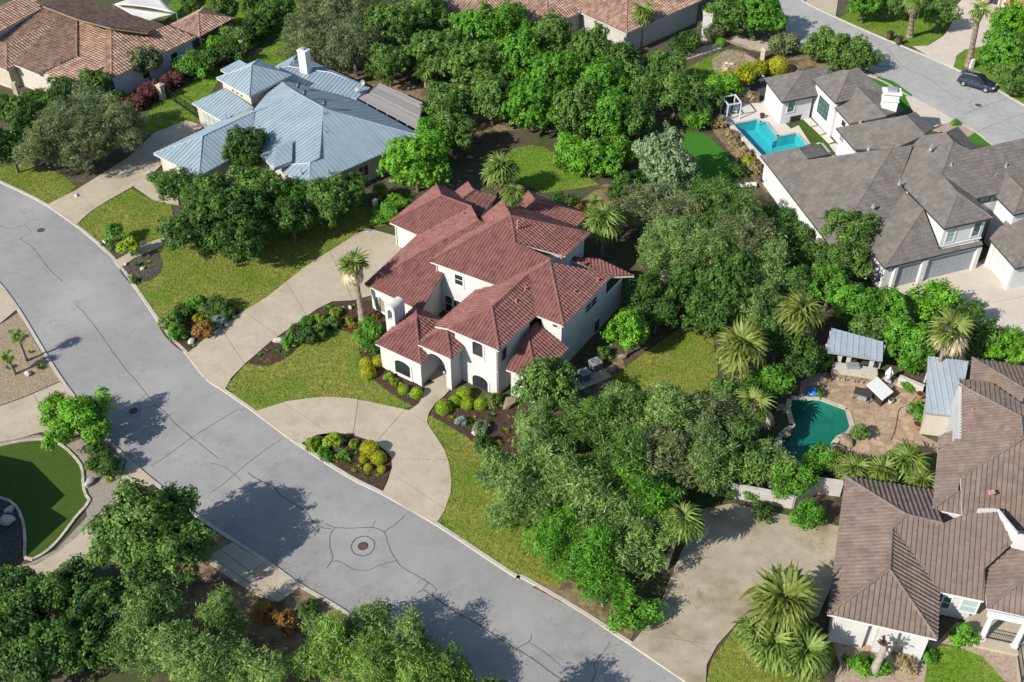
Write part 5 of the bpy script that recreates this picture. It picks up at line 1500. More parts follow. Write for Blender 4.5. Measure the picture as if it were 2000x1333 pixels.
w5b = inset([p5b['a1'], p5b['a2'], p5b['b2'], G(330, 45, 3.1), G(220, 90, 3.1)], .45); walls(H5, w5b, 2.9, M['stucco'])
walls(H5, inset([p5d['g1'], p5d['g2'], G(110, 0, 4.6), G(-40, 30, 4.6)], .4), 4.4, M['stucco'])
walls(H5, inset([p5e['h1'], p5e['h2'], G(110, 40, 3.0), G(-10, 70, 3.0), p5e['h5']], .4), 2.8, ls)
W = side(w5b, p5b['a2'], p5b['b2'])
for s_ in (4.5, 9.5): window_m(H5, W, s_, s_ + 1.1, .8, 2.3, M['white'], M['glass'], 1, 2, fw=.08)
W = side(inset([p5e['h1'], p5e['h2'], G(110, 40, 3.0), G(-10, 70, 3.0), p5e['h5']], .4), p5e['h1'], p5e['h2'])
win3(H5, W, (46, 176), (60, 170), (52, 148), nx=2, ny=1, arch=.6, fw=.2, frame=M['limestone'], glass=M['glass'])
for x, y in ((3, 150), (38, 200)):
    g = G(x, y, 0); MB().bar(g, g + [0, 0, 2.7], .5).build('pillar', ls, H5)
# gazebo roof behind it
gz = thing('gazebo', 'square gazebo with a low pyramid of orange barrel tiles', 'gazebo', tuple(G(390, 62)))
PG = {'a': (333, 50, 2.8), 'b': (390, 73, 2.8), 'c': (456, 37, 2.8), 'd': (399, 16, 2.8), 't': (387, 28, None)}
pg_, _ = roof(gz, 'orange', PG, [(('a', 'b', 't'), 22, ''), (('b', 'c', 't'), 22, ''), (('d', 'c', 't'), 22, ''), (('a', 'd', 't'), 22, '')], to, M['wood_dark'])
for p in inset([pg_['a'], pg_['b'], pg_['c'], pg_['d']], .5): MB().bar((p[0], p[1], 0), (p[0], p[1], 2.65), .3).build('post', M['limestone'], gz)

# ---- 6. the orange-tiled house along the top edge
c0 = G(1150, 10)
H6 = thing('orange_roof_house', 'long house with folded terracotta tile roofs cut off by the top edge', 'house', (c0[0], c0[1], 0))
P6 = {'a1': (815, 22, 3.4), 'a2': (948, 62, 3.4), 'a3': (948, -50, None), 'a4': (815, -85, None), 'b2': (1008, 33, 3.4), 'b3': (1008, -75, None), 'c2': (1068, 55, 3.4), 'c3': (1068, -55, None), 'd2': (1134, 25, 3.4), 'd3': (1134, -80, None),
      'e2': (1224, 66, 3.4), 'e3': (1224, -50, None), 'f2': (1372, 1, 3.4), 'f3': (1330, -90, None)}
p6, _ = roof(H6, 'orange', P6, [(('a1', 'a2', 'a3', 'a4'), 24, ''), (('a2', 'b2', 'b3', 'a3'), 24, ''), (('b2', 'c2', 'c3', 'b3'), 24, ''), (('c2', 'd2', 'd3', 'c3'), 24, ''), (('d2', 'e2', 'e3', 'd3'), 24, ''), (('e2', 'f2', 'f3', 'e3'), 24, '')], to, M['trim'])
walls(H6, inset([p6['a1'], p6['a2'], p6['b2'], p6['c2'], p6['d2'], p6['e2'], p6['f2'], G(1330, -80, 3.4), G(815, -80, 3.4)], .5), 3.1, sg)
e_, f_ = inset([p6['e2'], p6['f2'], G(1330, -80, 3.4), G(1134, -80, 3.4)], .48)[:2]
q = [(1369, 78, 0), (1387, 80, 0)]
a, b = G(*q[0]), G(*q[1])
t = thing('boundary_pillar', 'tall pale rendered pillar with a flat cap at the end of the grey wall', 'pillar', tuple((a + b) / 2))
MB().box((0, 0.2, 1.9), (1.3, .7, 3.8), R(-6)).build('shaft', M['stucco'], t, local=True)
MB().box((0, 0.2, 3.88), (1.5, .9, .18), R(-6)).build('cap', M['stucco'], t, local=True)
# the house across the back street, mostly hidden
c0 = G(1965, 5)
H7 = thing('brick_house', 'pinkish brick house front with white columns behind the palm drive', 'house', (c0[0], c0[1], 0))
a, b = G(1905, 2), G(1990, 30)
gable(H7, G(1880, -12), G(2040, 45), 4.5, 4.5, M['terracotta'], th=.4)
W = Wall(G(1880, -12), G(2040, 45))
for x in (1917, 1955):
    g = G(x, 14 + (x - 1917) * .36, 0); MB().tube([g, g + [0, 0, 4]], .28, 12).build('column', M['white'], H7)
s_, _ = W.st(1940, 12); window_m(H7, W, s_ - .6, s_ + .6, .1, 2.4, M['white'], M['wood_dark'], 1, 1, fw=.15, name='front_door')
# ---- 7. the house just past the left edge whose roof shades the artificial turf
H8 = thing('neighbour_house', 'house past the left edge that shades the artificial turf', 'house', tuple(G(-260, 1000)))
kx, ky = math.cos(SUN_AZ) * 4.6 / math.tan(SUN_EL), math.sin(SUN_AZ) * 4.6 / math.tan(SUN_EL)
ev8 = [G(*p)[:2] - [kx, ky] for p in ((66, 903), (130, 968), (103, 993), (135, 1013), (50, 1092), (-40, 1180), (-330, 1100), (-130, 860))]
MB().prism(inset(ev8, .5), 0, 4.4).build('wall', M['stucco'], H8)
cx8 = np.mean(ev8, axis=0)
mb = MB(); n8 = len(ev8)
mb.add([(p[0], p[1], 4.6) for p in ev8] + [(cx8[0] + (p[0] - cx8[0]) * .25, cx8[1] + (p[1] - cx8[1]) * .25, 6.0) for p in ev8] + [(p[0], p[1], 4.42) for p in ev8],
       [(i, (i + 1) % n8, n8 + (i + 1) % n8, n8 + i) for i in range(n8)] + [(2 * n8 + i, 2 * n8 + (i + 1) % n8, (i + 1) % n8, i) for i in range(n8)] + [tuple(range(n8, 2 * n8)), tuple(range(2 * n8, 3 * n8))[::-1]])
mb.build('roof', M['tile_red'], H8)


# ------------------------------------------------------------------ vehicles, furniture, fences, yard things
def heading(a, b):
    d = G(*b)[:2] - G(*a)[:2]
    return math.atan2(d[1], d[0])


# parked car: body lofted from cross sections, glass house, four wheels
c = (G(1868, 168) + G(1937, 180)) / 2 + [0.45, .55, 0]
CAR = thing('parked_car', 'silver-blue crossover with a black roof parked at the kerb of the back street', 'car', (c[0], c[1], 0.008), rz=heading((1866, 172), (1917, 187)))
secs = [  # x, half width, sill z, belt z, half width at belt
    (-2.36, .70, .50, .78, .66), (-2.28, .84, .36, .98, .80), (-1.9, .92, .28, 1.04, .88), (-1.2, .94, .26, 1.02, .90), (0, .94, .26, 1.0, .90), (1.0, .94, .26, .98, .89), (1.6, .93, .28, .95, .86), (2.1, .86, .32, .86, .76), (2.32, .72, .38, .70, .62), (2.40, .55, .46, .58, .48)]
mb = MB(); vs = []
for x, w_, zl, zb, wb in secs:
    vs += [(x, -w_ * .92, zl), (x, -w_, (zl + zb) / 2), (x, -wb, zb), (x, 0, zb + .03), (x, wb, zb), (x, w_, (zl + zb) / 2), (x, w_ * .92, zl)]
fs = [(i * 7 + k, i * 7 + k + 1, i * 7 + 7 + k + 1, i * 7 + 7 + k) for i in range(len(secs) - 1) for k in range(6)] + [(i * 7 + 6, i * 7, i * 7 + 7, i * 7 + 13) for i in range(len(secs) - 1)]
fs += [tuple(range(7)), tuple(range((len(secs) - 1) * 7, len(secs) * 7))]
mb.add(vs, fs)
body = mb.build('body', M['car_paint'], CAR, local=True, smooth=False)
bm = bmesh.new(); bm.from_mesh(body.data); bmesh.ops.recalc_face_normals(bm, faces=bm.faces); bm.to_mesh(body.data); bm.free()
mb = MB()                                        # bonnet sits a finger above the body
mb.add([(1.02, -.78, 1.015), (1.02, .78, 1.015), (2.15, .62, .90), (2.15, -.62, .90), (1.02, -.78, .98), (1.02, .78, .98), (2.15, .62, .86), (2.15, -.62, .86)], [(0, 3, 2, 1), (4, 5, 6, 7), (0, 1, 5, 4), (1, 2, 6, 5), (2, 3, 7, 6), (3, 0, 4, 7)])
mb.build('bonnet', M['car_dark'], CAR, local=True)
gh = [(-2.22, .78, 1.0), (-1.75, .70, 1.60), (-.1, .70, 1.66), (.35, .68, 1.60), (1.12, .80, 1.0)]
mb = MB(); vs = []
for x, w_, z in gh: vs += [(x, -w_, z), (x, w_, z)]
side_l = [0, 2, 4, 6, 8]; side_r = [1, 3, 5, 7, 9]
mb.add(vs, [tuple(side_l), tuple(side_r)[::-1], (0, 1, 3, 2), (6, 7, 9, 8)]); mb.build('windows', M['glass'], CAR, local=True)
mb = MB(); mb.add([(-1.78, -.71, 1.60), (-1.78, .71, 1.60), (-.1, .71, 1.675), (-.1, -.71, 1.675), (.38, .69, 1.61), (.38, -.69, 1.61), (-2.3, -.62, 1.52), (-2.3, .62, 1.52)], [(0, 3, 2, 1), (3, 5, 4, 2), (6, 0, 1, 7)])
mb.build('car_roof', M['car_dark'], CAR, local=True)
for s_ in (-1, 1):
    mb = MB()
    for i in range(4):
        a, b = gh[i], gh[i + 1]
        mb.bar((a[0], s_ * (a[1] + .01), a[2]), (b[0], s_ * (b[1] + .01), b[2]), .06)
    mb.bar((-.35, s_ * .715, 1.63), (-.35, s_ * .82, 1.0), .07); mb.bar((-1.5, s_ * .72, 1.58), (-1.75, s_ * .82, 1.0), .12)
    mb.build('window_frame', M['car_paint'], CAR, local=True)
    MB().bar((-1.7, s_ * .60, 1.68), (-.1, s_ * .60, 1.72), .05).build('roof_rail', M['grey_metal'], CAR, local=True)
    MB().box((.72, s_ * 1.0, 1.03), (.2, .2, .14)).build('wing_mirror', M['car_dark'], CAR, local=True)
    MB().box((2.2, s_ * .58, .74), (.22, .30, .12), s_ * -.35).build('headlight', M['lamp_glass'], CAR, local=True)
    MB().box((-2.30, s_ * .62, .88), (.1, .34, .14)).build('tail_light', M['vent'], CAR, local=True)
    MB().box((-.3, s_ * .955, .34), (3.0, .06, .12)).build('sill', M['car_dark'], CAR, local=True)
    for x in (-1.45, 1.45):
        wt_ = MB(); wt_.tube([(x, s_ * .76, .35), (x, s_ * .97, .35)], [.35, .35], 20); wo = wt_.build('wheel', M['tyre'], CAR, local=True)
        q = MB(); q.tube([(x, s_ * .96, .35), (x, s_ * .985, .35)], [.23, .20], 16)
        for k in range(5):
            a = k * 2 * math.pi / 5; q.bar((x, s_ * .99, .35), (x + .2 * math.cos(a), s_ * .985, .35 + .2 * math.sin(a)), .05)
        q.build('rim', M['grey_metal'], wo, local=True)
        q = MB(); q.tube([(x - .44 * math.cos(t), s_ * .945, .35 + .44 * math.sin(t)) for t in np.linspace(0, math.pi, 9)], .045, 6); q.build('wheel_arch', M['car_dark'], CAR, local=True)
MB().box((2.36, 0, .55), (.08, .9, .2)).build('grille', M['car_dark'], CAR, local=True)
MB().box((-2.38, 0, .42), (.1, 1.3, .2)).build('bumper', M['car_dark'], CAR, local=True)

# wheelie bins
for (x, y), lb in (((1736, 79), 'brown wheelie bin on the back kerb, the one farther from the car'), ((1754, 89), 'brown wheelie bin on the back kerb, the one nearer the car')):
    g = G(x, y); t = thing('wheelie_bin', lb, 'bin', (g[0], g[1], 0.1), 'wheelie bins on the kerb', heading((1736, 73), (1755, 82)))
    mb = MB(); mb.add([(-.26, -.3, .1), (.26, -.3, .1), (.26, .3, .1), (-.26, .3, .1), (-.33, -.4, 1.05), (.33, -.4, 1.05), (.33, .4, 1.05), (-.33, .4, 1.05)], [(0, 3, 2, 1), (0, 1, 5, 4), (1, 2, 6, 5), (2, 3, 7, 6), (3, 0, 4, 7), (4, 5, 6, 7)]); mb.build('body', M['rust'], t, local=True)
    MB().box((0, -.03, 1.1), (.7, .9, .08), tilt=(.06, 0)).build('lid', M['wood_dark'], t, local=True)
    for s_ in (-1, 1): MB().tube([(s_ * .25, .36, .13), (s_ * .31, .36, .13)], .13, 12).build('wheel', M['tyre'], t, local=True)
    MB().bar((-.28, .46, 1.0), (.28, .46, 1.0), .05).build('handle', M['wood_dark'], t, local=True)


# pillars and iron fences
def pillar(px, py, h, wd, mt, label, rz=-.5):
    g = G(px, py); t = thing('fence_pillar', label, 'pillar', (g[0], g[1], 0), rz=rz)
    MB().box((0, 0, h / 2), (wd, wd, h)).build('shaft', mt, t, local=True)
    MB().box((0, 0, h + .05), (wd * 1.25, wd * 1.25, .1)).build('cap', mt, t, local=True)
    m = MB(); k = wd * .6; m.add([(-k, -k, h + .1), (k, -k, h + .1), (k, k, h + .1), (-k, k, h + .1), (0, 0, h + .3)], [(0, 1, 4), (1, 2, 4), (2, 3, 4), (3, 0, 4)]); m.build('finial', mt, t, local=True)


pillar(318, 194, 1.9, .7, M['limestone'], 'pale limestone gate pillar at the end of the red hedge')
pillar(735, 418, 1.7, .42, M['stucco'], 'slim white pillar with a pointed cap between the two middle houses')
pillar(475, 102, 1.6, .5, M['stucco_grey'], 'grey stone pillar in the hedge near the gazebo')
pillar(1489, 117, 1.4, .6, M['limestone'], 'low stone pillar at the end of the rusty rail fence')


def iron_fence(a, b, h, label, mt=M['iron'], rails=(.15, 1.0), gap=.16):
    A, B = G(*a), G(*b)
    L_ = np.linalg.norm(B - A); rz = math.atan2(B[1] - A[1], B[0] - A[0])
    t = thing('iron_fence', label, 'fence', (A[0], A[1], 0), rz=rz)
    for r_ in rails: MB().bar((0, 0, h * r_), (L_, 0, h * r_), .05).build('rail', mt, t, local=True)
    pk = MB().bar((0, 0, .05), (0, 0, h * 1.04), .022).build('picket', mt, t, local=True)
    for k in range(1, int(L_ / gap)):
        o = pk.copy(); C.objects.link(o); o.location = (k * gap, 0, 0)
    for k in range(int(L_ / 2.4) + 1):
        MB().bar((min(k * 2.4, L_), 0, 0), (min(k * 2.4, L_), 0, h * 1.1), .07).build('post', mt, t, local=True)
    return t


iron_fence((326, 190), (394, 236), 1.3, 'black iron picket fence from the limestone pillar to the metal-roofed house')
iron_fence((742, 412), (800, 440), 1.3, 'black iron picket fence beside the slim white pillar')
iron_fence((1415, 92), (1484, 118), 1.1, 'rusty rail fence along the driveway of the grey-walled house', M['rust'], (.1, .4, .7, 1.0), .9)
iron_fence((1985, 1275), (1996, 1345), 1.0, 'black iron railing beside the walk in the bottom right corner')

# low rendered wall south of the green pool
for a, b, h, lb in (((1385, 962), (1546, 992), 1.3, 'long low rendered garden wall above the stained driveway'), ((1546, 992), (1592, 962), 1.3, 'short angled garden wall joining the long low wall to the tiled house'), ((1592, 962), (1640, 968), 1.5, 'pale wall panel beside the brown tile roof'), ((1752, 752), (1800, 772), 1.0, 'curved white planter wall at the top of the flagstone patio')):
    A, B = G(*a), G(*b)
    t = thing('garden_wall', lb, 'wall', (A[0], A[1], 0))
    m = MB().bar(A + [0, 0, h / 2], B + [0, 0, h / 2], .3, h); m.build('wall', M['stucco_grey'], t)  # the grey stands in for the shade lying on the long white wall
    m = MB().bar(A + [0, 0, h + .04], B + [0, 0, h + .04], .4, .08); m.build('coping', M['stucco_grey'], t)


# air conditioners by the shaded wall
for (x, y), lb in (((1140, 742), 'grey air conditioner unit nearest the garage wing, with a round fan grille'), ((1162, 722), 'darker air conditioner unit behind the first one against the shaded wall')):
    g = G(x, y); t = thing('air_conditioner', lb, 'air conditioner', (g[0], g[1], 0.05), 'air conditioners', .55)
    MB().box((0, 0, .5), (.95, .95, .9)).build('casing', M['grey_metal'], t, local=True)
    m = MB()
    for r_ in (.12, .24, .36): m.tube([(r_ * math.cos(a), r_ * math.sin(a), .97) for a in np.linspace(0, 2 * math.pi, 17)], .02, 4)
    m.build('fan_grille', M['iron'], t, local=True)
    m = MB()
    for k in range(6):
        for s_ in (-1, 1): m.box((0, s_ * .48, .18 + k * .12), (.8, .02, .05)); m.box((s_ * .48, 0, .18 + k * .12), (.02, .8, .05))
    m.build('louvre', M['dark_trim'], t, local=True)
g = G(1155, 740); o = MB().box((g[0], g[1], .03), (3.4, 1.6, .1), .55).build('equipment_pad', M['concrete']); tag(o, 'pale concrete pad under the two air conditioners', 'concrete pad')

# pergola of weathered slats by the metal-roofed house
t = thing('pergola', 'weathered grey wooden slat pergola against the blue metal roof', 'pergola', tuple(G(760, 220)))
q = [np.array(G(*p, 2.8)) for p in ((699, 194), (742, 165), (826, 203), (815, 256))]
for k in range(7):
    s_ = k / 6; MB().bar(q[0] * (1 - s_) + q[3] * s_, q[1] * (1 - s_) + q[2] * s_, .12, .2).build('beam', M['wood_grey'], t)
for k in range(24):
    s_ = (k + .5) / 24
    m = MB().bar(q[0] * (1 - s_) + q[1] * s_ + [0, 0, .16], q[3] * (1 - s_) + q[2] * s_ + [0, 0, .16], .13, .07, random.random()); m.build('slat', M['wood_grey'], t)
for p in q: MB().bar((p[0], p[1], 0), (p[0], p[1], 2.7), .16).build('post', M['wood_grey'], t)

# shade sails at top left
def sail(px, label, sag):
    t = thing('shade_sail', label, 'shade sail', tuple(G(px[0][0], px[0][1])), 'white shade sails')
    c = [np.array(G(x, y, z)) for x, y, z in px]
    n = 8; vs = []; idx = {}
    for i in range(n + 1):
        for j in range(n + 1 - i):
            a, b = i / n, j / n; k = 1 - a - b
            p = c[0] * k + c[1] * a + c[2] * b
            m_ = (c[0] + c[1] + c[2]) / 3
            e = 1 - 27 * a * b * k
            edge = 4 * max(a * b * (1 - k), b * k * (1 - a), k * a * (1 - b)) * (1 if min(a, b, k) < 1e-6 else .5)
            p = p + (m_ - p) * .22 * edge - np.array([0, 0, sag]) * a * b * k * 9
            idx[i, j] = len(vs); vs.append(p)
    fs = []
    for i in range(n):
        for j in range(n - i):
            fs.append((idx[i, j], idx[i + 1, j], idx[i, j + 1]))
            if j < n - i - 1: fs.append((idx[i + 1, j], idx[i + 1, j + 1], idx[i, j + 1]))
    m = MB(); m.add(vs, fs); cl = m.build('canvas', M['canvas'], t, smooth=True)
    md = cl.modifiers.new('cloth', 'SOLIDIFY'); md.thickness = .01
    for p in c: MB().tube([(p[0], p[1], 0), (p[0], p[1], p[2] + .1)], .06, 8).build('mast', M['grey_metal'], t)


sail([(221, 9, 4.2), (300, -30, 3.4), (345, 27, 3.6)], 'off-white shade sail at top left, the upper one behind the tiled house', .3)
sail([(221, 9, 3.6), (279, 49, 3.2), (345, 27, 3.3)], 'off-white shade sail at top left, the lower one touching the tile roof', .3)

# terrace furniture at the turquoise pool
g = G(1431, 232); FR = thing('lounger_canopy', 'open white cube frame over two sun loungers beside the turquoise pool', 'pergola frame', tuple(g))
top = [np.array(G(*p, 2.2)) for p in ((1411.5, 190.5), (1436, 185.5), (1448, 201.5), (1422.5, 205.5))]
for i in range(4):
    MB().bar(top[i], top[(i + 1) % 4], .12).build('beam', M['white'], FR)
    MB().bar((top[i][0], top[i][1], 0.02), top[i], .12).build('post', M['white'], FR)
hd = heading((1417, 228), (1424, 208))


def lounger(px, py, label, hd=hd):
    g = G(px, py); t = thing('sun_lounger', label, 'sun lounger', (g[0], g[1], 0.02), 'sun loungers by the pool', hd)
    MB().box((-.2, 0, .3), (1.3, .62, .09)).build('seat', M['white'], t, local=True)
    MB().box((.72, 0, .48), (.72, .62, .09), tilt=(0, -.6)).build('backrest', M['white'], t, local=True)
    for x in (-.75, .5):
        for y in (-.26, .26): MB().box((x, y, .13), (.06, .06, .26)).build('leg', M['grey_metal'], t, local=True)


lounger(1421, 219, 'white sun lounger under the cube frame, the one nearer the bushes'); lounger(1436, 217, 'white sun lounger under the cube frame, the one nearer the house')
g = G(1448, 186); t = thing('outdoor_sofa', 'grey outdoor sofa behind the cube frame beside the hedge', 'sofa', (g[0], g[1], 0), rz=.15)
MB().box((0, 0, .22), (2.2, .8, .4)).build('seat', M['grey_metal'], t, local=True); MB().box((0, .38, .55), (2.2, .14, .5)).build('backrest', M['grey_metal'], t, local=True)
for s_ in (-1, 1): MB().box((s_ * 1.03, 0, .4), (.14, .8, .36)).build('armrest', M['grey_metal'], t, local=True)
g = G(1550, 236); t = thing('planter_box', 'long black planter box against the white guest wing', 'planter', (g[0], g[1], .02), rz=heading((1540, 238), (1561, 233)))
MB().box((0, 0, .38), (1.5, .62, .72)).build('box', M['wicker'], t, local=True); MB().box((0, 0, .76), (1.6, .7, .05)).build('rim', M['wood_dark'], t, local=True)
for k in range(5): MB().box((-.6 + k * .3, -.33, .38), (.05, .03, .7)).build('batten', M['wood_dark'], t, local=True)


def pot(px, py, r_, h, mt, label, z=.02, plant=None):
    g = G(px, py); t = thing('plant_pot', label, 'plant pot', (g[0], g[1], z))
    m = MB(); m.tube([(0, 0, 0), (0, 0, h * .8), (0, 0, h)], [r_ * .65, r_, r_ * 1.08], 14); m.build('pot', mt, t, local=True)
    m = MB(); m.tube([(0, 0, h * .98), (0, 0, h * 1.02)], [r_ * .9, r_ * .9], 14); m.build('soil', M['mulch'], t, local=True)
    return t


pot(1488, 231, .3, .55, M['wicker'], 'dark round pot with a bare twig near the middle of the pool terrace')


def metal_chair(px, py, rz, label, mt=M['white']):
    g = G(px, py); t = thing('garden_chair', label, 'chair', (g[0], g[1], .02), 'chairs in the yards', rz)
    MB().box((0, 0, .44), (.5, .5, .05)).build('seat', mt, t, local=True)
    m = MB()
    for k in range(5): m.bar((-.2 + k * .1, .24, .46), (-.2 + k * .1, .3, .95), .03)
    m.bar((-.25, .3, .95), (.25, .3, .95), .05); m.build('backrest', mt, t, local=True)
    for x in (-.22, .22):
        for y in (-.22, .22): MB().box((x, y, .21), (.04, .04, .42)).build('leg', mt, t, local=True)


for k, (x, y, rz, lb) in enumerate(((1470, 160, .4, 'white slatted chair in the shaded side yard, nearest the hedge'), (1479, 152, 1.4, 'white slatted chair in the shaded side yard, nearest the yellow shrub'), (1485, 163, -.9, 'white slatted chair in the shaded side yard, nearest the house corner'))): metal_chair(x, y, rz, lb)
for k, (x, y, lb) in enumerate(((1447, 368, 'white slatted bench by the dark hedge, leftmost of three in the row'), (1459, 367, 'white slatted bench by the dark hedge, middle of three in the row'), (1471, 366, 'white slatted bench by the dark hedge, rightmost of three in the row'))):
    g = G(x, y); t = thing('garden_bench', lb, 'bench', (g[0], g[1], 0), 'white benches by the hedge', -.1)
    for j in range(4): MB().box((0, -.3 + j * .2, .42), (.62, .16, .05)).build('slat', M['white'], t, local=True)
    for a in (-.25, .25): MB().box((a, 0, .2), (.06, .7, .4)).build('leg', M['grey_metal'], t, local=True)
for x, y, rz, lb in ((1488, 360, .5, 'dark metal chair at the corner of the white wall, left of its pair'), (1500, 366, 2.2, 'dark metal chair at the corner of the white wall, right of its pair')): metal_chair(x, y, rz, lb, M['iron'])

# pavilion, counter and things on the flagstone patio
PV = thing('pavilion', 'open pavilion with a grey metal shed roof and white posts above the flagstone patio', 'pavilion', tuple(G(1670, 700)))
PP = {'a': (1616.5, 687, 2.6), 'b': (1724, 704, 2.6), 'c': (1725, 668, None), 'd': (1624, 641, None)}
pv, _ = roof(PV, 'seam', PP, [(('a', 'b', 'c', 'd'), 8, '')], M['metal_shed'], M['grey_metal'], drop=.18)
for s_ in (.06, .33, .5, .92):
    p = pv['a'] * (1 - s_) + pv['b'] * s_ + np.array([0, 1.15, 0])
    MB().bar((p[0], p[1], 0), (p[0], p[1], 2.45), .3).build('post', M['stucco'], PV)
for p in (pv['c'], pv['d']): MB().bar((p[0], p[1] - .3, 0), (p[0], p[1] - .3, p[2] - .2), .3).build('post', M['stucco'], PV)
A, B = G(1624, 736), G(1712, 749)
CT = thing('outdoor_kitchen', 'long stone outdoor kitchen counter below the pavilion', 'outdoor kitchen', tuple(A))
MB().bar(A + [0, .5, .45], B + [0, .5, .45], .8, .9).build('counter', M['limestone'], CT)
MB().bar(A + [0, .5, .94], B + [0, .5, .94], .95, .08).build('worktop', M['stucco_grey'], CT)
m_ = A * .55 + B * .45; MB().box((m_[0], m_[1] + .55, 1.15), (1.1, .6, .35)).build('grill', M['grey_metal'], CT)
for k in range(9):
    p = A + (B - A) * (k + .3) / 9
    m = MB().box((p[0], p[1] - .15, .16), (.55, .4, .36), random.random()); o = m.build('rubble_stone', M['rock_brown'], CT)
g = G(1731, 748); t = thing('statue', 'white draped garden statue on the patio beside the planter wall', 'statue', (g[0], g[1], .03))
m = MB(); m.box((0, 0, .2), (.55, .55, .4)); m.build('plinth', M['stucco'], t, local=True)
m = MB(); m.tube([(0, 0, .4), (.03, 0, .8), (-.02, .02, 1.25), (0, 0, 1.5), (0, 0, 1.58)], [.26, .22, .24, .19, .07], 10); m.tube([(0, 0, 1.56), (0, 0, 1.68), (0, 0, 1.8)], [.07, .12, .05], 10)
m.tube([(.2, 0, 1.45), (.32, -.05, 1.1), (.2, -.2, .95)], [.07, .06, .05], 6); m.tube([(-.2, 0, 1.45), (-.3, -.02, 1.15), (-.28, -.12, .9)], [.07, .06, .05], 6); m.build('figure', M['white'], t, local=True, smooth=True)
c = [G(*p, .95) for p in ((1692.5, 752), (1713, 736), (1745, 766), (1724, 782))]
t = thing('hot_tub', 'square hot tub with a white folding cover on the flagstone patio', 'hot tub', tuple(G(1718, 768)))
MB().prism([p[:2] for p in inset(c, .08)], 0.03, .86).build('cabinet', M['wood_dark'], t)
mid = (c[0] + c[3]) / 2, (c[1] + c[2]) / 2
for q in ([c[0], (c[0] + c[1]) / 2 - [.02, 0, 0], (c[3] + c[2]) / 2 - [.02, 0, 0], c[3]], [(c[0] + c[1]) / 2 + [.02, 0, 0], c[1], c[2], (c[3] + c[2]) / 2 + [.02, 0, 0]]):
    MB().prism([p[:2] for p in q], .86, .98).build('cover_panel', M['white'], t)
e = (c[1] + c[2]) / 2; MB().box((e[0] + .35, e[1], .3), (.5, .9, .5), -.7).build('step', M['grey_metal'], t)
g = G(1683, 779); t = thing('patio_table', 'low rectangular black table on the flagstone patio', 'table', (g[0], g[1], .04), rz=heading((1663, 775), (1700, 785)))
MB().box((0, 0, .72), (1.55, .95, .06)).build('tabletop', M['wicker'], t, local=True)
for x in (-.68, .68):
    for y in (-.38, .38): MB().box((x, y, .35), (.07, .07, .7)).build('leg', M['iron'], t, local=True)
MB().box((0, -.2, .35), (.8, .5, .4)).build('shelf', M['grey_metal'], t, local=True)
g = G(1588, 769); t = thing('pool_float', 'crumpled blue vinyl float at the edge of the green pool', 'pool float', (g[0], g[1], .2), rz=.2)
m = MB(); m.tube([(.48 * math.cos(a), .36 * math.sin(a), .05 * math.sin(3 * a)) for a in np.linspace(0, 2 * math.pi, 19)], .2, 9); m.build('ring', M['cover_blue'], t, local=True, smooth=True)
MB().box((.05, -.03, .02), (.6, .4, .08), .3, tilt=(.1, .15)).build('floor', M['cover_blue'], t, local=True)
MB().box((-.12, -.16, .2), (.26, .18, .06), .6, tilt=(.2, .3)).build('valve_flap', M['white'], t, local=True)
pot(1738, 788, .24, .4, M['canvas'], 'cream pot with a small plant beside the hot tub', .04)
pot(1795, 778, .36, .5, M['terracotta'], 'terracotta pot by the metal patio cover, above the round shrub', .04)
pot(1791, 838, .4, .55, M['terracotta'], 'terracotta pot by the metal patio cover, below the round shrub', .04)
pts_ = smooth_line([G(*p) for p in ((1788, 778), (1775, 792), (1757, 800), (1752, 820), (1748, 840), (1740, 860))], n=5)
t = tag(MB().tube([p + [0, 0, .07] for p in pts_], .03, 6).build('garden_hose', M['wood_dark']), 'dark garden hose winding across the flagstone patio', 'hose')

# stones
def rock_mesh(seed):
    bm = bmesh.new(); bmesh.ops.create_icosphere(bm, subdivisions=2, radius=1)
    rs_ = random.Random(seed)
    ph = [(rs_.uniform(-1, 1), rs_.uniform(-1, 1), rs_.uniform(-1, 1), rs_.uniform(.7, 1.0)) for _ in range(9)]
    for v in bm.verts:
        for a, b, c_, d in ph:
            n = Vector((a, b, c_)).normalized(); k = v.co.dot(n)
            if k > d * .8: v.co -= n * (k - d * .8)
        v.co *= 1 + rs_.uniform(-.05, .05)
    me = bpy.data.meshes.new('boulder'); bm.to_mesh(me); bm.free(); me.materials.append(M['rock']); return me


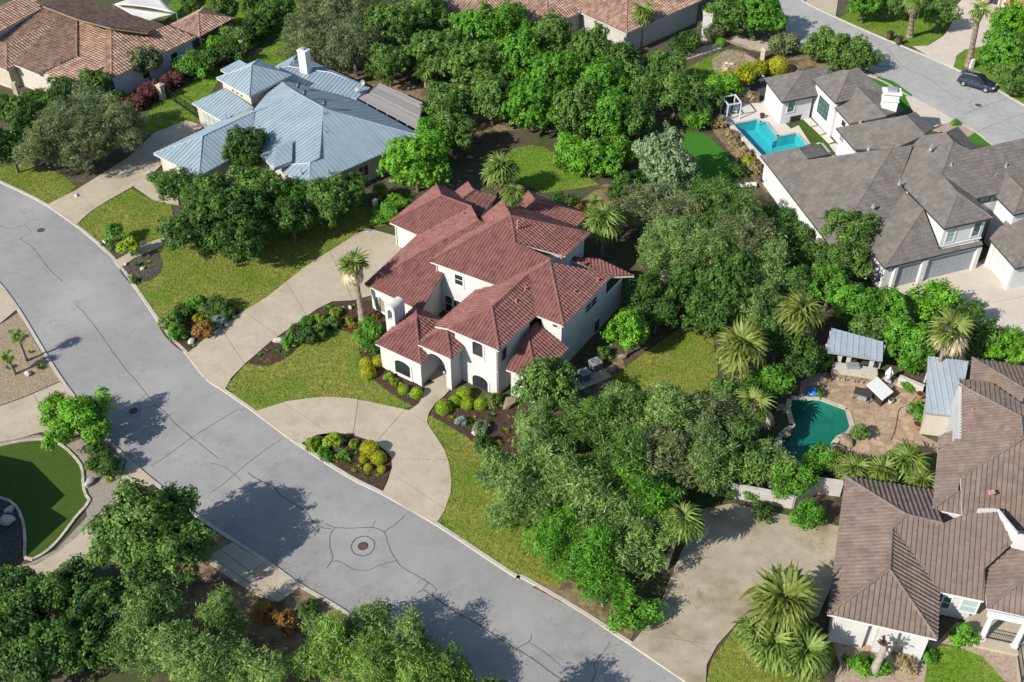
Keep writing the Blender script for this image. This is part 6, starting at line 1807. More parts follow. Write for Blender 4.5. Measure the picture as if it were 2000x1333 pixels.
RK = [rock_mesh(k) for k in range(4)]
ROCKS = [(544, 668, .55, 'white boulder at the end of the planting bed by the main driveway'), (374, 671, .5, 'pale boulder at the tip of the kerbside shrub bed'), (204, 476, .4, 'white stone at the kerb below the little street tree'), (279, 527, .35, 'flat pale stone in the middle of the dark kerbside bed'), (246, 518, .3, 'small pale stone where the kerbside path meets the dark bed'),
         (929, 848, .5, 'upright white stone at the edge of the front bed'), (176, 945, .6, 'long white boulder by the artificial turf edging'), (15, 1020, .8, 'large white boulder in the dark bed inside the turf'), (20, 1000, .5, 'smaller white boulder behind the large one in the dark bed'), (55, 732, .45, 'white boulder in the gravel yard by the two little palms'),
         (1215, 700, .5, 'tan boulder in the side yard by the air conditioners'), (1195, 725, .6, 'long tan boulder beside the side lawn'), (476, 497, .45, 'white rock under the big dark oak'), (465, 500, .35, 'small white rock at the foot of the big dark oak'), (685, 604, .35, 'pale flat stone in the bed near the palm'), (292, 340, .4, 'white stone at the corner of the metal-roofed house'),
         (1650, 865, .8, 'large tan boulder at the inner corner of the green pool'), (1640, 880, .6, 'tan boulder beside the potted shrub by the green pool'), (1538, 850, .6, 'tan boulder on the far side of the green pool'), (1527, 800, .55, 'brown boulder at the left rim of the green pool'), (994, 792, .9, 'broad tan rock slab by the garage wing'), (150, 385, .35, 'white stone where the top left lawn meets the drive'), (1430, 128, .4, 'pale rock in the gravel bed by the yucca')]
for i, (x, y, r_, lb) in enumerate(ROCKS):
    g = G(x, y); o = link('boulder', RK[i % 4]); o.location = (g[0], g[1], r_ * .3 + .05); o.scale = (r_, r_ * .72, r_ * .6); o.rotation_euler = (0, 0, i * 1.3)
    tag(o, lb, 'rock', 'stones in the gardens')
    if any(w_ in lb for w_ in ('tan', 'brown')):
        o.material_slots[0].link = 'OBJECT'; o.material_slots[0].material = M['rock_brown']
g = G(401, 612); t = thing('stone_plaque', 'flat grey stone slab standing in the kerbside shrub bed', 'stone slab', (g[0], g[1], 0), rz=.5)
MB().box((0, 0, .8), (1.05, .8, .12), tilt=(.35, .1)).build('slab', M['rock'], t, local=True); MB().box((0, 0, .37), (.5, .4, .75)).build('base', M['rock'], t, local=True)
g = G(1895, 134); t = thing('mailbox', 'white mailbox post behind the parked car at the palm', 'mailbox', (g[0], g[1], 0), rz=.3)
MB().box((0, 0, .55), (.5, .5, 1.1)).build('post', M['white'], t, local=True); MB().box((0, 0, 1.2), (.42, .55, .3)).build('box', M['white'], t, local=True)
for x, y, lb, mt in ((1654, 24, 'green utility post on the lawn across the back street', L['bright']), (1662, 24, 'white marker post beside the green utility post', M['white'])):
    g = G(x, y); t = thing('marker_post', lb, 'post', (g[0], g[1], 0)); MB().box((0, 0, .5), (.3, .3, 1.0)).build('shaft', mt, t, local=True); MB().box((0, 0, 1.02), (.36, .36, .06)).build('cap', mt, t, local=True)


# ------------------------------------------------------------------ plants
def leaf_cloud(name, r, nlobe, nleaf, lw, ll, kind='broad', seed=0, zs=0.8, fill=0.12):
    """crown of many small leaf faces gathered in lobes over a dome; gaps stay open between the lobes"""
    g = np.random.default_rng(seed)
    lc = []
    for k in range(nlobe):
        t = (k + .5) / nlobe
        el = math.asin(max(-.55, min(1, 1 - 1.5 * t)))
        az = k * 2.39996 + g.uniform(-.4, .4)
        d = g.uniform(.40, .95)
        lc.append((math.cos(el) * math.cos(az) * d, math.cos(el) * math.sin(az) * d, math.sin(el) * d * zs, g.uniform(.15, .43)))
    lc.append((0, 0, .1, .55))
    lc = np.array(lc)
    lt = g.uniform(0, 1, len(lc))
    wgt = lc[:, 3] ** 2; wgt[-1] *= .4; wgt /= wgt.sum()
    n = int(nleaf * 1.7)
    # sprays: small clumps of leaves scattered over the lobes, with gaps between them
    ns = max(30, n // 26)
    sl = g.choice(len(lc), ns, p=wgt)
    sd = g.normal(size=(ns, 3)); sd /= np.linalg.norm(sd, axis=1)[:, None]
    sr = np.where(g.random(ns) < fill, g.uniform(.2, .8, ns), g.uniform(.72, 1.3, ns))
    sp = lc[sl, :3] + sd * (lc[sl, 3] * sr)[:, None]
    keep = np.ones(ns, bool)
    for k in range(len(lc)):
        q = np.linalg.norm((sp - lc[k, :3]), axis=1) / lc[k, 3]
        keep &= ~((q < .72) & (sl != k) & (g.random(ns) < .9))
    keep &= ~((sd[:, 2] < -.55) & (g.random(ns) < .6))
    sp, sd, sl = sp[keep], sd[keep], sl[keep]
    stt = g.uniform(0, 1, len(sp))  # random tone per spray; the bright ones stand in for sunlit highlights
    si = g.integers(0, len(sp), nleaf)
    n = nleaf
    loc = g.normal(size=(n, 3)); loc -= sd[si] * (loc * sd[si]).sum(1)[:, None] * .45
    sig = (.19 if kind == 'broad' else .26) * (1 if r > 1.2 else .6)
    pos = sp[si] + loc * (sig / r) * g.uniform(.6, 1.2, n)[:, None]
    d = sd[si] + loc * .45; d /= np.linalg.norm(d, axis=1)[:, None]
    li = sl[si]
    rnd = g.normal(size=(n, 3)); rnd /= np.linalg.norm(rnd, axis=1)[:, None]
    if kind == 'willow':
        nrm = d * .45 + rnd * .75 + np.array([0, 0, .25])
        ax = d * .6 + g.normal(size=(n, 3)) * .7 + np.array([0, 0, -.1])
    else:
        nrm = d * .75 + rnd * .6 + np.array([0, 0, .35])
        ax = g.normal(size=(n, 3))
    nrm /= np.linalg.norm(nrm, axis=1)[:, None]
    ax = ax - nrm * (ax * nrm).sum(1)[:, None]; ax /= np.linalg.norm(ax, axis=1)[:, None] + 1e-9
    bx = np.cross(nrm, ax)
    s = g.uniform(.5, 1.6, n)[:, None]
    P_ = pos * r
    a, b = ax * ll * s / 2, bx * lw * s / 2
    V = np.stack([P_ - a, P_ - a * .1 + b + nrm * lw * .25, P_ + a, P_ - a * .1 - b + nrm * lw * .25], 1).reshape(-1, 3)
    me = bpy.data.meshes.new(name)
    me.vertices.add(4 * n); me.vertices.foreach_set('co', V.ravel())
    me.loops.add(4 * n); me.loops.foreach_set('vertex_index', np.arange(4 * n))
    me.polygons.add(n); me.polygons.foreach_set('loop_start', np.arange(0, 4 * n, 4)); me.polygons.foreach_set('loop_total', np.full(n, 4))
    at = me.attributes.new('tint', 'FLOAT', 'FACE')
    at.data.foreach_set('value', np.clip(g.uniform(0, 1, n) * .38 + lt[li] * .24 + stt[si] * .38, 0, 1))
    me.update(); me.validate()
    me.materials.append(L['oak'])
    return me, lc


def trunk_mesh(name, lc, r, h, rad, mt, nlimb=7, seed=0):
    """tapered trunk from the ground to the crown's middle, limbs to the lobes; the crown's centre is at height h"""
    rs_ = random.Random(seed)
    m = MB()
    m.tube([(0, 0, -.1), (rs_.uniform(-.06, .06), rs_.uniform(-.06, .06), h * .35), (0, 0, h * .7)], [rad * 1.35, rad, rad * .75], 8)
    for k in range(min(nlimb, len(lc) - 1)):
        i = k * max(1, (len(lc) - 1) // nlimb)
        e = Vector(lc[i, :3]) * r * (1.05 + .45 * rs_.random()) + Vector((0, 0, h))
        s_ = Vector((0, 0, h * rs_.uniform(.4, .68)))
        md = s_.lerp(e, .5) + Vector((rs_.uniform(-.2, .2), rs_.uniform(-.2, .2), rs_.uniform(0, .25))) * r * .3
        m.tube([s_, md, e], [rad * .6, rad * .38, rad * .14], 5)
    return m


LIB = {}
for key, r, nl, nleaf, lw, ll, kind, var in (('xl', 4.8, 30, 24000, .17, .29, 'broad', 3), ('l', 3.6, 24, 15500, .15, .26, 'broad', 3), ('m', 2.5, 18, 8500, .13, .23, 'broad', 3), ('s', 1.6, 13, 4200, .11, .19, 'broad', 3), ('xs', .9, 9, 1900, .095, .16, 'broad', 3),
                                           ('wxl', 4.8, 34, 27000, .07, .34, 'willow', 3), ('wl', 3.6, 26, 16500, .07, .32, 'willow', 3), ('wm', 2.5, 18, 9500, .065, .30, 'willow', 2), ('ws', 1.5, 12, 4400, .055, .26, 'willow', 2)):
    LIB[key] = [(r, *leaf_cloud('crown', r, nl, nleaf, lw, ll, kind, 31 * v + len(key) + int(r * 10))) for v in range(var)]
LIB['ball'] = []
for v in range(3):                               # clipped ball: leaves close to one dented round surface
    g_ = np.random.default_rng(70 + v); n = 3400
    d_ = g_.normal(size=(n, 3)); d_ /= np.linalg.norm(d_, axis=1)[:, None]
    ph = g_.normal(size=(5, 3)) * 2.6
    rr = .97 + .045 * np.sin(d_ @ ph.T + g_.uniform(0, 6, 5)).sum(1) / 1.5 + g_.uniform(-.06, .05, n)
    p_ = d_ * rr[:, None] * .8
    rn = g_.normal(size=(n, 3)) * .55 + d_; rn /= np.linalg.norm(rn, axis=1)[:, None]
    ax = g_.normal(size=(n, 3)); ax -= rn * (ax * rn).sum(1)[:, None]; ax /= np.linalg.norm(ax, axis=1)[:, None]
    bx = np.cross(rn, ax); s_ = g_.uniform(.7, 1.3, n)[:, None]
    V_ = np.stack([p_ - ax * .055 * s_, p_ + bx * .035 * s_, p_ + ax * .055 * s_, p_ - bx * .035 * s_], 1).reshape(-1, 3)
    me = bpy.data.meshes.new('crown'); me.from_pydata(V_.tolist(), [], np.arange(4 * n).reshape(-1, 4).tolist()); me.materials.append(L['box'])
    at = me.attributes.new('tint', 'FLOAT', 'FACE'); at.data.foreach_set('value', np.clip(g_.uniform(.25, .95, n), 0, 1))
    LIB['ball'].append((.8, me, np.array([(0, 0, .3, .3), (.3, 0, .2, .3), (-.3, .1, .2, .3), (0, -.3, .2, .3), (0, 0, 0, .3)])))
LIB['tuft'] = []
for v in range(3):                               # tufts of long blades for small border plants
    g_ = random.Random(v); m = MB()
    for k in range(46):
        a, e = g_.uniform(0, 6.28), g_.uniform(.35, 1.35)
        L_ = g_.uniform(.28, .5); d_ = Vector((math.cos(a) * math.cos(e), math.sin(a) * math.cos(e), math.sin(e)))
        s_ = Vector((-math.sin(a), math.cos(a), 0)) * .03
        b_ = Vector((math.cos(a), math.sin(a), 0)) * .05
        t_ = b_ + d_ * L_ + Vector((0, 0, -.05)); md = b_ + d_ * L_ * .55
        m.add([b_ - s_, b_ + s_, md + s_ * 1.3, md - s_ * 1.3, t_], [(0, 1, 2, 3), (3, 2, 4)], g_.random())
    me = bpy.data.meshes.new('foliage'); me.from_pydata(m.v, [], m.f); me.materials.append(L['palm'])
    at = me.attributes.new('tint', 'FLOAT', 'FACE'); at.data.foreach_set('value', m.t)
    LIB['tuft'].append((.45, me, None))
TRK = {}
CNT = [0]


def set_mat(o, m):
    o.material_slots[0].link = 'OBJECT'; o.material_slots[0].material = m


def pick(kind, r):
    if kind == 'w': ks = ('wxl', 'wl', 'wm', 'ws')
    elif kind == 'ball': ks = ('ball',)
    else: ks = ('xl', 'l', 'm', 's', 'xs')
    k = min(ks, key=lambda q: abs(math.log(LIB[q][0][0] / r)))
    CNT[0] += 1
    return k, CNT[0] % len(LIB[k])


def plant(name, cat, leaf, px, py, rpx, label, group=None, kind='b', zs=1.0, clear=1.2, rad=None, bark='bark', trunk=True, wide=1.0, more=()):
    """px, py: bearing of the middle of the crown; rpx: its half width there"""
    r = rpx * mpp(px, py, 2.0)
    for _ in range(3):
        hc = clear + r * .72 * zs
        r = rpx * mpp(px, py, hc)
    g = G(px, py, hc)
    t = thing(name, label, cat, (g[0], g[1], 0), group)
    k, v = pick(kind, r)
    pr, me, lc = LIB[k][v]
    sc = r / pr
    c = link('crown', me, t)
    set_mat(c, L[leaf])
    c.location = (0, 0, hc)
    c.rotation_euler = (0, 0, CNT[0] * 2.1)
    q_ = random.uniform(.84, 1.18) if kind != 'ball' and rpx > 24 else 1.0
    c.scale = (sc * wide * q_, sc / q_, sc * zs * random.uniform(.92, 1.1))
    for qx, qy, qr in more:                      # side lobes of the same crown
        h2 = hc * .92
        r2 = qr * mpp(qx, qy, h2)
        k2, v2 = pick(kind, r2)
        c2 = link('crown', LIB[k2][v2][1], t)
        set_mat(c2, L[leaf])
        g2 = G(qx, qy, h2)
        c2.location = (g2[0] - g[0], g2[1] - g[1], h2)
        c2.rotation_euler = (0, 0, CNT[0] * 1.7)
        c2.scale = (r2 / LIB[k2][v2][0],) * 2 + (r2 / LIB[k2][v2][0] * zs,)
        m2 = MB(); m2.tube([(0, 0, hc * .3), (c2.location[0] * .6, c2.location[1] * .6, h2 * .6), tuple(c2.location)], [.05 * r, .035 * r, .012 * r], 6)
        m2.build('limb', M[bark], t, local=True)
    if trunk:
        hq = round(hc / sc, 1)
        if (k, v, hq, bark) not in TRK:
            tm = trunk_mesh('trunk', lc * np.array([1, 1, zs, 1]), pr, hq, rad or max(.05, .055 * pr), M[bark], (15 if bark == 'bark_pale' else 9) if pr > 2 else 5, v)
            me2 = bpy.data.meshes.new('trunk'); me2.from_pydata(tm.v, [], tm.f); me2.materials.append(M[bark]); TRK[k, v, hq, bark] = me2
        o = link('trunk', TRK[k, v, hq, bark], t)
        o.rotation_euler = c.rotation_euler
        o.scale = (sc, sc, hc / hq)
    return t


TREES = [
    ('olive', 150, 262, 80, 'broad grey-green oak beside the drive of the metal-roofed house', 'w', {'more': [(222, 255, 62), (85, 285, 48), (190, 215, 50)]}),
    ('dark', 20, 290, 48, 'dark green tree at the left edge below the stone porch', 'b', {}),
    ('dark', 52, 225, 38, 'dark rounded tree between the grey-green oak and the stone porch', 'b', {}),
    ('oak', 12, 215, 36, 'dark shrubby tree cut by the left edge under the orange roof', 'b', {}),
    ('olive', 286, 122, 34, 'small airy olive-toned tree against the white wall of the orange-tiled house', 'b', {}),
    ('dark', 120, 185, 36, 'dark green shrub tree below the orange tile eave, left one', 'b', {}),
    ('oak', 178, 168, 34, 'mid green shrub tree below the orange tile eave, right one', 'b', {}),
    ('bright', 372, 132, 26, 'bright green bushy tree at the near end of the hedge by the metal roof', 'b', {'clear': 0.2}),
    ('oak', 402, 118, 26, 'dark hedge tree behind the bright bushy one by the gazebo', 'b', {'clear': 0.2}),
    ('lime', 420, 92, 24, 'pale green small tree beside the gazebo posts', 'b', {'clear': 0.2}),
    ('dark', 445, 100, 28, 'dark hedge tree between the gazebo and the lawn strip', 'b', {'clear': 0.2}),
    ('oak', 470, 72, 28, 'mid green hedge tree right of the gazebo', 'b', {'clear': 0.2}),
    ('dark', 498, 55, 30, 'dark hedge tree at the far end of the lawn strip', 'b', {'clear': 0.2}),
    ('bright', 520, 42, 24, 'bright green shrub tree at the far end of the hedge', 'b', {'clear': 0.2}),
    ('dark', 540, 20, 40, 'tall dark tree in the deep shade at the top, left of the grey-green oaks', 'b', {}),
    ('dark', 505, 12, 34, 'dark garden tree at the top edge above the gazebo', 'b', {}),
    ('oak', 440, 18, 30, 'leafy garden tree at the top edge left of the dark group', 'b', {}),
    ('dark', 380, 8, 26, 'dark tree behind the shade sails at the top edge', 'b', {}),
    ('olive', 610, 78, 58, 'grey-green oak by the metal roof chimney, nearest the lawn strip', 'w', {}),
    ('olive', 640, 35, 60, 'grey-green oak near the top edge, left of the large grove', 'w', {}),
    ('olive', 690, 95, 58, 'grey-green oak behind the white chimney', 'w', {}),
    ('olive', 720, 40, 55, 'grey-green oak at the top, second from the dark garden tree', 'w', {}),
    ('oak', 770, 62, 58, 'mid green oak at the left of the big grove, touching the grey-green oaks', 'b', {}),
    ('oak', 760, 125, 42, 'mid green oak above the bare ground by the metal roof', 'b', {}),
    ('oak', 835, 38, 50, 'dark green oak at the top left of the big grove', 'b', {}),
    ('oak', 860, 105, 55, 'mid green oak in the big grove above the two yuccas', 'b', {}),
    ('bright', 925, 62, 55, 'bright green oak at the top middle of the grove, left of the tile folds', 'b', {}),
    ('bright', 990, 55, 52, 'bright green oak just below the left folds of the long tile roof', 'b', {}),
    ('oak', 935, 130, 58, 'darker green oak in the middle of the big grove, left one', 'b', {}),
    ('bright', 1010, 115, 58, 'bright green oak in the middle of the big grove, centre one', 'b', {}),
    ('oak', 1080, 80, 54, 'darker green oak in front of the long tile roof, middle', 'b', {}),
    ('bright', 1090, 150, 58, 'bright green oak in the middle of the big grove, right one', 'b', {}),
    ('oak', 1150, 95, 50, 'dark green oak under the right folds of the long tile roof', 'b', {}),
    ('bright', 1175, 165, 56, 'bright green oak at the right side of the grove, upper one', 'b', {}),
    ('oak', 1215, 125, 46, 'darker green oak by the palm at the end of the long tile roof', 'b', {}),
    ('oak', 1250, 170, 46, 'dark green oak between the grove and the grey wall', 'b', {}),
    ('oak', 960, 195, 52, 'darker green oak at the lower left of the big grove', 'b', {}),
    ('bright', 1040, 205, 58, 'bright green oak at the lower middle of the big grove', 'b', {}),
    ('oak', 1120, 220, 56, 'darker oak at the lower right of the big grove', 'b', {}),
    ('bright', 1195, 230, 54, 'bright green oak overhanging the dark yard', 'b', {}),
    ('oak', 1245, 235, 44, 'dark oak at the right foot of the grove', 'b', {}),
    ('oak', 870, 205, 46, 'mid green tree over the end of the pergola', 'b', {}),
    ('oak', 880, 262, 42, 'dark green tree between the pergola and the back lawn', 'b', {}),
    ('lime', 812, 318, 62, 'lime green tree at the right corner of the blue metal roof', 'b', {}),
    ('bright', 845, 270, 42, 'bright green tree above the lime green one by the metal roof', 'b', {}),
    ('dark', 474, 296, 40, 'dark pointed tree standing in front of the metal roof valley', 'b', {'zs': 1.3}),
    ('dark', 440, 430, 76, 'large dark oak on the front lawn of the metal-roofed house', 'b', {'more': [(380, 455, 56), (470, 465, 50)]}),
    ('oak', 415, 385, 52, 'oak touching the lower left corner of the metal roof', 'b', {}),
    ('oak', 500, 375, 55, 'green oak under the dark pointed tree', 'b', {}),
    ('bright', 560, 385, 38, 'bright green tree at the lower edge of the metal roof', 'b', {}),
    ('dark', 570, 425, 48, 'dark tree between the big oak and the middle houses', 'b', {}),
    ('oak', 640, 395, 48, 'rounded dark green tree near the corner of the metal roof, left one', 'b', {}),
    ('oak', 672, 378, 40, 'rounded dark green tree near the corner of the metal roof, right one', 'b', {}),
    ('dark', 352, 362, 36, 'dark green tree at the door of the metal-roofed house', 'b', {}),
    ('oak', 320, 352, 24, 'leafy bush left of the door of the metal-roofed house', 'b', {'clear': 0.1}),
    ('bright', 760, 420, 26, 'bright green bush at the end of the main driveway', 'b', {'clear': 0.1}),
    ('lime', 775, 400, 24, 'lime bush at the back left corner of the red-roofed house', 'b', {'clear': 0.1}),
    ('lime', 1120, 300, 42, 'bright green dense bush beside the back lawn, left one', 'b', {'clear': 0.1}),
    ('bright', 1165, 312, 46, 'bright green dense bush beside the back lawn, middle one', 'b', {'clear': 0.1}),
    ('lime', 1205, 300, 40, 'bright green dense bush beside the back lawn, right one', 'b', {'clear': 0.1}),
    ('silver', 1295, 322, 66, 'pale silvery green tree in flower beside the artificial lawn', 'b', {'zs': 1.15}),
    ('dark', 1225, 372, 40, 'dark tree under the pale silvery one', 'b', {}),
    ('olive', 1258, 410, 55, 'grey-green oak behind the red-roofed house, left one', 'w', {}),
    ('olive', 1330, 420, 66, 'grey-green oak behind the red-roofed house, middle one', 'w', {}),
    ('oak', 1400, 415, 66, 'grey-green oak behind the red-roofed house, right one', 'w', {}),
    ('willow', 1300, 490, 62, 'grey-green oak by the shaded right corner of the red-roofed house', 'w', {}),
    ('willow', 1375, 500, 68, 'large grey-green oak in the middle of the dark tree mass', 'w', {}),
    ('olive', 1445, 480, 64, 'grey-green oak on the right of the dark tree mass', 'w', {}),
    ('willow', 1495, 530, 58, 'green oak between the dark tree mass and the grey-roofed garage', 'w', {}),
    ('dark', 1420, 560, 66, 'dark oak at the lower middle of the tree mass behind the house', 'b', {}),
    ('dark', 1340, 560, 50, 'dark oak beside the shaded house wall', 'b', {}),
    ('willow', 1480, 595, 52, 'green oak above the yellowish palm', 'w', {}),
    ('dark', 1390, 610, 50, 'dark oak at the bottom of the tree mass above the side lawn', 'b', {}),
    ('dark', 1265, 570, 38, 'dark narrow tree close to the shaded house wall', 'b', {}),
    ('lime', 1228, 648, 46, 'sunlit lime green small tree against the shaded house wall', 'b', {'zs': 1.1}),
    ('dark', 1285, 610, 36, 'dark bush right of the sunlit lime green tree', 'b', {}),
    ('oak', 1062, 760, 56, 'airy green tree hiding the garage wing of the red-roofed house', 'b', {'zs': 1.2}),
    ('willow', 1050, 830, 44, 'low pale green tree in front of the garage wing', 'w', {}),
    ('willow', 985, 925, 50, 'wispy live oak at the left rim of the big front grove', 'w', {}),
    ('willow', 1060, 890, 66, 'wispy live oak in the front grove, below the airy green tree', 'w', {}),
    ('oak', 1140, 840, 62, 'wispy live oak in the front grove, nearest the air conditioners', 'w', {}),
    ('willow', 1215, 815, 64, 'wispy live oak at the top of the front grove, left of the side lawn', 'w', {}),
    ('willow', 1300, 810, 68, 'wispy live oak at the top of the front grove, below the side lawn', 'w', {}),
    ('olive', 1385, 815, 60, 'wispy live oak at the top right of the front grove', 'w', {}),
    ('willow', 1025, 985, 62, 'wispy live oak at the lower left of the front grove, over the right lawn', 'w', {}),
    ('willow', 1115, 950, 72, 'wispy live oak at the heart of the front grove, left one', 'w', {}),
    ('oak', 1205, 910, 74, 'wispy live oak at the heart of the front grove, middle one', 'w', {}),
    ('olive', 1295, 900, 72, 'wispy live oak at the heart of the front grove, right one', 'w', {}),
    ('willow', 1375, 895, 64, 'wispy live oak at the right rim of the front grove', 'w', {}),
    ('bright', 1090, 1040, 62, 'green oak above the dry verge at the kerb', 'w', {}),
    ('willow', 1180, 1010, 72, 'wispy live oak in the lower part of the front grove, left one', 'w', {}),
    ('bright', 1265, 985, 70, 'wispy live oak in the lower part of the front grove, right one', 'w', {}),
    ('bright', 1150, 1090, 62, 'bright green oak at the bottom left of the front grove', 'w', {}),
    ('willow', 1235, 1065, 66, 'wispy live oak beside the stained driveway', 'w', {}),
    ('bright', 1180, 1145, 44, 'bright green tree at the bottom tip of the front grove', 'w', {}),
    ('bright', 1236, 1196, 42, 'broad-leaved bush at the corner of the kerb and the stained driveway', 'b', {'clear': 0.1}),
    ('oak', 1655, 455, 55, 'airy oak casting branch shadows on the grey shingle roof', 'b', {}),
    ('oak', 1640, 515, 46, 'dark green tree below the airy oak by the grey garage', 'b', {}),
    ('dark', 1510, 425, 32, 'dark green hedge tree along the long white wall, upper one', 'b', {'clear': 0.1}),
    ('oak', 1550, 462, 36, 'dark green hedge tree along the long white wall, middle one', 'b', {'clear': 0.1}),
    ('oak', 1588, 505, 36, 'dark green hedge tree along the long white wall, lower one', 'b', {'clear': 0.1}),
    ('bright', 1620, 560, 50, 'bright green tree between the hedge and the grey garage', 'b', {}),
    ('bright', 1670, 590, 44, 'bright green tree at the corner of the pale garage court', 'b', {}),
    ('dark', 1560, 560, 44, 'dark tree above the yellowish palm', 'b', {}),
    ('bright', 1740, 605, 44, 'bright green tree below the garage doors, left one', 'b', {}),
    ('bright', 1770, 660, 48, 'bright green tree at the right end of the pavilion', 'b', {}),
    ('lime', 1830, 590, 40, 'thin yellow-green tree on the pale garage court', 'b', {'zs': 1.1}),
    ('oak', 1880, 610, 34, 'thin leafy tree on the pale garage court, right of the yellow-green one', 'b', {}),
    ('oak', 1700, 640, 36, 'dark green tree behind the pavilion roof', 'b', {}),
    ('oak', 1925, 665, 42, 'green tree above the brown tile roof, left one', 'b', {}),
    ('lime', 1975, 680, 46, 'yellow-green tree above the brown tile roof', 'b', {}),
    ('bright', 1788, 705, 30, 'bright green shrub left of the metal patio cover', 'b', {'clear': 0.1}),
    ('dark', 1520, 660, 46, 'dark tree between the two yellowish palms', 'b', {}),
    ('dark', 1560, 700, 40, 'dark green tree left of the pavilion', 'b', {}),
    ('bright', 1606, 705, 24, 'bright green bush touching the left post of the pavilion', 'b', {'clear': 0.1}),
    ('bright', 1512, 750, 38, 'bright green tree between the pale dry palm and the patio', 'b', {}),
    ('oak', 1430, 770, 42, 'green tree above the pale dry palm', 'b', {}),
    ('oak', 1455, 900, 46, 'dark green tree left of the green pool', 'b', {}),
    ('willow', 1500, 905, 42, 'pale green bushy tree below the green pool, left one', 'w', {}),
    ('bright', 1545, 935, 40, 'bright green bushy tree below the green pool, middle one', 'b', {}),
    ('bright', 1600, 895, 32, 'leafy bush leaning over the lower edge of the green pool', 'b', {'clear': 0.3}),
    ('dark', 1440, 845, 40, 'dark tree between the front grove and the green pool', 'b', {}),
    ('dark', 1490, 1000, 24, 'dark bush on the stained driveway, left one', 'b', {'clear': 0.1}),
    ('bright', 1577, 1005, 32, 'bright green bush on the stained driveway, right one', 'b', {'clear': 0.1}),
    ('lime', 150, 820, 46, 'lime green street tree casting a shadow across the road', 'b', {'more': [(112, 800, 32), (185, 800, 34), (120, 850, 28), (190, 845, 28)]}),
    ('dark', 205, 905, 30, 'dark low shrub tree under the lime green street tree', 'b', {'clear': 0.1}),
    ('oak', 280, 1025, 84, 'big dark oak by the kerb in the bottom left', 'b', {'clear': 2.6, 'more': [(225, 1060, 52), (345, 1075, 62), (350, 990, 46), (280, 1095, 50)]}),
    ('dark', 40, 1165, 62, 'dark oak in the bottom left corner, upper left one', 'b', {}),
    ('dark', 125, 1160, 60, 'dark oak in the bottom left corner, second along the drive', 'b', {}),
    ('dark', 210, 1180, 56, 'dark oak in the bottom left corner, third along the drive', 'b', {}),
    ('dark', 45, 1265, 74, 'dark oak in the bottom left corner, lowest at the frame edge', 'b', {}),
    ('dark', 140, 1260, 70, 'dark oak in the bottom left corner, lower middle one', 'b', {}),
    ('willow', 255, 1250, 64, 'twiggy oak on the bottom edge, leftmost of the pale ones', 'w', {}),
    ('willow', 300, 1190, 54, 'twiggy oak below the big dark oak', 'w', {}),
    ('willow', 345, 1280, 70, 'twiggy oak on the bottom edge, second of the pale ones', 'w', {}),
    ('willow', 430, 1200, 44, 'twiggy pale oak at the end of the paved path', 'w', {}),
    ('willow', 430, 1300, 66, 'twiggy oak on the bottom edge, third of the pale ones', 'w', {}),
    ('willow', 520, 1320, 50, 'twiggy oak on the bottom edge, between the paler pairs', 'w', {}),
    ('spring', 640, 1270, 64, 'light green oak on the bottom edge by the kerb, left one', 'w', {}),
    ('willow', 710, 1230, 52, 'light green oak by the kerb, upper middle one', 'w', {}),
    ('spring', 725, 1300, 66, 'light green oak on the bottom edge by the kerb, middle one', 'w', {}),
    ('willow', 800, 1255, 54, 'light green oak shading the street, upper right one', 'w', {}),
    ('spring', 830, 1320, 62, 'light green oak on the bottom edge by the kerb, right one', 'w', {}),
    ('oak', 960, 1395, 62, 'tall oak whose top just reaches the bottom edge and shades the street', 'b', {'clear': 4.0}),
    ('oak', 895, 1320, 40, 'green oak at the lower kerb, farthest right of the bottom row', 'w', {}),
    ('oak', 1420, 28, 44, 'leafy green tree behind the pale boundary pillar, left one', 'b', {}),
    ('bright', 1475, 25, 50, 'leafy green tree shading the back street', 'b', {}),
    ('bright', 1510, 45, 32, 'leafy green tree at the bend of the back street', 'b', {}),
    ('oak', 1650, 105, 42, 'dense green bush between the grey house and the back street', 'b', {'clear': 0.2, 'more': [(1605, 90, 38), (1690, 115, 28)]}),
    ('olive', 1530, 85, 28, 'olive bush between the concrete drive and the back street', 'b', {'clear': 0.2}),
    ('dark', 1344, 88, 26, 'dark round shrub against the grey wall', 'b', {'clear': 0}),
    ('oak', 1385, 195, 34, 'shrubby green tree above the cube frame, left one', 'b', {'clear': 0.2}),
    ('lime', 1410, 165, 30, 'yellow-green shrub tree above the cube frame', 'b', {'clear': 0.2}),
    ('gold', 1450, 155, 28, 'yellow-green hedge beside the white chairs, lower part', 'b', {'clear': 0}),
    ('gold', 1475, 135, 22, 'yellow-green hedge beside the white chairs, upper part', 'b', {'clear': 0}),
    ('oak', 1300, 130, 36, 'mottled green tree at the foot of the grey wall', 'b', {}),
    ('oak', 1320, 185, 44, 'mottled green tree between the grove and the small lawn', 'b', {}),
    ('dark', 1360, 215, 36, 'dark shrubby tree above the artificial lawn', 'b', {'clear': 0.2}),
    ('bright', 1362, 232, 26, 'bright green tree just above the artificial lawn', 'b', {'clear': 0.2}),
    ('bright', 1960, 105, 48, 'leafy green tree at the right edge by the parked car', 'b', {}),
    ('lime', 1975, 45, 42, 'yellow-green tree in the top right corner', 'b', {}),
    ('oak', 1985, 150, 34, 'green tree at the right edge below the leafy one', 'b', {}),
    ('oak', 1835, 30, 30, 'dark green tree by the pink drive at the top', 'b', {}),
    ('bright', 1690, 8, 34, 'green tree at the top edge over the back lawn, left one', 'b', {}),
    ('oak', 1735, 4, 30, 'dark tree at the top edge over the back lawn, right one', 'b', {}),
    ('dark', 1800, 2, 28, 'dark tree at the top edge beside the tall palm', 'b', {}),
    ('olive', 1390, 60, 24, 'olive shrub at the foot of the boundary pillar', 'b', {'clear': 0.1}),
]
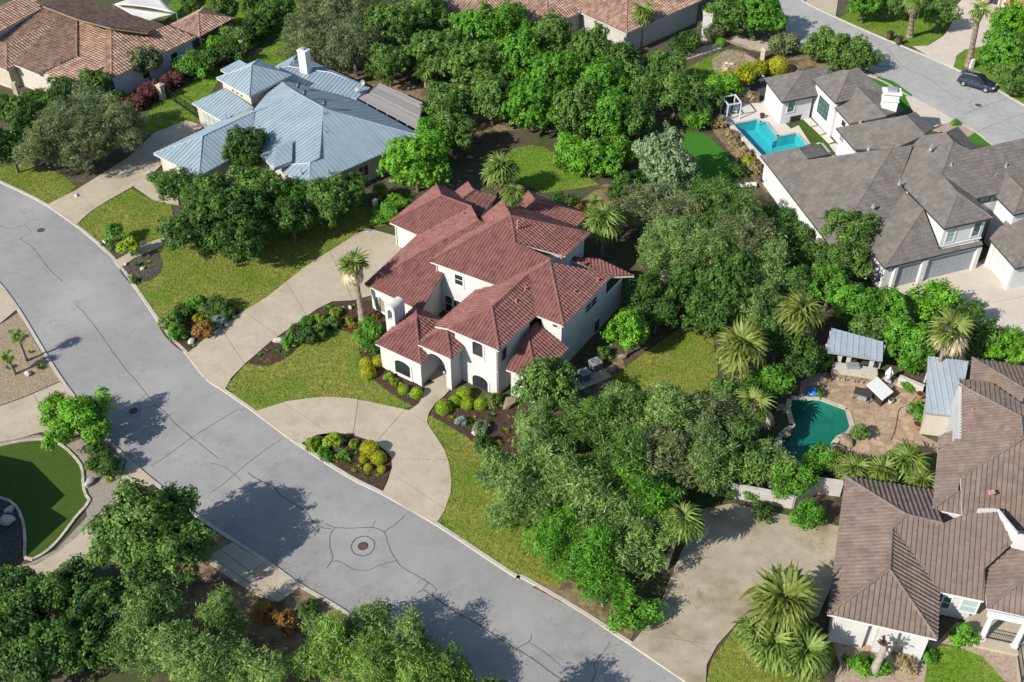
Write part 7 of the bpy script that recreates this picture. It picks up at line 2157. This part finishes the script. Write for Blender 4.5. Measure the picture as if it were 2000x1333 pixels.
SHRUBS = [
    ('dark', 1182, 792, 24, 'dark shrub in the shade below the air conditioners, left one', 'b', {}),
    ('oak', 1216, 768, 20, 'dark shrub in the shade below the air conditioners, right one', 'b', {}),
    ('oak', 1180, 690, 14, 'low shrub against the shaded wall above the air conditioners', 'b', {}),
    ('dark', 1420, 955, 24, 'dark shrub leaning over the left end of the long low garden wall', 'b', {}),
    ('oak', 1468, 962, 20, 'dark shrub leaning over the middle of the long low garden wall', 'b', {}),
    ('gold', 715, 709, 13, 'round yellow-green ball shrub by the front lawn, upper left of three', 'ball', {}),
    ('gold', 738, 707, 13, 'round yellow-green ball shrub by the front lawn, upper right of three', 'ball', {}),
    ('gold', 718, 729, 15, 'round yellow-green ball shrub by the front lawn, lowest of three', 'ball', {}),
    ('box', 814, 768, 13, 'round green ball shrub at the porch corner of the front bed', 'ball', {}),
    ('box', 787, 762, 11, 'green leafy ball shrub left of the one at the porch corner', 'ball', {}),
    ('box', 866, 797, 16, 'large round green ball shrub right of the porch path, at the tip of the bed', 'ball', {}),
    ('box', 888, 783, 13, 'yellow-green ball shrub right of the porch path, second from the path', 'ball', {}),
    ('box', 905, 770, 15, 'green ball shrub against the wall between porch and arched window', 'ball', {}),
    ('box', 913, 789, 14, 'green ball shrub below the arched window, left one', 'ball', {}),
    ('box', 939, 790, 14, 'green ball shrub below the arched window, right one', 'ball', {}),
    ('gold', 721, 879, 19, 'yellow ball shrub in the circular drive island, upper one', 'ball', {}),
    ('gold', 739, 896, 15, 'yellow ball shrub in the circular drive island, right one', 'ball', {}),
    ('gold', 719, 914, 9, 'small yellow ball shrub in the circular drive island, lowest one', 'ball', {}),
    ('gold', 745, 918, 9, 'small yellow ball shrub in the circular drive island, at its right rim', 'ball', {}),
    ('gold', 710, 898, 9, 'small yellow ball shrub in the circular drive island, left of the others', 'ball', {}),
    ('gold', 1519, 130, 21, 'big yellow-green ball shrub behind the grey-roofed house', 'ball', {}),
    ('bright', 1407, 84, 10, 'small round green ball shrub in the gap by the boundary pillar', 'ball', {}),
    ('bright', 725, 650, 27, 'glossy green shrub at the left of the front wing', 'b', {}),
    ('dark', 735, 680, 14, 'dark small shrub between the glossy shrub and the yellow balls', 'b', {}),
    ('box', 760, 737, 9, 'small leafy plant in the bed below the front window, left one', 'b', {}),
    ('box', 770, 748, 8, 'small leafy plant in the bed below the front window, middle one', 'b', {}),
    ('palm', 965, 783, 17, 'spiky dark green shrub by the corner of the two-storey wing', 'b', {}),
    ('blue', 902, 823, 11, 'small blue-green shrub in the mulch of the right front bed', 'b', {}),
    ('silver', 938, 838, 16, 'pale flowering bush behind the upright white stone', 'b', {}),
    ('dark', 945, 870, 20, 'dark bush behind the pale flowering bush', 'b', {}),
    ('oak', 335, 630, 20, 'dark green shrub at the street corner of the kerbside bed, left one', 'b', {}),
    ('oak', 356, 610, 20, 'dark green shrub in the kerbside bed, behind the left one', 'b', {}),
    ('bright', 345, 650, 18, 'green shrub nearest the kerb in the kerbside bed', 'b', {}),
    ('bright', 385, 596, 20, 'green shrub at the back of the kerbside bed, left of the plaque', 'b', {}),
    ('oak', 425, 598, 22, 'green shrub at the back of the kerbside bed, right of the plaque', 'b', {}),
    ('blue', 430, 628, 15, 'blue-green shrub in the kerbside bed beside the drive', 'b', {}),
    ('rust', 400, 645, 19, 'rust-coloured shrub at the front of the kerbside bed', 'b', {}),
    ('gold', 388, 622, 11, 'small yellow-green shrub below the stone plaque', 'b', {}),
    ('oak', 445, 612, 15, 'dark green shrub at the drive side of the kerbside bed', 'b', {}),
    ('dark', 600, 658, 19, 'dark leafy shrub in the driveway bed, at the edge of the lawn', 'b', {}),
    ('oak', 580, 652, 19, 'dark leafy shrub in the driveway bed, middle of the cluster', 'b', {}),
    ('bright', 562, 668, 14, 'green shrub next to the white boulder in the driveway bed', 'b', {}),
    ('oak', 622, 650, 17, 'dark leafy shrub in the driveway bed, right of the cluster', 'b', {}),
    ('bright', 600, 630, 14, 'bright green shrub in the driveway bed, nearest the concrete', 'b', {}),
    ('box', 626, 622, 12, 'light green shrub in the driveway bed, upper part', 'b', {}),
    ('oak', 648, 632, 15, 'green shrub in the driveway bed, left of the palm', 'b', {}),
    ('box', 655, 612, 11, 'light green shrub in the driveway bed, below the concrete corner', 'b', {}),
    ('box', 683, 627, 9, 'small yellow-green plant near the foot of the palm', 'b', {}),
    ('rust', 690, 637, 7, 'small rusty plant near the foot of the palm', 'b', {}),
    ('rust', 733, 618, 8, 'small orange plant by the arched tower', 'b', {}),
    ('box', 612, 868, 15, 'light green shrub at the street tip of the island bed', 'b', {}),
    ('box', 652, 862, 17, 'light green shrub in the island bed, second from the street tip', 'b', {}),
    ('bright', 630, 885, 11, 'green shrub at the kerb side of the island bed, left one', 'b', {}),
    ('bright', 642, 893, 11, 'green shrub at the kerb side of the island bed, middle one', 'b', {}),
    ('bright', 672, 889, 11, 'green shrub at the kerb side of the island bed, right one', 'b', {}),
    ('box', 690, 868, 9, 'small green shrub in the middle of the island bed', 'b', {}),
    ('bright', 223, 452, 19, 'clipped little tree on the verge of the metal-roofed house, left one', 'b', {'clear': 0.9}),
    ('box', 254, 482, 20, 'clipped little tree on the verge of the metal-roofed house, right one', 'b', {'clear': 0.5}),
    ('oak', 225, 480, 14, 'low shrub between the two clipped little trees', 'b', {}),
    ('oak', 262, 548, 8, 'small dark shrub at the kerb end of the dark oval bed', 'b', {}),
    ('red', 262, 200, 20, 'reddish hedge shrub beside the limestone pillar, left end', 'b', {}),
    ('red', 285, 186, 20, 'reddish hedge shrub beside the limestone pillar, second', 'b', {}),
    ('red', 308, 172, 20, 'reddish hedge shrub behind the limestone pillar', 'b', {}),
    ('red', 335, 156, 20, 'reddish hedge shrub right of the limestone pillar', 'b', {}),
    ('red', 356, 142, 16, 'reddish hedge shrub next to the bright bushy tree', 'b', {}),
    ('oak', 65, 190, 20, 'low dark shrub under the stone porch, left one', 'b', {}),
    ('oak', 92, 205, 20, 'low dark shrub under the stone porch, middle one', 'b', {}),
    ('lime', 110, 160, 16, 'sunlit yellow-green shrub beside the stone porch arch', 'b', {}),
    ('dark', 150, 205, 22, 'low dark shrub below the orange eave', 'b', {}),
    ('dark', 215, 195, 24, 'dark shrub at the corner of the orange-tiled house', 'b', {}),
    ('tan', 1428, 265, 14, 'tan ornamental grass clump along the pool wall, top one', 'b', {}),
    ('tan', 1438, 283, 14, 'tan ornamental grass clump along the pool wall, second from top', 'b', {}),
    ('tan', 1452, 300, 14, 'tan ornamental grass clump along the pool wall, third from top', 'b', {}),
    ('gold', 1462, 315, 13, 'yellow-green grass clump along the pool wall, fourth from top', 'b', {}),
    ('tan', 1476, 328, 15, 'tan ornamental grass clump along the pool wall, lowest one', 'b', {}),
    ('tan', 1405, 240, 15, 'tan ornamental grass clump at the corner of the pool wall', 'b', {}),
    ('tan', 1470, 190, 13, 'tan ornamental grass in the shaded side yard', 'b', {}),
    ('dark', 1442, 330, 18, 'dark shrub between the artificial lawn and the grass clumps', 'b', {}),
    ('bright', 1866, 240, 8, 'small green shrub in the gravel bed by the back street', 'b', {}),
    ('bright', 1796, 808, 22, 'round green shrub in a terracotta pot by the metal patio cover', 'b', {}),
    ('lime', 1775, 755, 14, 'low yellow-green shrub at the planter wall', 'b', {}),
    ('oak', 1680, 845, 17, 'potted leafy shrub beside the green pool', 'b', {'clear': 0.4}),
    ('oak', 1602, 768, 10, 'small dark shrub beside the blue float', 'b', {}),
    ('gold', 1706, 730, 12, 'small yellow-green shrub at the end of the outdoor kitchen', 'b', {}),
    ('bright', 1883, 1243, 24, 'round bright green shrub in the pinkish gravel by the columned porch', 'b', {}),
    ('bright', 1812, 1283, 16, 'green shrub at the corner of the tiled house', 'b', {}),
    ('lime', 1680, 1300, 22, 'leafy green shrub at the foot of the bare trunk, left one', 'b', {}),
    ('bright', 1722, 1305, 18, 'leafy green shrub at the foot of the bare trunk, right one', 'b', {}),
    ('tan', 1770, 1300, 20, 'tan dry bush left of the small dark lawn', 'b', {}),
    ('rust', 1205, 382, 16, 'rusty dry bush on the bare ground behind the house', 'b', {}),
    ('rust', 1130, 412, 14, 'rusty dry bush at the back corner of the red roof', 'b', {}),
    ('dark', 1100, 400, 26, 'dark low bush behind the red roof, right of the palms', 'b', {}),
    ('rust', 560, 1215, 24, 'dry brown bush by the kerb at the bottom', 'b', {}),
    ('rust', 520, 1195, 22, 'dry brown bush by the paved path at the bottom', 'b', {}),
    ('dark', 600, 1195, 20, 'dark dry bush by the lower kerb', 'b', {}),
    ('oak', 190, 880, 20, 'low green shrub in the gravel by the street tree', 'b', {}),
    ('blue', 222, 918, 14, 'spiky grey-green shrub at the gravel corner by the kerb', 'b', {}),
    ('gold', 1420, 60, 10, 'small yellow shrub by the concrete drive at the top', 'b', {}),
]

for leaf, x, y, r, label, kind, kw in TREES:
    bush = kw.get('clear', 1.2) < .35
    plant('bush' if bush else 'tree', 'bush' if bush else 'tree', leaf, x, y, r, label, 'trees and tall bushes of the gardens', kind, bark='bark_pale' if kind == 'w' else 'bark', **kw)
for leaf, x, y, r, label, kind, kw in SHRUBS:
    kw = dict(kw); kw.setdefault('clear', 0.0)
    plant('shrub', 'shrub', leaf, x, y, r * (1.0 if kind == 'ball' else 1.13), label, 'shrubs of the garden beds', kind, zs=kw.pop('zs', .85 if kind != 'ball' else .95), **kw)


# fan palms: ringed trunk and single pleated fronds
def frond_mesh(seed, dead=False):
    rs_ = random.Random(seed)
    m = MB()
    pl = .55
    m.add([(-.024, 0, 0), (.024, 0, 0), (.017, pl, .03), (-.017, pl, .03)], [(0, 1, 2, 3)], .8)
    n = 13
    for k in range(n):
        a = (-1 + 2 * k / (n - 1)) * (2.1 if not dead else 1.25)
        ln = .9 * (1 - .16 * abs(a) / 2.1) * rs_.uniform(.85, 1.08)
        d = Vector((math.sin(a), math.cos(a) * .92, -.30 * max(0, math.cos(a)) - .05)).normalized(); s_ = Vector((d.y, -d.x, 0))
        fold = Vector((0, 0, .035 if k % 2 else -.02))
        tw = Vector((rs_.uniform(-.06, .06), rs_.uniform(-.06, .06), 0))
        b = Vector((0, pl, .03)); md = b + d * ln * .45 + fold; q = b + d * ln * .78 + Vector((0, 0, -.10 - (.16 if dead else 0))) + tw
        tip = b + d * ln * .95 + Vector((0, 0, -.30 - rs_.uniform(0, .22) - (.3 if dead else 0))) + tw * 2
        m.add([b, md - s_ * .075, md + s_ * .075, q - s_ * .05, q + s_ * .05, tip], [(0, 1, 2), (1, 3, 4, 2), (3, 5, 4)], rs_.random())
    me = bpy.data.meshes.new('frond'); me.from_pydata(m.v, [], m.f); me.materials.append(L['palm'])
    at = me.attributes.new('tint', 'FLOAT', 'FACE'); at.data.foreach_set('value', m.t)
    return me


FR_G = [frond_mesh(k) for k in range(3)]
FR_D = [frond_mesh(k + 9, True) for k in range(2)]


def palm(px, py, rpx, h, label, leaf='palm', n=30, skirt=8, base=None, trad=.17, group='fan palms in the gardens', dead_el=(-72, -48), spread=112):
    """px, py: bearing of the heart of the crown, rpx: its half width; h: height of the heart"""
    g = G(px, py, h)
    if base is not None:
        b = G(*base)
        g0 = (b[0], b[1]); dx, dy = g[0] - b[0], g[1] - b[1]
    else:
        g0 = (g[0], g[1]); dx = dy = 0
    t = thing('fan_palm', label, 'palm tree', (*g0, 0), group)
    sc = rpx * mpp(px, py, h) / 1.38
    m = MB()
    k = max(3, int(h / .35))
    pts, rad = [], []
    for i in range(k + 1):
        s_ = i / k
        pts.append((dx * s_ ** 1.3, dy * s_ ** 1.3, -.05 + (h + .05) * s_)); rad.append(trad * (1.45 - .5 * min(1, s_ * 3)) * (1.09 if i % 2 else .93))
    m.tube(pts, rad, 9); tm = m.build('trunk', M['palm_bark'], t, local=True)
    rs_ = random.Random(int(px * 3 + py))
    for i in range(n + skirt):
        dead = i >= n
        o = link('frond', (FR_D if dead else FR_G)[i % (2 if dead else 3)], t)
        s_ = (i + .5) / n if not dead else 1.0
        el = R(78 - spread * s_ + rs_.uniform(-16, 16)) if not dead else R(rs_.uniform(*dead_el))
        az = i * 2.39996 + rs_.uniform(-.5, .5)
        o.rotation_mode = 'ZXY' if False else 'XYZ'
        o.rotation_euler = (Matrix.Rotation(az, 3, 'Z') @ Matrix.Rotation(el, 3, 'X') @ Matrix.Rotation(rs_.uniform(-.6, .6), 3, 'Y')).to_euler()
        k_ = sc * rs_.uniform(.72, 1.12) * (.8 if dead else 1)
        o.scale = (k_, k_, k_)
        o.location = (dx, dy, h + .05 - (.25 * sc if dead else 0))
        set_mat(o, L['palm_dead'] if dead else L[leaf])
    return t


palm(689, 523, 40, 5.2, 'single tall fan palm with a skirt of dead leaves in front of the red roof', 'palm', 14, 30, base=(709, 629), trad=.30, dead_el=(-75, -8), spread=66)
palm(978, 333, 42, 3.6, 'fan palm on the back lawn behind the red roof, the larger left one', 'palm', 34, 8)
palm(1000, 381, 28, 8.0, 'fan palm rising above the red roof ridge between two gables', 'palm', 24, 8)
palm(1180, 432, 46, 4.5, 'fan palm beside the right side of the red roof', 'palm', 34, 4)
palm(1562, 612, 52, 5.0, 'yellowish fan palm in the trees above the pavilion', 'palm_gold', 34, 12)
palm(1448, 682, 62, 5.0, 'yellow-green fan palm between the side lawn and the green pool', 'palm_gold', 38, 10)
palm(1472, 792, 54, 3.2, 'pale half dry fan palm left of the green pool', 'palm', 10, 20, dead_el=(-55, 30))
palm(1855, 648, 52, 6.5, 'dry tan fan palm above the metal patio cover', 'palm_gold', 9, 34, dead_el=(-60, 5))
palm(1530, 1180, 82, 4.0, 'large fan palm in the bottom right, the tallest of the clump', 'palm_gold', 44, 8)
palm(1505, 1265, 60, 2.4, 'large fan palm in the bottom right, low left of the clump', 'palm', 36, 4)
palm(1570, 1280, 58, 2.4, 'large fan palm in the bottom right, low right of the clump', 'palm', 36, 4)
palm(1475, 1240, 48, 2.6, 'large fan palm in the bottom right, left edge of the clump', 'palm', 30, 4)
palm(1335, 1020, 48, 4.2, 'fan palm leaning out of the front grove over the stained driveway', 'palm', 34, 8, base=(1300, 1110))
palm(1772, 905, 46, 1.6, 'low fan palm against the tile roof beside the patio, right one', 'palm', 32, 0)
palm(1720, 925, 40, 1.4, 'low fan palm between the two brown roofs, middle one', 'palm', 28, 0)
palm(1668, 920, 40, 1.3, 'low fan palm between the two brown roofs, left one', 'palm', 28, 0)
palm(1800, 945, 36, 1.4, 'low fan palm in the corner of the two brown roofs', 'palm', 26, 0)
palm(1630, 905, 34, 1.2, 'low fan palm beside the corner boulders of the green pool', 'palm', 24, 0)
palm(1912, 22, 24, 8.5, 'tall palm with a thin shaggy head beside the parked car', 'palm', 12, 12, base=(1890, 131), trad=.36)
palm(1785, 2, 26, 6.5, 'tall thick-trunked palm at the top of the back lawn', 'palm', 16, 12, base=(1776, 74), trad=.38)
palm(1257, 25, 28, 5.0, 'fan palm at the right end of the long tile roof', 'palm', 26, 8)
palm(36, 660, 18, 2.7, 'small palm in the gravel yard, the upper of two', 'palm', 14, 3, base=(52, 706), trad=.14)
palm(15, 700, 18, 1.9, 'small palm in the gravel yard, the lower of two', 'palm', 14, 3, base=(30, 732), trad=.14)
palm(830, 140, 26, 2.2, 'yucca-like palm at the foot of the grove, left one', 'palm', 28, 4)
palm(888, 182, 26, 1.8, 'yucca-like palm at the foot of the grove, right one', 'palm', 28, 4)
palm(742, 372, 20, 1.2, 'spiky palm beside the corner of the metal-roofed house', 'palm', 22, 0)
palm(1420, 132, 13, 1.4, 'small grey yucca in the gravel bed by the rusty fence', 'palm_dead', 20, 4)
palm(1163, 400, 22, 1.6, 'small spiky palm on the bare ground behind the house', 'palm', 20, 2)

# bare-trunked dead tree in front of the brown roof
g = G(1705, 1318); t = thing('dead_tree', 'short thick bare trunk with twiggy dead sprouts in front of the brown roof', 'tree', (g[0], g[1], 0))
m = MB(); m.tube([(0, 0, -.1), (.05, .1, 1.0), (.2, .2, 2.1), (.3, .35, 2.9)], [.34, .28, .24, .2], 10); m.build('trunk', M['bark_pale'], t, local=True)
rs_ = random.Random(3)
for k in range(16):
    a, e = rs_.uniform(0, 6.28), rs_.uniform(-.2, 1.4)
    s_ = Vector((.3, .35, 2.5 + rs_.uniform(0, .5))); d_ = Vector((math.cos(a) * math.cos(e), math.sin(a) * math.cos(e), math.sin(e))) * rs_.uniform(.5, .95)
    m = MB(); m.tube([s_, s_ + d_ * .6 + Vector((0, 0, .1)), s_ + d_], [.035, .022, .008], 5)
    for q in range(9):
        p = s_ + d_ * rs_.uniform(.4, 1.05); v = Vector((rs_.uniform(-1, 1), rs_.uniform(-1, 1), rs_.uniform(-.4, .8))) * .12
        w_ = Vector((v.y, -v.x, .03)) * .6
        m.add([p - v, p + w_, p + v, p - w_], [(0, 1, 2, 3)], rs_.random())
    m.build('twig', M['rust'], t, local=True)

# small border plants: tufts in the beds, some with yellow or pink heads
TUFTS = {
    'small leafy tuft in the mulch of the driveway bed': [(505, 697), (520, 688), (540, 690), (560, 690), (640, 620), (670, 605), (690, 600), (700, 620), (620, 635), (610, 645), (672, 640), (640, 604), (660, 640), (590, 640)],
    'small leafy tuft in the mulch of the circular drive island': [(605, 880), (622, 872), (640, 875), (660, 880), (655, 900), (680, 905), (690, 890), (700, 915), (668, 868), (690, 925), (715, 930), (735, 932), (630, 900), (680, 855)],
    'small leafy tuft in the mulch of the front wall bed': [(755, 742), (778, 755), (765, 728), (745, 700), (720, 690), (800, 775), (880, 820), (915, 830), (925, 818), (890, 805), (960, 815), (985, 845), (970, 870)],
    'small leafy tuft in the kerbside beds': [(365, 655), (375, 680), (205, 480), (240, 470), (270, 520), (255, 545), (290, 515), (335, 655)],
    'small leafy tuft in the gravel yards': [(20, 720), (60, 690), (45, 660), (80, 720), (20, 650), (215, 940), (190, 900), (170, 880), (1650, 1290), (1700, 1290), (1860, 1240), (1950, 1260), (1760, 1270)],
}
rs_ = random.Random(12)
NEAR = [(x, y, lb) for _, x, y, _, lb, _, _ in SHRUBS] + [(x, y, lb) for x, y, _, lb in ROCKS] + [(709, 629, 'palm with the dead leaf skirt'), (52, 706, 'upper small palm'), (30, 732, 'lower small palm'), (1705, 1318, 'short bare trunk')]
TINT = {'palm': 'grassy', 'box': 'light green', 'oak': 'dark green', 'bright': 'green', 'blue': 'blue-green', 'gold': 'yellow-green'}
USED = set()
for group, pl in TUFTS.items():
    for i, (x, y) in enumerate(pl):
        cl = rs_.choice(list(TINT))
        for nx, ny, lb in sorted(NEAR, key=lambda q: (q[0] - x) ** 2 + (q[1] - y) ** 2):
            side_ = ('left of' if nx > x else 'right of') if abs(nx - x) > abs(ny - y) else ('above' if ny > y else 'below')
            label = 'small %s tuft just %s the %s' % (TINT[cl], side_, lb)
            if label not in USED and len(label.split()) <= 16: break
        USED.add(label)
        g = G(x, y); t = thing('border_plant', label, 'plant', (g[0], g[1], .05), group.replace('small leafy tuft', 'tufts'))
        o = link('foliage', LIB['tuft'][i % 3][1], t); s_ = rs_.uniform(.7, 1.25); o.scale = (s_, s_, s_ * rs_.uniform(.7, 1.1)); o.rotation_euler = (0, 0, i * 1.7)
        set_mat(o, L[cl])

# grass blades over the lawns
gq = np.random.default_rng(4)
V_, F_, T_ = [], [], []
for poly, z, mt in LAWNS:
    P_ = np.array([p[:2] for p in poly]); lo, hi = P_.min(0), P_.max(0)
    n = int(min(60000, (hi - lo)[0] * (hi - lo)[1] * 70))
    q = gq.uniform(lo, hi, (n, 2))
    c = np.zeros(n, bool)
    for i in range(len(P_)):
        a, b = P_[i], P_[i - 1]
        k = (a[1] > q[:, 1]) != (b[1] > q[:, 1])
        c ^= k & (q[:, 0] < (b[0] - a[0]) * (q[:, 1] - a[1]) / (b[1] - a[1] + 1e-12) + a[0])
    q = q[c]; n = len(q)
    az = gq.uniform(0, 6.283, n); h = gq.uniform(.05, .13, n); ln = gq.uniform(.02, .12, n)
    dx = np.stack([np.cos(az), np.sin(az)], 1); wv = np.stack([-np.sin(az), np.cos(az)], 1) * gq.uniform(.025, .05, n)[:, None]
    base = np.full((n, 1), z)
    V_.append(np.stack([np.hstack([q - wv, base]), np.hstack([q + wv, base]), np.hstack([q + dx * ln[:, None], base + h[:, None]])], 1).reshape(-1, 3))
    T_.append(np.clip(gq.uniform(0, 1, n) - (.35 if mt == 'lawn_green' else 0), 0, 1))
V_, T_ = np.concatenate(V_), np.concatenate(T_)
n = len(T_)
me = bpy.data.meshes.new('grass')
me.vertices.add(3 * n); me.vertices.foreach_set('co', V_.ravel())
me.loops.add(3 * n); me.loops.foreach_set('vertex_index', np.arange(3 * n))
me.polygons.add(n); me.polygons.foreach_set('loop_start', np.arange(0, 3 * n, 3)); me.polygons.foreach_set('loop_total', np.full(n, 3))
at = me.attributes.new('tint', 'FLOAT', 'FACE'); at.data.foreach_set('value', T_)
me.update(); me.validate()
go = link('grass', me, None, M['grass'], 'stuff')
print('grass blades', n)

# fallen leaves blown against the kerbs and under the trees
lq = np.random.default_rng(8)
pts = []
for line, side_ in ((kn, -1), (ks, 1)):
    for i in range(len(line) - 1):
        d = line[i + 1] - line[i]; n_ = int(np.linalg.norm(d) * 6)
        nn = np.array([-d[1], d[0]]) / np.linalg.norm(d)
        t_ = lq.random(n_)[:, None]
        pts.append(np.hstack([line[i] + d * t_ + nn * side_ * np.abs(lq.normal(0, .45, n_))[:, None], np.full((n_, 1), .02)]))
for (x, y), sx_, n_ in (((1340, 1040), 3, 500), ((300, 320), 4, 350), ((700, 480), 5, 250), ((560, 1150), 4, 700), ((870, 900), 3, 150), ((1700, 800), 5, 250), ((560, 1030), 5, 500), ((1150, 1280), 6, 500)):
    c = G(x, y); pts.append(np.hstack([lq.normal(c[:2], sx_ * .5, (n_, 2)), np.full((n_, 1), .125 if (x, y) != (560, 1030) and (x, y) != (1150, 1280) else .02)]))
pts = np.concatenate(pts); n = len(pts)
az = lq.uniform(0, 6.283, n); s_ = lq.uniform(.02, .045, n)[:, None]
ax = np.stack([np.cos(az), np.sin(az), lq.uniform(-.3, .3, n)], 1) * s_; bx = np.stack([-np.sin(az), np.cos(az), lq.uniform(-.3, .3, n)], 1) * s_ * .6
V_ = np.stack([pts - ax, pts + bx, pts + ax, pts - bx], 1).reshape(-1, 3)
me = bpy.data.meshes.new('leaf_litter'); me.from_pydata(V_.tolist(), [], np.arange(4 * n).reshape(-1, 4).tolist())
at = me.attributes.new('tint', 'FLOAT', 'FACE'); at.data.foreach_set('value', lq.uniform(0, .8, n))
link('leaf_litter', me, None, L['rust'], 'stuff')
